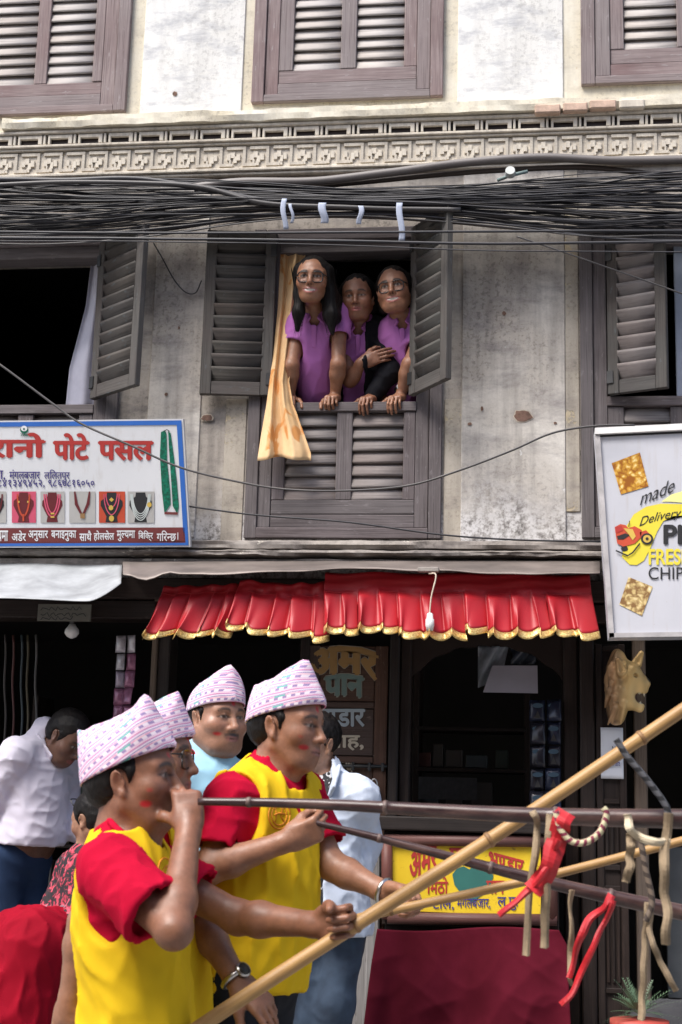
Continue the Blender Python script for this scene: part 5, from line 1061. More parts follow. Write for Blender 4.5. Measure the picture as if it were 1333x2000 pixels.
# ---------------------------------------------------------------- marcher with both arms out, holding horn and bamboo
def marcher_two():
    Y0 = -2.58; hc = J(562, 1417, Y0); R = frame((1, -.36, -.05), (.06, 0, 1)); sc_ = 1.02
    pel = J(480, 1905, Y0); e = person('man in yellow vest and red tee resting thin horn and bamboo in his hands', (pel[0], Y0, 0), MARCH)
    neck = J(520, 1522, Y0 + .01); shR = J(452, 1568, Y0 - .14); shL = J(586, 1556, Y0 + .13); elR = J(408, 1698, Y0 - .20); wrR = J(562, 1642, Y0 - .20); elL = J(650, 1692, Y0 + .06); wrL = J(752, 1742, Y0 + .0)
    chest = J(520, 1625, Y0); belly = J(510, 1745, Y0); Rt = frame((1, -.35, 0), (.04, 0, 1))
    S = Solid(); L = head_ops(S, hc, R, sc_, jaw=.97, cheek=.95, nose=.95); neck_ops(S, L, sc_, neck + np.array((.0, 0, -.02)), .052); S.cap(L(.0, .02, -.085), J(540, 1520, Y0), .042, .04, .03)
    torso_ops(S, neck, shR, shL, chest, belly, pel, Rt, -.02)
    arm_ops(S, shR, elR, wrR, .045, .036, .025); arm_ops(S, shL, elL, wrL, .045, .036, .025)
    hand_ops(S, wrR, unit(J(612, 1622, Y0 - .2) - wrR), np.array((.1, 1, .45)), 1, sc_=.95, curls=[(1.1, 1.4, .7), (1.2, 1.4, .8), (1.25, 1.4, .8), (1.3, 1.4, .8)], tdir=(.25, .9, .6), tcurl=.3)
    hand_ops(S, wrL, unit(J(800, 1752, Y0 - .02) - wrL), np.array((0, -.8, -.6)), -1, sc_=.98, curls=[(.9, 1.2, .6), (1.0, 1.25, .7), (1.1, 1.3, .7), (1.15, 1.3, .7)], tdir=(.30, .9, .35), tcurl=.2)
    col = face_color(hc, R, sc_, (.30, .150, .092), lip=(.26, .10, .085), eyes=.66, tika=[(.046, .072, -.030, .0075), (.040, .076, -.056, .0095), (.008, .098, .045, .009, 1.4)], stub=.2, browz=.026)
    S.build('body', .0045, SKIN, e, col, lo=(-9, -9, .75))
    hat(e, L, hat_pattern('topi_rows', 1.0, 30, 4.8), [(-.115, .098), (-.06, .122), (-.01, .148), (.030, .172), (.042, .174), (.07, .130), (.108, .066)], (-.004, .058), seed=4); short_hair(e, hc, R, sc_, .052, -.060, topcut=(.042, .22))
    dress(e, L, R, sc_, neck, shR, shL, elR, elL, chest, belly, pel, Rt, (.70, .72), J(480, 1925, Y0), 17, sr_=.066)
    rb = Solid()
    for sg in (-1, 1):
        P = [neck + Rt[:, 0] * sg * .052 + np.array((-.02, 0, .035)), neck + Rt[:, 0] * sg * .060 + Rt[:, 1] * .06 + np.array((0, 0, -.01)), neck + Rt[:, 0] * sg * .045 + Rt[:, 1] * .118 + np.array((0, 0, -.07)), neck + Rt[:, 0] * sg * .012 + Rt[:, 1] * .138 + np.array((0, 0, -.16))]
        P = [np.array(p) for p in spline([Vector(p) for p in P], 12)]; rb.chain(P, [.007] * 13, .003)
    rb.build('neck_ribbon', .004, REDC, e)
    d = unit(wrL - elL); a = unit(np.cross(d, (0, 1, 0))); b = np.cross(d, a); w_ = wrL - d * .004
    br = tube('bracelet', [Vector(w_ + a * math.cos(t) * .0315 + b * math.sin(t) * .031) for t in np.linspace(0, 2 * math.pi, 25)], .006, MT['metal'] if 'MT' in globals() else SHOE, None, 8); props(br, 'pale metal bracelet on the wrist holding the thin bamboo', 'bracelet')
    hR, hL = pel + Rt[:, 0] * .085, pel - Rt[:, 0] * .085; legs(e, hR, hL, (hR[0] + .08, hR[1], .47), (hL[0] - .02, hL[1], .47), (hR[0] + .05, hR[1], .085), (hL[0] - .2, hL[1], .10), DARKTR)
    return e, L
m2, L2 = marcher_two()

# ---------------------------------------------------------------- marcher hidden behind the horn blower, with glasses and watch
def marcher_three():
    Y0 = -2.84; hc = J(300, 1480, Y0); R = frame((1, -.02, .02), (0, 0, 1)); sc_ = 1.0
    pel = J(285, 1985, Y0); e = person('man with spectacles and wristwatch walking half hidden behind the horn blower', (pel[0], Y0, 0), MARCH)
    neck = J(276, 1596, Y0); shR = J(262, 1640, Y0 - .10); shL = J(300, 1640, Y0 + .14); elR = J(166, 1800, Y0 - .10); wrR = J(136, 1960, Y0 - .10); elL = J(392, 1800, Y0 - .02); wrL = J(466, 1918, Y0 - .06)
    chest = J(280, 1705, Y0); belly = J(286, 1830, Y0); Rt = frame((1, 0, 0), (0, 0, 1))
    S = Solid(); L = head_ops(S, hc, R, sc_, nose=1.0); neck_ops(S, L, sc_, neck + np.array((.0, 0, -.02)), .053)
    torso_ops(S, neck, shR, shL, chest, belly, pel, Rt, -.02); arm_ops(S, shR, elR, wrR, .046, .037, .026); arm_ops(S, shL, elL, wrL, .046, .036, .0255)
    hand_ops(S, wrR, (-.12, 0, -1), np.array((.2, 1, 0)), 1, curl=(.3, .4, .3), tdir=(.5, .8, .2))
    hand_ops(S, wrL, unit(J(512, 1962, Y0 - .08) - wrL), np.array((-.6, .65, -.35)), -1, curls=[(.35, .5, .3), (.5, .55, .35), (.6, .6, .4), (.75, .6, .4)], spread=.12, tdir=(.55, .8, .3), tcurl=.2)
    col = face_color(hc, R, sc_, (.27, .135, .083), tika=[(.060, .048, -.05, .009), (.005, .097, .045, .009)], stub=.2); S.build('body', .0048, SKIN, e, col, lo=(-9, -9, .75))
    hat(e, L, hat_pattern('topi_small_rows', 5.0, 30, 5.0), [(-.120, .095), (-.06, .115), (-.01, .135), (.040, .158), (.060, .166), (.08, .125), (.108, .060)], (-.004, .052), seed=6); short_hair(e, hc, R, sc_, .052, -.060, topcut=(.04, .22))
    dress(e, L, R, sc_, neck, shR, shL, elR, elL, chest, belly, pel, Rt, (.62, .62), None, 27, sr_=.064); spectacles(e, L, BLKF)
    d = unit(wrL - elL); w = Vector(wrL - d * .012); e2 = empty('wristwatch', w, 'steel wristwatch with dark face on a hanging wrist', 'watch', 'wristwatches')
    a = unit(np.cross(d, (0, 1, 0))); b = np.cross(d, a); ring = [Vector(np.array(w) + (a * math.cos(t) * .0335 + b * math.sin(t) * .033)) for t in np.linspace(0, 2 * math.pi, 25)]; tube('strap', ring, .0075, MT['metal'] if 'MT' in globals() and 'metal' in MT else simple('steel', (.5, .5, .5), .3, 1), e2, 8)
    fc = Vector(np.array(w) + unit(np.array((.55, -.5, .55))) * .036); nn = unit(np.array((.55, -.5, .55))); tube('watch_case', [fc - Vector(nn) * .006, fc + Vector(nn) * .004], .019, MT['metal'] if 'MT' in globals() and 'metal' in MT else SHOE, e2, 20); tube('watch_face', [fc + Vector(nn) * .0041, fc + Vector(nn) * .005], .0155, SHOE, e2, 20)
    hR, hL = pel + Rt[:, 0] * .085, pel - Rt[:, 0] * .085; legs(e, hR, hL, (hR[0] + .06, hR[1], .46), (hL[0] + .1, hL[1], .46), (hR[0] - .2, hR[1], .09), (hL[0] + .12, hL[1], .085), DARKTR)
    return e, L
marcher_three()
# ---------------------------------------------------------------- heavy-set marcher in light blue
SKYB = fabric('sky_blue_polo', (.33, .56, .70), .06, .8)
def marcher_four():
    Y0 = -1.62; hc = J(424, 1402, Y0); R = frame((.72, -.69, -.03), (0, 0, 1)); sc_ = 1.05
    pel = J(410, 1830, Y0); e = person('heavy-set man with moustache in a sky blue shirt with red trim and patterned cap', (pel[0], Y0, 0), MARCH)
    neck = J(412, 1500, Y0 + .02); Rt = frame((.8, -.6, 0), (0, 0, 1)); r_ = Rt[:, 0].astype(float); shR = neck + r_ * .165 + np.array((0, 0, -.075)); shL = neck - r_ * .165 + np.array((0, 0, -.075)); chest = neck + np.array((.02, -.01, -.17)); belly = chest + np.array((.03, -.02, -.22))
    elR = shR + np.array((-.03, -.02, -.29)); wrR = elR + np.array((.06, -.06, -.24)); elL = shL + np.array((.02, .02, -.29)); wrL = elL + np.array((.06, -.05, -.24))
    S = Solid(); L = head_ops(S, hc, R, sc_, jaw=1.12, cheek=1.15, nose=1.12, fat=.010); neck_ops(S, L, sc_, neck + np.array((0, 0, -.02)), .064); torso_ops(S, neck, shR, shL, chest, belly, pel, Rt, -.01); arm_ops(S, shR, elR, wrR); arm_ops(S, shL, elL, wrL)
    for w, t in ((wrR, 1), (wrL, -1)): hand_ops(S, w, (.15, -.1, -1), r_ * -t, t, curl=(.4, .5, .4))
    col = face_color(hc, R, sc_, (.33, .175, .115), must=.85, lip=(.26, .10, .09), eyes=.7, tika=[(.036, .076, -.030, .0075), (.040, .074, -.052, .0095), (.0, .098, .046, .009, 1.5)], stub=.25); S.build('body', .005, SKIN, e, col, lo=(-9, -9, .75))
    hat(e, L, hat_pattern('topi_grey_rows', .6, 28, 4.6), [(-.115, .112), (-.06, .122), (-.01, .140), (.030, .160), (.048, .172), (.07, .135), (.104, .062)], (.004, .050), seed=9); short_hair(e, hc, R, sc_, .050, -.050, vol=.003, topcut=(.04, .2))
    S = Solid(); torso_ops(S, neck, shR, shL, chest, belly, pel, Rt, .022, k=.07, sr=.056); q1 = sleeve(S, shR, elR, .08, .088, .72, hollow=.011); q2 = sleeve(S, shL, elL, .08, .088, .72, hollow=.011); S.cap(neck - np.array((0, 0, .02)), L(0, -.03, -.112), .084, .078, .02); S.cap(neck - np.array((0, 0, .05)), L(0, -.01, -.04), .068, .068, .004, 's'); hollow_end(S, q1); hollow_end(S, q2); S.half(pel + np.array((0, 0, -.12)), (0, 0, -1)); S.disp(wrinkles(.005, 60, 31, (1, 1, .6), 1.5)); S.build('shirt', .007, SKYB, e)
    rb = Solid(); P = []
    for k in range(13):
        t = math.pi * (k / 12 - .5); P.append(neck + r_ * math.sin(t) * .088 + Rt[:, 1] * math.cos(t) * .098 + np.array((0, 0, .052 - .088 * math.cos(t))))
    rb.chain(P, [.0085] * 13, .003); rb.build('collar_trim', .004, REDC, e)
    hR, hL = pel + r_ * .085, pel - r_ * .085; legs(e, hR, hL, hR * (1, 1, 0) + (.05, 0, .47), hL * (1, 1, 0) + (.02, 0, .47), hR * (1, 1, 0) + (.02, 0, .085), hL * (1, 1, 0) + (-.08, 0, .085), DARKTR)
marcher_four()
# ---------------------------------------------------------------- youth in pale denim jacket by the lettered door
def bandana_mat():
    b = NB('bandana_print'); v = b.coord('Object', (1, .2, 1)); vo = b.n('TexVoronoi'); vo.feature = 'DISTANCE_TO_EDGE'; b.set(vo, 'Vector', v); vo.inputs['Scale'].default_value = 34; vo2 = b.n('TexVoronoi'); b.set(vo2, 'Vector', v); vo2.inputs['Scale'].default_value = 34
    ring = b.ramp(vo2.outputs['Distance'], [(.20, 0), (.26, 1), (.34, 1), (.40, 0)]); dots = b.ramp(b.noise(v, 110, 2), [(.66, 0), (.7, 1)]); m = b.math('MAXIMUM', b.math('MULTIPLY', ring, b.ramp(b.noise(v, 8, 2), [(.42, 0), (.48, 1)])), dots)
    b.base(b.mix(m, (.012, .012, .014), (.55, .55, .56))).rough(.8); return b.m
DENIM = fabric('washed_denim', (.50, .555, .66), .14, .85, 700, .2, 6)
JEANS = NB('blue_jeans'); _n = JEANS.noise(JEANS.coord('Object'), 7, 5, .6); JEANS.base(JEANS.ramp(_n, [(.3, (.012, .022, .042)), (.72, (.042, .070, .115))])).rough(.85); JEANS = JEANS.m
def youth():
    Y0 = -.72; hc = J(616, 1452, Y0); R = frame((-.62, -.78, -.10), (0, 0, 1)); sc_ = 1.0; fl = .0
    pel = J(636, 1800, Y0); e = person('black-haired youth in a pale denim jacket over a black bandana-print shirt', (pel[0], Y0, 0))
    neck = J(628, 1530, Y0); Rt = frame((-.12, -.99, 0), (0, 0, 1)); r_ = Rt[:, 0].astype(float); f_ = Rt[:, 1].astype(float); shR = neck + r_ * .155 + np.array((0, 0, -.06)); shL = neck - r_ * .155 + np.array((0, 0, -.06)); chest = neck + np.array((0, 0, -.17)); belly = chest + np.array((0, 0, -.2))
    elL = J(712, 1645, Y0 + .10); wrL = J(690, 1735, Y0 - .02); elR = shR + np.array((-.05, .0, -.28)); wrR = elR + np.array((.02, -.1, -.22))
    S = Solid(); L = head_ops(S, hc, R, sc_, jaw=.98, nose=.95); neck_ops(S, L, sc_, neck + np.array((0, 0, -.02)), .050); torso_ops(S, neck, shR, shL, chest, belly, pel, Rt, -.02); arm_ops(S, shR, elR, wrR); arm_ops(S, shL, elL, wrL)
    for w, t in ((wrR, 1), (wrL, -1)): hand_ops(S, w, (0, -.25, -1), r_ * -t, t, curl=(.4, .5, .4))
    S.build('body', .0055, SKIN, e, face_color(hc, R, sc_, (.36, .20, .13)), lo=(-9, -9, .8))
    H = Solid(); H.ell(L(0, -.018, .036), np.array((.086, .104, .094)), R, .01); H.half(L(0, .060, .04), R @ np.array([0, 1, -.5])); H.half(L(0, 0, -.06), R @ np.array([0, .6, -1])); [H.ell(L(sx * .085, -.006, -.012), (.022, .022, .034), R, .004, 's') for sx in (-1, 1)]; w = waves(10, 260, 5); H.disp(lambda P: .002 * w(P)); H.build('hair', .005, HAIR, e)
    S = Solid(); torso_ops(S, neck, shR, shL, chest, belly, pel, Rt, .006, k=.06, sr=.05, wc=.145, dc=.105); S.cap(neck - np.array((0, 0, .04)), L(0, -.01, -.05), .055, .055, .004, 's'); S.half(pel + np.array((0, 0, -.06)), (0, 0, -1)); S.disp(wrinkles(.003, 70, 3)); S.build('shirt', .007, bandana_mat(), e)
    S = Solid(); torso_ops(S, neck, shR, shL, chest, belly, pel, Rt, .026, k=.06, sr=.056, wc=.15, dc=.105); S.cap(belly, pel - np.array((0, 0, .06)), .15, .165, .06)
    for sh, el, wr in ((shR, elR, wrR), (shL, elL, wrL)): S.chain([sh, el, wr + (wr - el) * .0], [.075, .066, .052], .03)
    S.cap(neck - np.array((0, 0, .01)), neck + np.array((0, 0, .055)), .078, .076, .03); S.cap(neck - np.array((0, 0, .05)), L(0, -.01, -.03), .066, .070, .004, 's')
    c0 = chest + f_ * .16; S.box(c0 + np.array((0, 0, -.10)), (.060, .13, .42), frame(f_, (0, 0, 1)), .03, .01, 's'); S.half(pel + np.array((0, 0, -.045)), (0, 0, -1)); S.disp(wrinkles(.0065, 70, 41, (1, 1, .8), 1.5)); S.build('jacket', .0065, DENIM, e)
    for sg in (-1, 1):
        T_ = Solid(); a = neck + r_ * sg * .070 + f_ * .02 + np.array((0, 0, .055)); b2 = neck + r_ * sg * .075 + f_ * .125 + np.array((0, 0, -.035)); T_.box((a + b2) / 2, (.008, np.linalg.norm(b2 - a) / 2, .032), frame(b2 - a, r_ * sg * .4 + np.array((0, 0, 1))), .005, .005); T_.build('collar', .005, DENIM, e)
    hR, hL = pel + r_ * .08, pel - r_ * .08; g = .24; legs(e, hR, hL, J(612, 1990, Y0), J(654, 1960, Y0 - .05), np.array((J(612, 1990, Y0)[0], Y0 + .02, .085)), np.array((J(650, 1960, Y0)[0], Y0 + .02, .085)), JEANS, (.085, .070, .060), fdir=(-.3, -.95, 0), wr=.006)
youth()
# ---------------------------------------------------------------- man in white shirt bending over in the jewellery shop
LILAC = fabric('white_dress_shirt', (.62, .59, .68), .05, .75)
def shopper():
    Y0 = -.10; hc = J(132, 1440, Y0 - .05); R = frame((.75, -.35, -.62), (.5, -.1, .8)); sc_ = 1.0
    pel = J(36, 1650, Y0); e = person('man in a white shirt and navy trousers bending his head in the jewellery shop', (pel[0], Y0, .24))
    neck = J(82, 1452, Y0); Rt = frame((.92, -.38, 0), (.22, -.05, 1)); r_ = Rt[:, 0].astype(float); u_ = Rt[:, 2].astype(float); f_ = Rt[:, 1].astype(float); shR = neck + r_ * .165 - u_ * .07; shL = neck - r_ * .165 - u_ * .07; chest = neck - u_ * .19; belly = chest - u_ * .2
    elR = shR + np.array((-.13, .03, -.25)); wrR = elR + np.array((-.08, .02, -.22)); elL = shL + np.array((.04, -.02, -.28)); wrL = elL + np.array((.16, -.10, -.05))
    S = Solid(); L = head_ops(S, hc, R, sc_); neck_ops(S, L, sc_, neck - u_ * .02, .053); torso_ops(S, neck, shR, shL, chest, belly, pel, Rt, -.02); arm_ops(S, shR, elR, wrR); arm_ops(S, shL, elL, wrL); hand_ops(S, wrR, (.2, -.2, -1), -r_, 1); hand_ops(S, wrL, (1, -.3, .1), (0, 0, -1), -1)
    S.build('body', .006, SKIN, e, face_color(hc, R, sc_, (.13, .065, .042)), lo=(-9, -9, .8)); short_hair(e, hc, R, sc_, .060, -.06, .006, .012)  # skin tone darkened to carry the shop's shade on his head
    S = Solid(); torso_ops(S, neck, shR, shL, chest, belly, pel, Rt, .016, k=.07, sr=.055)
    for sh, el, wr in ((shR, elR, wrR), (shL, elL, wrL)): S.chain([sh, el, wr], [.074, .066, .050], .03)
    S.cap(neck - u_ * .01, neck + u_ * .05 + f_ * .02, .076, .068, .02); S.cap(neck - u_ * .04, L(0, -.01, -.04), .056, .060, .004, 's'); S.half(pel - u_ * .0, -u_); S.disp(wrinkles(.0065, 62, 51, (1, 1, .7), 1.5)); S.build('shirt', .007, LILAC, e)
    for sg in (-1, 1):
        T_ = Solid(); a = neck + r_ * sg * .066 + f_ * .02 + u_ * .045; b2 = neck + r_ * sg * .055 + f_ * .115 - u_ * .06; T_.box((a + b2) / 2 - u_ * .015, (.006, np.linalg.norm(b2 - a) / 2, .022), frame(b2 - a, r_ * sg * .5 + u_), .005, .005); T_.build('collar', .005, LILAC, e)
    NAVY = fabric('navy_trousers', (.022, .040, .085), .2); hR, hL = pel + r_ * .085 - u_ * .06, pel - r_ * .085 - u_ * .06; legs(e, hR, hL, (hR[0] + .02, Y0 - .04, .74), (hL[0] + .02, Y0, .74), (hR[0], Y0 - .02, .325), (hL[0], Y0 + .02, .325), NAVY, (.095, .080, .070), fdir=(.9, -.3, 0), wr=.005, cut=pel + u_ * .01)
    b = Solid(); b.ell(pel + u_ * .005, (.172, .140, .02), Rt, .01); b.build('belt', .006, SHOE, e)
shopper()
# ---------------------------------------------------------------- woman in red seated on the ledge
def seated():
    Y0 = -.62; hc = J(184, 1600, Y0 + .05); R = frame((-.85, .45, -.25), (0, 0, 1)); sc_ = .98
    pel = J(150, 1850, Y0 + .05); e = person('woman in red skirt and flowered blouse seated on the stone ledge', (pel[0], Y0, .5))
    neck = J(170, 1672, Y0 + .05); Rt = frame((-.75, -.65, 0), (0, 0, 1)); r_ = Rt[:, 0].astype(float); f_ = Rt[:, 1].astype(float); shR = neck + r_ * .14 + (0, 0, -.06); shL = neck - r_ * .14 + (0, 0, -.06); chest = neck + (0, 0, -.15); belly = chest + (0, 0, -.15)
    elL = shL + np.array((-.10, -.10, -.24)); wrL = J(96, 1806, Y0 - .22); elR = shR + np.array((-.08, -.08, -.24)); wrR = J(70, 1815, Y0 - .10)
    S = Solid(); L = head_ops(S, hc, R, sc_, jaw=.92); neck_ops(S, L, sc_, neck, .046); torso_ops(S, neck, shR, shL, chest, belly, pel, Rt, -.02); arm_ops(S, shR, elR, wrR, .042, .034, .024); arm_ops(S, shL, elL, wrL, .042, .034, .024); hand_ops(S, wrL, (-1, -.2, -.1), (0, 0, -1), -1, sc_=.9); hand_ops(S, wrR, (-1, -.2, -.1), (0, 0, -1), 1, sc_=.9)
    S.build('body', .006, SKIN, e, face_color(hc, R, sc_, (.30, .16, .10)), lo=(-9, -9, .6)); short_hair(e, hc, R, sc_, .06, -.09, .006, .012); spectacles(e, lambda x, y, z: L(x, y - .03 + z * .5, z + .085), BLKF, temple=False, name='sunglasses')
    FLOR = NB('dark_floral'); v = FLOR.coord('Object'); n1 = FLOR.noise(v, 30, 3, .6, .8); FLOR.base(FLOR.ramp(n1, [(.40, (.014, .008, .012)), (.52, (.02, .012, .016)), (.56, (.42, .03, .06)), (.66, (.50, .10, .14)), (.72, (.03, .25, .28))])).rough(.8); FLOR = FLOR.m
    S = Solid(); torso_ops(S, neck, shR, shL, chest, belly, pel, Rt, .012, k=.06, sr=.048, wc=.14, dc=.1)
    for sh, el in ((shR, elR), (shL, elL)): S.cap(sh, el, .062, .054, .03)
    S.cap(neck - (0, 0, .04), L(0, 0, -.05), .052, .052, .004, 's'); S.disp(wrinkles(.005, 70, 61)); S.build('blouse', .007, FLOR, e)
    S = Solid(); kR, kL = J(40, 1840, Y0 - .22), J(70, 1845, Y0 - .32); aR, aL = np.array((kR[0] - .04, kR[1] - .02, .62)), np.array((kL[0] - .06, kL[1], .60))
    S.chain([pel, kR, aR], [.15, .115, .14], .08); S.chain([pel, kL, aL], [.15, .115, .15], .08); S.ell(pel, (.17, .16, .13), Rt, .08); S.cap((aR + aL) / 2 + (0, 0, .08), (aR + aL) / 2 + (-.05, 0, -.08), .15, .19, .08); S.half((0, 0, .525), (0, 0, -1)); S.disp(wrinkles(.012, 44, 71, (1, 1, .5), 1.4)); S.build('skirt', .008, fabric('crimson_skirt', (.27, .004, .016), .15), e)
    fe = Solid(); fe.cap((kL[0] - .02, kL[1] - .02, .5), (kL[0] - .02, kL[1] - .02, .12), .045, .035); fe.cap((kR[0] - .02, kR[1] - .06, .5), (kR[0] - .02, kR[1] - .06, .12), .045, .035)
seated()

# ---------------------------------------------------------------- faded orange prints on the vests
def vest_print(e, strokes, r=.0022):
    from mathutils.bvhtree import BVHTree
    o = [c for c in e.children if c.name.split('.')[0] == 'vest'][0]; bv = BVHTree.FromPolygons([v.co.copy() for v in o.data.vertices], [tuple(p.vertices) for p in o.data.polygons]); m = bpy.data.materials.get('orange_print') or simple('orange_print', (.72, .26, .015), .7)
    for st in strokes:
        P = []
        for px, py in st:
            d = (CAM_R @ Vector(((px - CX) / FPX, -(py - CY) / FPX, -1))).normalized(); h = bv.ray_cast(CAM_POS, d)
            if h[0] is not None: P.append(h[0] - d * .0005)
        if len(P) > 2: tube('vest_print', P, r, m, e, 4)
circ = lambda cx, cy, rx, ry, n=28: [(cx + rx * math.cos(2 * math.pi * k / n), cy + ry * math.sin(2 * math.pi * k / n)) for k in range(n + 1)]
vest_print(m2, [circ(546, 1592, 21, 27), circ(546, 1592, 15, 20), [(538, 1606), (541, 1590), (538, 1578), (546, 1572), (552, 1580), (549, 1594), (556, 1606)], [(536, 1592), (544, 1588), (557, 1590)]])
vest_print(m1, [circ(322, 1702, 13, 26), [(316, 1716), (320, 1698), (326, 1690), (330, 1704), (326, 1718)]])
# ---------------------------------------------------------------- three women leaning out of the central window
PURP = fabric('orchid_polo', (.42, .155, .43), .08, .8); BLKC = fabric('black_blazer', (.012, .012, .015), .2, .8)
WIN = 'women leaning out of the window'
SILLZ = W(680, 787).z if 'SILL' not in globals() else SILL
def woman(label, hc, R, sc_, neck, shR, shL, elR, wrR, elL, wrL, pel, handR, handL, top, smile, hair, glasses, skin, jacket=None, fr=.50, seed=1, lean=.0, eyes=.95, jaw=.90, fat=0.0):
    e = person(label, (pel[0], pel[1], 2.45 if 'FLOOR2' not in globals() else FLOOR2), WIN); _u = unit(np.array(neck) - pel); Rt = frame(np.cross(_u, unit(np.array(shR) - shL)), _u); r_, f_, u_ = [Rt[:, i].astype(float) for i in range(3)]
    neck, shR, shL, pel = map(np.array, (neck, shR, shL, pel)); chest = neck - u_ * .15 + f_ * .01; belly = chest - u_ * .17
    tk = dict(wc=.108, dc=.088, wb=.096, db=.082, wp=.125, dp=.100, sr=.038)
    S = Solid(); L = head_ops(S, hc, R, sc_, jaw=jaw, fat=fat, cheek=1.0, nose=.88, smile=smile, lips=1.1); neck_ops(S, L, sc_, neck - u_ * .02, .042); torso_ops(S, neck, shR, shL, chest, belly, pel, Rt, -.015, **tk)
    arm_ops(S, shR, elR, wrR, .040, .033, .0225); arm_ops(S, shL, elL, wrL, .040, .033, .0225)
    hand_ops(S, wrR, sc_=.9, **handR); hand_ops(S, wrL, sc_=.9, **handL)
    S.build('body', .0040, SKIN, e, face_color(hc, R, sc_, skin, lip=(.36, .11, .105), smile=smile, eyes=eyes, rough=.04), lo=(-9, -9, 2.9))
    # hair
    H = Solid(); H.ell(L(0, -.018, .034), np.array((.083, .102, .092)) * sc_, R, .01); H.ell(L(0, -.05, -.02), np.array((.070, .060, .075)) * sc_, R, .03)
    H.ell(L(0, .085, -.036), np.array((.054, .078, .089)) * sc_, R, .006, 's');
    for ch, rs in hair: H.chain([np.array(p) if not callable(p) else p(L) for p in ch], rs, .025)
    w = waves(10, 260, 15, (1, 1, .12)); w2 = waves(6, 90, 16, (1, 1, .2)); H.disp(lambda P: .0013 * w(P) + .0012 * w2(P)); H.build('hair', .0048, HAIR, e)
    # loose strands over the hair mass
    rr = random.Random(seed); V, Fc = [], []
    for ch, rs in hair:
        base = [np.array(p) if not callable(p) else p(L) for p in ch]
        for k in range(34):
            off = [np.array((rr.gauss(0, 1), rr.gauss(0, 1) * .9 - .5, rr.gauss(0, .25))) for _ in base]; o0 = off[0] / (np.linalg.norm(off[0]) + 1e-6); P = [Vector(b + o0 * r * rr.uniform(.92, 1.12) + off[i] * .004) for i, (b, r) in enumerate(zip(base, rs))]
            P[-1] += Vector((rr.gauss(0, .008), rr.gauss(0, .006), rr.uniform(-.04, .0))); P = spline(P, 12)
            for i, p in enumerate(P):
                w_ = .0016 * (1 - .8 * i / 12)
                V += [p + Vector((w_, 0, 0)), p + Vector((-w_ * .5, -w_ * .8, 0)), p + Vector((-w_ * .5, w_ * .8, 0))]
                if i:
                    q = len(V) - 6
                    for j in range(3): Fc.append((q + j, q + (j + 1) % 3, q + 3 + (j + 1) % 3, q + 3 + j))
    lh = link('loose_hair', mesh('loose_hair', V, Fc, HAIR, True), e); lh['kind'] = 'stuff'
    # polo
    S = Solid(); torso_ops(S, neck, shR, shL, chest, belly, pel, Rt, .010, k=.06, **tk); q = []
    if jacket is None: q = [sleeve(S, shR, elR, .054, .060, fr, hollow=.010), sleeve(S, shL, elL, .054, .060, fr, hollow=.010)]
    S.cap(neck - u_ * .02, neck + u_ * .045, .060, .056, .02); S.cap(neck - u_ * .04, L(0, -.01, -.05), .047, .052, .004, 's'); S.ell(neck + f_ * .070 + u_ * .0, (.030, .05, .062), frame(f_, u_), .004, 's')
    for z in q: hollow_end(S, z)
    S.half(pel - u_ * .05, -u_); S.disp(wrinkles(.0038, 62, seed, (1, 1, .5), 1.5)); S.build('polo', .0055, top, e)
    for sg in (-1, 1):
        T_ = Solid(); a = neck + r_ * sg * .058 - f_ * .01 + u_ * .040; b2 = neck + r_ * sg * .030 + f_ * .088 - u_ * .030; T_.box((a + b2) / 2, (.006, np.linalg.norm(b2 - a) / 2, .024), frame(b2 - a, u_ * .9 - r_ * sg * .5 ), .004, .005); T_.build('collar', .0045, top, e)
    pk = Solid(); pk.box(neck + f_ * .104 - u_ * .10, (.013, .006, .055), Rt, .004, .003); pk.build('placket', .0045, top, e)
    if jacket is not None:
        S = Solid(); torso_ops(S, neck, shR, shL, chest, belly, pel, Rt, .020, k=.06, **tk); S.chain([shR, elR, np.array(wrR)], [.058, .052, .040], .025); S.chain([shL, elL, np.array(wrL) + (np.array(elL) - wrL) * .12], [.060, .054, .042], .025)
        S.box(chest + f_ * .12 - u_ * .02 + r_ * .02, (.052, .10, .30), Rt, .02, .008, 's'); S.cap(neck - u_ * .03, L(0, -.01, -.05), .066, .066, .004, 's'); S.disp(wrinkles(.005, 70, seed + 3)); S.build('blazer', .006, jacket, e)
    if glasses: spectacles(e, L, BLKF, w=.0275, hgt=.0235, r=.0030)
    S = Solid(); S.chain([pel + r_ * .07, pel * (1, 1, 0) + r_ * .07 + np.array((0, .05, FZ + .06))], [.09, .06], .03); S.chain([pel - r_ * .07, pel * (1, 1, 0) - r_ * .07 + np.array((0, .05, FZ + .06))], [.09, .06], .03); S.build('trousers', .014, DARKTR, e)
    return e, L
FZ = FLOOR2 if 'FLOOR2' in globals() else 2.5
def onsill(px, y=.045, dz=.040): p = W(px, 787, y); return np.array((p.x, y, SILLZ + dz))
fist = [(1.0, 1.25, .7), (1.05, 1.3, .7), (1.05, 1.3, .7), (1.1, 1.3, .7)]; drape = [(.75, .75, .3), (.8, .8, .35), (.85, .8, .35), (.9, .8, .4)]
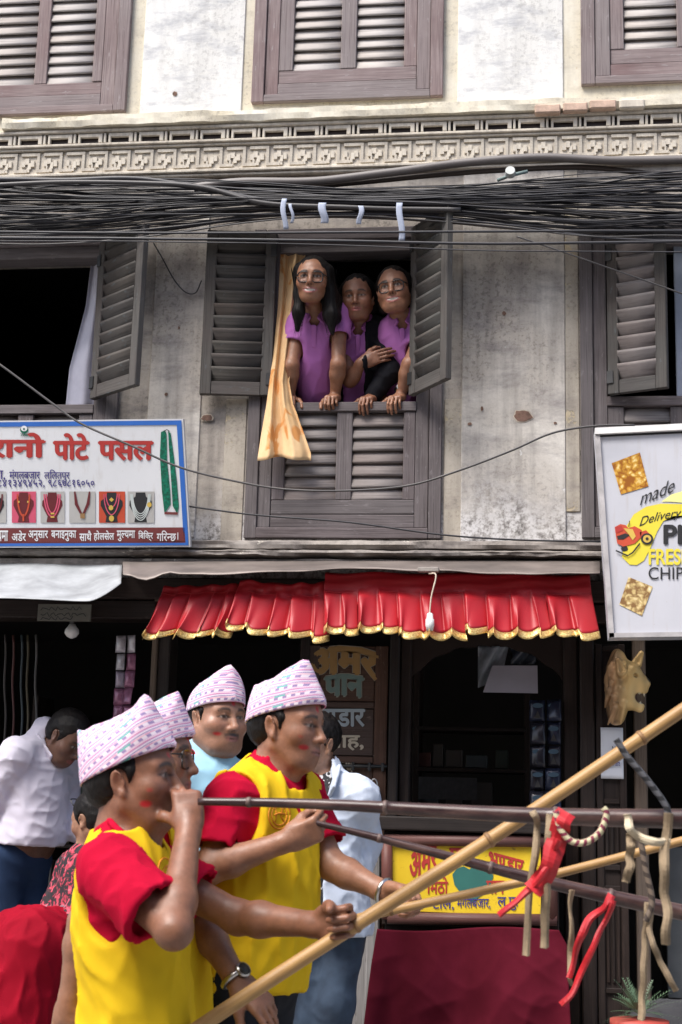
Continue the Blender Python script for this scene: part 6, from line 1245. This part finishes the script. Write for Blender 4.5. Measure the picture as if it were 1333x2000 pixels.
# long-haired woman with glasses
hc = J(611, 549, -.14); R = frame((.03, -1, -.10), (.02, -.02, 1))
woman('smiling long-haired woman in glasses and orchid polo beside the orange curtain', hc, R, 1.0, J(617, 612, -.01), J(584, 634, .02), J(664, 614, .01), J(570, 715, -.03), onsill(566), J(661, 712, -.05), onsill(654), J(622, 850, .24),
      dict(f=(.08, -1, -.35), n=(.1, .2, -1), thumb=1, curls=drape, tdir=(.6, .7, .2)), dict(f=(-.08, -1, -.28), n=(0, .2, -1), thumb=-1, curls=fist, tdir=(.5, .8, .25)),
      PURP, 1.0, [([lambda L: L(.066, .005, .05), J(586, 575, -.13), J(584, 610, -.135), J(582, 645, -.12)], [.030, .026, .026, .012]), ([lambda L: L(-.066, .0, .05), J(642, 575, -.11), J(647, 615, -.12), J(650, 650, -.12)], [.034, .036, .036, .012]), ([lambda L: L(-.05, -.04, .0), J(648, 590, -.05), J(658, 625, -.09)], [.05, .045, .02])], True, (.29, .140, .080), None, .46, 81, jaw=.86)
# middle woman with black blazer
hc = J(699, 582, .02); R = frame((-.02, -1, -.22), (-.06, -.1, 1))
woman('woman in a black blazer over orchid shirt, hand on her own sleeve, between two companions', hc, R, .96, J(702, 634, .11), J(674, 660, .14), J(746, 650, .14), J(684, 742, .06), J(708, 708, -.005), J(760, 726, .06), onsill(726, .055), J(702, 850, .30),
      dict(f=(1, -.12, .32), n=(.1, 1, .1), thumb=1, curl=(.25, .35, .2), tdir=(.5, .8, .1)), dict(f=(-.22, -1, -.35), n=(0, .2, -1), thumb=-1, curls=drape, tdir=(.6, .7, .1)),
      PURP, 0.25, [([lambda L: L(.06, -.02, .04), lambda L: L(.06, -.05, -.05)], [.03, .03]), ([lambda L: L(-.06, -.02, .04), lambda L: L(-.06, -.05, -.05)], [.03, .03])], False, (.25, .118, .070), BLKC, .5, 91, eyes=.7, jaw=.94, fat=.004)
# third woman with glasses and watch
hc = J(771, 568, -.03); R = frame((-.10, -1, -.08), (-.13, 0, 1))
woman('smiling woman in glasses and orchid polo with a watch, beside the half-open shutter', hc, R, 1.0, J(788, 622, .07), J(764, 650, .10), J(832, 636, .09), J(752, 735, .14), J(742, 770, .16), J(800, 712, -.02), onsill(782, .05), J(800, 850, .26),
      dict(f=(0, -.2, -1), n=(0, 1, 0), thumb=1, curl=(.3, .3, .2)), dict(f=(-.25, -1, -.33), n=(0, .2, -1), thumb=-1, curls=drape, tdir=(.6, .7, .1)),
      PURP, 1.0, [([lambda L: L(.06, -.02, .04), lambda L: L(.066, -.05, -.06)], [.03, .03]), ([lambda L: L(-.06, -.0, .04), lambda L: L(-.075, -.03, -.06)], [.03, .03])], True, (.30, .148, .088), None, .60, 101, jaw=1.02, fat=.006)
wp = W(783, 765, -.0); e2 = empty('wristwatch', Vector((wp.x, .005, SILLZ + .075)), 'white-faced wristwatch on the wrist resting on the sill', 'watch', 'wristwatches')
c = Vector((W(783, 765, .02).x, .012, SILLZ + .068)); d = Vector((-.1, -.45, -.85)).normalized(); a = d.cross(Vector((1, 0, 0))).normalized(); b_ = d.cross(a); cc = Vector((W(784, 765, .03).x, .050, SILLZ + .072))
tube('strap', [cc + a * math.cos(t) * .028 + b_ * math.sin(t) * .028 for t in np.linspace(0, 2 * math.pi, 25)], .007, BLKF, e2, 8)
nv = Vector((-.15, -.9, .45)).normalized(); fc = cc + nv * .030; tube('watch_case', [fc - nv * .004, fc + nv * .004], .0185, MT['metal'], e2, 20) if 'MT' in globals() else None; tube('watch_face', [fc + nv * .0041, fc + nv * .005], .016, simple('watch_dial', (.75, .76, .78), .4), e2, 20)
# ================================================================ HORNS, BAMBOO, RIBBONS
def bamboo_mat(nm, a, b2, c2, rough=.4):
    b = NB(nm); v = b.coord('UV', (1.5, 14, 1)); n_ = b.noise(v, 3, 6, .6); n2 = b.noise(b.coord('UV', (3, 1, 1)), 2.0, 4, .6); c = b.ramp(n_, [(.3, a), (.7, b2)]); c = b.mix(b.ramp(n2, [(.45, 0), (.7, .8)]), c, c2); b.base(c).rough(rough); b.bump(n_, .15, .002); return b.m
BAM = bamboo_mat('tan_bamboo', (.34, .19, .065), (.50, .30, .115), (.24, .13, .05), .5); HORN = bamboo_mat('dark_lacquered_bamboo', (.018, .010, .012), (.060, .028, .026), (.17, .10, .085), .32)
NODE_D = simple('bamboo_node', (.26, .14, .055), .6, 0, .4, 60); NODE_L = simple('horn_node', (.13, .085, .075), .5, 0, .5, 60)
def rod(name, label, p0, Y0, p1, Y1, r0, r1, mat, nodes, group, n=90, sag=0.0):
    a, b_ = W(*p0, Y0), W(*p1, Y1); L_ = (b_ - a).length; P, Rr = [], []; rr = random.Random(len(label)); nd = []
    x = rr.uniform(.05, .2)
    while x < L_: nd.append(x); x += nodes * rr.uniform(.85, 1.15)
    ts = sorted(set([i / n for i in range(n + 1)] + [min(1, max(0, (q + d) / L_)) for q in nd for d in (-.012, -.005, 0, .005, .012)]))
    for t in ts:
        p = a.lerp(b_, t); p.z -= sag * 4 * t * (1 - t); p.z += .004 * math.sin(t * 9 + len(label)); r = r0 + (r1 - r0) * t; dm = min([abs(t * L_ - q) for q in nd] or [1]); r *= 1 + (.13 if dm < .004 else .07 if dm < .008 else 0); P.append(p); Rr.append(r)
    o = tube(name, P, Rr, mat, None, 14); props(o, label, name.split('_')[-1] if name != 'long_horn' else 'horn', group)
    for q in nd:
        t = q / L_
        if t > .995: continue
        c0 = a.lerp(b_, t); c0.z += -sag * 4 * t * (1 - t) + .004 * math.sin(t * 9 + len(label)); d = (b_ - a).normalized(); r = (r0 + (r1 - r0) * t) * 1.15; tube('node_ring', [c0 - d * .005, c0 - d * .002, c0 + d * .002, c0 + d * .005], [r * .97, r * 1.04, r * 1.03, r * .97], NODE_L if name == 'long_horn' else NODE_D, o, 14)
    return a, b_
H1 = rod('long_horn', 'dark lacquered horn at the lips of the man with his hand raised', (388, 1566), -3.19, (1800, 1616), -3.26, .0085, .0265, HORN, .33, 'long bamboo horns')
H2 = rod('long_horn', 'dark slender horn slanting down from the fist of the second vested man', (600, 1606), -2.79, (1760, 1887), -2.72, .0070, .027, HORN, .30, 'long bamboo horns')
rod('bamboo_pole', 'thick tan bamboo pole rising steeply across the lion mask', (330, 2048), -3.16, (1700, 1148), -2.95, .0165, .0145, BAM, .42, 'bamboo support poles')
rod('bamboo_pole', 'thin tan bamboo pole held out level towards the dark horns', (660, 1806), -2.74, (1740, 1547), -2.66, .0115, .0105, BAM, .45, 'bamboo support poles')
STRAP = fabric('beige_canvas_strap', (.31, .235, .155), .4, .95, 500, .5, 14); RIB = NB('red_ribbon'); RIB.base(RIB.ramp(RIB.noise(RIB.coord('Object'), 16, 4), [(.3, (.34, .006, .012)), (.7, (.58, .016, .025))])).rough(.6); RIB.b.inputs['Transmission Weight'].default_value = .0; RIB = RIB.m
def strap(name, label, pts, Y, wpx, mat, cat, group, twist=0.0, n=26, ys=None):
    P3 = spline([W(p[0], p[1], Y if ys is None else ys[i]) for i, p in enumerate(pts)], n); w = wpx / 830
    def f(u, v):
        i = min(n, int(round(v * n))); p = P3[i]; t = (P3[min(i + 1, n)] - P3[max(i - 1, 0)]).normalized(); s = t.cross(Vector((0, 1, 0))); s = s.normalized() if s.length > .05 else Vector((1, 0, 0)); a = twist * math.sin(v * 5 + wpx); s = s * math.cos(a) + Vector((0, 1, 0)) * math.sin(a); ww = w * (1 + .16 * mnoise.noise(Vector((v * 7, wpx, pts[0][0])))); return p + s * ww * (u - .5) + Vector((.006 * mnoise.noise(Vector((v * 5, pts[0][0], 3))), .010 * math.sin(v * 14 + pts[0][0]) + .004 * math.cos(u * 6), .003 * math.sin(u * 9) * (v > .97)))
    o = sheet(name, f, 3, n, mat, None, .0012, False); props(o, label, cat, group); return o
SG, RG = 'canvas straps on the horns', 'red ribbons on the horns'
strap('canvas_strap', 'beige strap wrapped round the upper horn with a long thin end hanging', [(1040, 1584), (1050, 1608), (1046, 1660), (1034, 1760), (1028, 1866)], -3.26, 13, STRAP, 'strap', SG, .5)
strap('canvas_strap', 'beige strap with cut end hanging below the bamboo crossing', [(1076, 1590), (1072, 1650), (1066, 1740), (1064, 1852)], -3.265, 15, STRAP, 'strap', SG, .3)
strap('canvas_strap', 'cream strap looped in an S over the thick end of the upper horn', [(1226, 1590), (1230, 1616), (1248, 1634), (1282, 1645), (1310, 1642)], -3.28, 14, fabric('cream_canvas', (.55, .47, .34), .1), 'strap', SG, .2)
strap('canvas_strap', 'short beige strap dangling straight beside the cream loop', [(1232, 1628), (1232, 1670), (1224, 1724)], -3.27, 15, STRAP, 'strap', SG, .2)
strap('canvas_strap', 'long beige strap with flared end hanging outside the horn tip', [(1306, 1588), (1302, 1650), (1296, 1720), (1304, 1780), (1302, 1846)], -3.28, 16, STRAP, 'strap', SG, .25)
strap('canvas_strap', 'twisted pale strap tied round the lower horn behind red ribbon', [(1118, 1738), (1114, 1790), (1118, 1850), (1112, 1900), (1120, 1926)], -2.80, 13, STRAP, 'strap', SG, .9)
strap('canvas_strap', 'beige strap hanging straight to the plant from the lower horn', [(1266, 1762), (1262, 1830), (1256, 1920), (1252, 1992)], -2.82, 13, STRAP, 'strap', SG, .3)
strap('canvas_strap', 'beige strap kinking outwards from the lower horn like a tail', [(1268, 1766), (1272, 1830), (1292, 1880), (1322, 1936)], -2.83, 12, STRAP, 'strap', SG, .3)
strap('red_ribbon', 'wide red ribbon wound on the upper horn beside the striped cord', [(1108, 1586), (1094, 1612), (1084, 1660), (1064, 1710), (1040, 1740)], -3.285, 36, RIB, 'ribbon', RG, .4)
strap('red_ribbon', 'thin red ribbon end trailing across the yellow stall sign', [(1092, 1640), (1072, 1690), (1030, 1742), (975, 1788)], -3.29, 13, RIB, 'ribbon', RG, .7)
strap('red_ribbon', 'red ribbon knotted round the lower horn with a straight tail', [(1196, 1748), (1180, 1772), (1150, 1800), (1128, 1850), (1112, 1910)], -2.83, 16, RIB, 'ribbon', RG, .8)
strap('red_ribbon', 'long red ribbon tail swinging below the lower horn knot', [(1198, 1758), (1184, 1800), (1156, 1850), (1130, 1920), (1096, 1962)], -2.84, 13, RIB, 'ribbon', RG, .6)
def cordm(nm, a, b2, s=60):
    b = NB(nm); sx = b.n('SeparateXYZ'); tc = b.n('TexCoord'); b.nt.links.new(tc.outputs['UV'], sx.inputs[0]); f = b.math('FRACT', b.math('ADD', b.math('MULTIPLY', sx.outputs[0], s), sx.outputs[1])); b.base(b.ramp(f, [(0, a), (.45, b2)], 'CONSTANT')).rough(.8); return b.m
def rope(label, pts, Y, rpx, mat, n=50, ys=None):
    P3 = spline([W(p[0], p[1], Y if ys is None else ys[i]) for i, p in enumerate(pts)], n); o = tube('twisted_cord', P3, rpx / 830, mat, None, 8); props(o, label, 'cord', 'twisted cords on the horns')
rope('striped maroon and cream cord looped round the upper horn', [(1086, 1584), (1092, 1612), (1112, 1640), (1140, 1646), (1168, 1630), (1182, 1604), (1184, 1586), (1178, 1578)], -3.285, 6, cordm('striped_cord', (.20, .03, .06), (.60, .55, .35)))
rope('black plaited cord slanting from the paper note to the horn tip', [(1204, 1444), (1226, 1478), (1262, 1520), (1300, 1572), (1306, 1600)], -3.27, 6, cordm('black_cord', (.015, .015, .018), (.09, .09, .10), 40))
rope('brown plaited cord swinging between the two horns', [(1252, 1642), (1262, 1700), (1274, 1760), (1262, 1800)], -3.0, 6, cordm('brown_cord', (.05, .035, .028), (.16, .12, .09), 40))
# ================================================================ LION MASK
def lion():
    Y0 = -.13; e = empty('lion_mask', W(1210, 1400, -.03), 'gilded roaring lion head mask mounted on the dark door post', 'mask'); Q = lambda x, y, d=0: J(x, y, Y0 + d)
    S = Solid(); S.ell(Q(1208, 1328, .04), (.052, .085, .135), frame((.15, 1, 0), (0, 0, 1)), .02); S.ell(Q(1206, 1375, .05), (.045, .07, .09), None, .03); S.cap(Q(1203, 1400, .06), Q(1200, 1408, .06), .02, .012, .03); S.ell(Q(1224, 1318, .02), (.065, .06, .062), None, .02)
    S.cap(Q(1236, 1326), Q(1252, 1334), .046, .030, .03); S.cap(Q(1250, 1330), Q(1262, 1334), .026, .020, .02); S.cap(Q(1246, 1345), Q(1258, 1348), .024, .018, .015); S.cap(Q(1228, 1368), Q(1250, 1384), .030, .017, .02); S.cap(Q(1248, 1382), Q(1254, 1378), .015, .012, .012); S.cap(Q(1222, 1350), Q(1228, 1368), .045, .034, .03)
    S.cap(Q(1240, 1364, 0), Q(1270, 1366, 0), .017, .024, .006, 's'); S.cap(Q(1238, 1305, -.025), Q(1252, 1316, -.02), .012, .008, .012); S.cap(Q(1238, 1305, .03), Q(1252, 1316, .025), .012, .008, .012); S.ell(Q(1243, 1319, -.040), (.012, .010, .007), None, .006, 's')
    for dx, dy, dd, tx, ty in ((1214, 1312, -.055, 1208, 1290), (1244, 1296, .045, 1253, 1276)): S.cap(Q(dx, dy, dd), Q(tx, ty, dd), .024, .012, .010); S.cap(Q(dx + 2, dy - 4, dd - .020), Q(tx + 1, ty + 3, dd - .016), .013, .008, .006, 's')
    rl = random.Random(4)
    for k in range(26):
        ax_, ay_ = rl.uniform(1190, 1222), rl.uniform(1285, 1385); S.cap(Q(ax_, ay_, rl.uniform(-.05, -.02)), Q(ax_ - 10 + rl.uniform(-4, 4), ay_ + 34, .01), .013, .005, .008)
    for tx, ty, tx2, ty2, r in ((1258, 1352, 1259, 1362, .006), (1250, 1352, 1250, 1358, .004), (1251, 1378, 1252, 1368, .0055), (1244, 1378, 1244, 1371, .004)): S.cap(Q(tx, ty, -.012), Q(tx2, ty2, -.012), r, .002, .002)
    w = waves(8, 120, 3, (1, 1, .35)); wc = Q(1200, 1360); S.disp(lambda P: (.0030 * w(P) * np.clip((Q(1226, 1340)[0] - P[:, 0]) / .05, 0, 1)).astype(np.float32)); S.half((0, -.021, 0), (0, 1, 0))
    nose, nm = Q(1264, 1330), Q(1242, 1364); tee = [Q(a, b, -.012) for a, b in ((1258, 1358), (1250, 1356), (1252, 1372), (1244, 1374))]
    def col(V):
        C = np.tile(np.array((.68, .47, .20)), (len(V), 1)); t = np.clip((Q(1226, 1340)[0] - V[:, 0]) / .06, 0, 1)[:, None]; C = C * (1 - t) + np.array((.42, .25, .13)) * t; C *= (1 + .15 * w(V) * (1 + 1.6 * t[:, 0]))[:, None]  # wave tone painted into the mane to stand in for groove shading
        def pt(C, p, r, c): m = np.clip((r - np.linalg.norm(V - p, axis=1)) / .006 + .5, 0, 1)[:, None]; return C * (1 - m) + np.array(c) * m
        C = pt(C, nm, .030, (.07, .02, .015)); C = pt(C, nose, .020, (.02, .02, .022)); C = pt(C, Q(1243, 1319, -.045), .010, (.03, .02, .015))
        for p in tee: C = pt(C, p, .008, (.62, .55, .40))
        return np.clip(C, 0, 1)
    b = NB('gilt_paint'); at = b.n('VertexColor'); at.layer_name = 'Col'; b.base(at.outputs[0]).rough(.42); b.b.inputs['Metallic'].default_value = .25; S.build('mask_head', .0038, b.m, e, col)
lion()
# paper note
x0, x1, z0, z1 = XZ(1174, 1421, 1218, 1521, -.03); e = empty('paper_note', ((x0 + x1) / 2, -.03, z0), 'white paper note pinned below the lion mask', 'paper')
sheet('page', lambda u, v: Vector((x0 + (x1 - x0) * u, -.026 - .004 * math.sin(u * 3 + v * 4) - .003 * math.sin(v * 9), z1 + (z0 - z1) * v)), 8, 12, simple('paper_white', (.72, .74, .80), .7, 0, .03), e, .0008)
B = Board(e, (0, -.034, 0), (0, -1, 0)); B.text('available here', 1181, 1484, 1211, 1496, PC['navy'], 1, .02); B.text('NS', 1196, 1457, 1207, 1467, PC['black'], 1, .0)
# ================================================================ SHOP GOODS
def sachets(name, label, px0, py0, cols, rows, w, h, Y, mats, gap=2, slant=0.0, blob=None):
    e = empty(name, W(px0 + w, py0, Y), label, 'sachets', 'hanging sachet strips'); r = random.Random(px0)
    for i in range(cols):
        for j in range(rows):
            a = px0 + i * (w + gap) + slant * j; b_ = py0 + j * (h + gap); x0, x1, z0, z1 = XZ(a, b_, a + w, b_ + h, Y); m = mats[r.randrange(len(mats))]; t1, t2 = r.uniform(-.03, .01), r.uniform(-.03, .01); x0 += r.uniform(-.004, .004); z1 += r.uniform(-.004, .004)
            o = sheet('sachet', lambda u, v: Vector((x0 + (x1 - x0) * u, Y - .010 * math.sin(math.pi * u) * math.sin(math.pi * v) + t1 * v + t2 * u, z1 + (z0 - z1) * v)), 5, 5, m, e, .001)
            if blob:
                bb = Board(e, (0, Y - .018, 0), (0, -1, 0)); bb.disc(a + w / 2, b_ + h * .28, w * .36, h * .11, blob, 1, 14, 'sachet_label'); bb.poly([(a + w * .3, b_ + h * .85), (a + w * .5, b_ + h * .5), (a + w * .7, b_ + h * .85)], MT['metal_dark'], 1, 'sachet_label')
def foil(nm, c, r=.25): return simple(nm, c, r, .2, .35, 30)
sachets('sachet_strip', 'strip of silvery pink sachets hanging at the jewellery shop corner', 228, 1242, 2, 5, 19, 33, -.04, [foil('foil_lilac', (.36, .30, .38)), foil('foil_pink', (.30, .12, .20)), foil('foil_silver', (.42, .40, .44))], 1, -1.6)
sachets('sachet_strip', 'strip of black sachets with blue ovals hanging in the betel stall', 1036, 1366, 2, 5, 29, 43, .02, [foil('foil_black', (.02, .02, .03)), foil('foil_navy', (.02, .025, .05))], 2, 0, flat('label_blue', (.04, .08, .12)))
e = empty('clear_sheet', W(1000, 1300, .05), 'translucent white acrylic sheet hanging under the stall arch', 'sheet')
poly_sheet('acrylic', [W(962, 1300, .05), W(1050, 1300, .05), W(1051, 1354, .0), W(944, 1352, .0)], simple('frosted_acrylic', (.42, .40, .46), .3, 0, .08), e, .004, Vector((0, 1, 0)))
o = sheet('plastic_bag', lambda u, v: W(934 + 46 * u + 14 * (1 - v) * u, 1262 + 82 * v - 20 * u * v, .07 + .02 * math.sin(u * 8 + v * 5)), 16, 16, simple('grey_plastic', (.20, .22, .25), .2, 0, .4, 12), None, .001); props(o, 'crumpled clear plastic bag hanging beside the acrylic sheet', 'bag')
o = sheet('plastic_bag', lambda u, v: W(998 + 50 * u, 1262 + 36 * v, .09 + .02 * math.sin(u * 8 + v * 5)), 12, 12, simple('dark_plastic', (.05, .06, .08), .2, 0, .5, 14), None, .001); props(o, 'dark crumpled plastic above the acrylic sheet', 'bag')
# shelves inside the shops
def shelf(label, px0, px1, pys, Y, seed, cat='shelf'):
    x0, x1 = W(px0, 1500, Y).x, W(px1, 1500, Y).x; e = empty('shop_shelf', ((x0 + x1) / 2, Y, .24), label, 'shelf'); r = random.Random(seed)
    for py in pys: z = W((px0 + px1) / 2, py, Y).z; cbox('board', x0, x1, Y, Y + .28, z - .02, z, MT['wood_dark'], e)
    for x in (x0, x1): cbox('upright', x - .015, x + .015, Y + .005, Y + .27, .24, W(px0, pys[0], Y).z + .3, MT['wood_dark'], e)
    return e
GOODS = [simple(f'goods_{i}', tuple(x * .35 for x in c), .5) for i, c in enumerate([(.12, .10, .09), (.20, .06, .05), (.10, .14, .16), (.22, .18, .10), (.26, .25, .24), (.05, .08, .06)])]  # colours scaled down to put the shops' shade into the goods
def goods(label, px0, px1, pys, Y, seed, nm='carton', grp='goods on the shop shelves'):
    r = random.Random(seed)
    for py in pys:
        x = W(px0, py, Y).x; xe = W(px1, py, Y).x; z = W((px0 + px1) / 2, py, Y).z + .002
        while x < xe - .12:
            w, h, d = r.uniform(.05, .11), r.uniform(.06, .16), r.uniform(.08, .16); o = cbox(nm, x, x + w, Y + .04, Y + .04 + d, z, z + h, GOODS[r.randrange(6)], None, .003); props(o, label.replace('small', ('grey', 'red', 'blue', 'ochre', 'white', 'green')[GOODS.index(o.data.materials[0])]), 'carton', grp); x += w + r.uniform(.004, .05)
shelf('dark wooden shelf rack at the back of the betel stall', 812, 1030, (1420, 1500, 1590), .75, 3); goods('small dim carton standing on the betel stall shelf', 816, 1022, (1500, 1590), .75, 4)
shelf('dark shelf rack at the back of the jewellery shop', 60, 270, (1470, 1560, 1650, 1740), .9, 5); goods('small dim carton on the jewellery shop shelf', 64, 264, (1560, 1650, 1740), .9, 6)
x0, x1, z0, z1 = XZ(818, 1518, 932, 1562, .62); o = cbox('wall_calendar', x0, x1, .62, .625, z0, z1, simple('calendar_paper', (.06, .06, .065), .7, 0, .2, 40), None, .001); props(o, 'dim white calendar sheet hanging inside the betel stall', 'calendar')  # white sheet coloured near-black to carry the stall's shade
# notice board and bulb in the jewellery shop
x0, x1, z0, z1 = XZ(74, 1180, 178, 1213, -.10); e = empty('notice_plate', ((x0 + x1) / 2, -.10, z0), 'small dim hand-lettered plate under the shop beam', 'sign'); cbox('plate', x0, x1, -.10, -.09, z0, z1, simple('plate_grey', (.14, .135, .115), .7), e, .001); B = Board(e, (0, -.10, 0), (0, -1, 0)); [B.line([(80 + i * 4.2, yy + 3 * math.sin(i * 1.9 + yy) + 2 * math.sin(i * 3.7)) for i in range(nn)], 1.6, PC['black'], 1, 'handwriting') for yy, nn in ((1189, 20), (1200, 22), (1208, 16))]
bp = W(141, 1232, -.02); e = empty('light_bulb', bp, 'unlit white light bulb hanging in the jewellery shop', 'bulb'); tube('glass', [bp + Vector((0, 0, z)) for z in (.03, .02, .005, -.012, -.028, -.036)], [.014, .020, .032, .034, .022, .006], PLASTIC, e, 16); tube('socket', [bp + Vector((0, 0, .03)), bp + Vector((0, 0, .07))], .014, MT['metal_dark'], e, 12)
tube('cord', [bp + Vector((0, 0, .07)), bp + Vector((-.01, .0, SHOP_TOP - .19 - bp.z))], .003, MT['metal_dark'], e)
# hanging bead strands in the jewellery shop doorway
r = random.Random(3)
for k in range(5):
    px = 12 + k * 15 + r.uniform(-3, 3); P = [W(px + 1.5 * math.sin(i), 1240 + i * 20, .06) for i in range(int(r.uniform(12, 24)))]; o = tube('bead_strand', P, .006, GOODS[k % 6], None, 5); props(o, 'dim strand of beads hanging in the jewellery shop doorway', 'beads', 'bead strands in the shop')
# ledge, pot plant, sack
lg = cbox('stone_ledge', HX0, W(330, 1900, -.8).x, -.86, -.34, .24, .52, MT['earth'], None, .02); props(lg, 'low stone sitting ledge in front of the jewellery shop', 'ledge')
pc = W(1250, 2030, -.42); pc.z = .245; e = empty('potted_plant', pc, 'small feathery green plant in a red clay pot by the dark door', 'plant'); zt_ = W(1250, 1992, -.42).z
tube('pot', [Vector((pc.x, pc.y, z)) for z in (.245, .25, zt_ - .03, zt_ - .03, zt_)], [.07, .075, .105, .115, .115], simple('red_pot', (.40, .06, .045), .6), e, 24); tube('stem', [Vector((pc.x, pc.y, zt_ - .02)), Vector((pc.x + .01, pc.y, zt_ + .03))], .012, MT['wood_post'], e, 6)
LEAF = simple('grey_green_leaf', (.09, .15, .085), .55, 0, .3, 20); V, Fc = [], []
for k in range(46):
    a = r.uniform(0, 6.28); el = r.uniform(.05, 1.1); ln = r.uniform(.10, .22); d = Vector((math.cos(a) * math.cos(el), math.sin(a) * math.cos(el), math.sin(el))); s_ = d.cross(Vector((0, 0, 1))).normalized(); p0 = Vector((pc.x, pc.y, zt_ + .02))
    for j in range(9):
        t = .25 + j / 12; q = p0 + d * ln * t - Vector((0, 0, .06 * t * t * ln * 4))
        for sg in (-1, 1):
            tip = q + (s_ * sg * .8 + d * .8).normalized() * .034 * (1.2 - t); i0 = len(V); V += [q - d * .003, q + d * .003, tip]; Fc.append((i0, i0 + 1, i0 + 2))
    i0 = len(V); V += [p0 - s_ * .0015, p0 + s_ * .0015, p0 + d * ln - Vector((0, 0, .06 * ln * 4))]; Fc.append((i0, i0 + 1, i0 + 2))
fo = link('foliage', mesh('foliage', V, Fc, LEAF), e); fo['kind'] = 'stuff'
S = Solid(); c_ = J(1330, 2000, -.05); S.ell(c_, (.22, .16, .10), None, .03); S.disp(wrinkles(.012, 40, 5)); o = S.build('sack', .009, fabric('grey_sack', (.05, .05, .055), .3)); props(o, 'slumped dark grey sack on the shop floor behind the plant', 'sack')
x0, x1, z0, z1 = XZ(1300, 1655, 1345, 1720, .25); o = cbox('display_case', x0, x1 + .25, .25, .5, z0 - .5, z1, simple('dim_glass_case', (.10, .11, .12), .2), None, .004); props(o, 'dim glass display case inside the shop beyond the brown post', 'case')
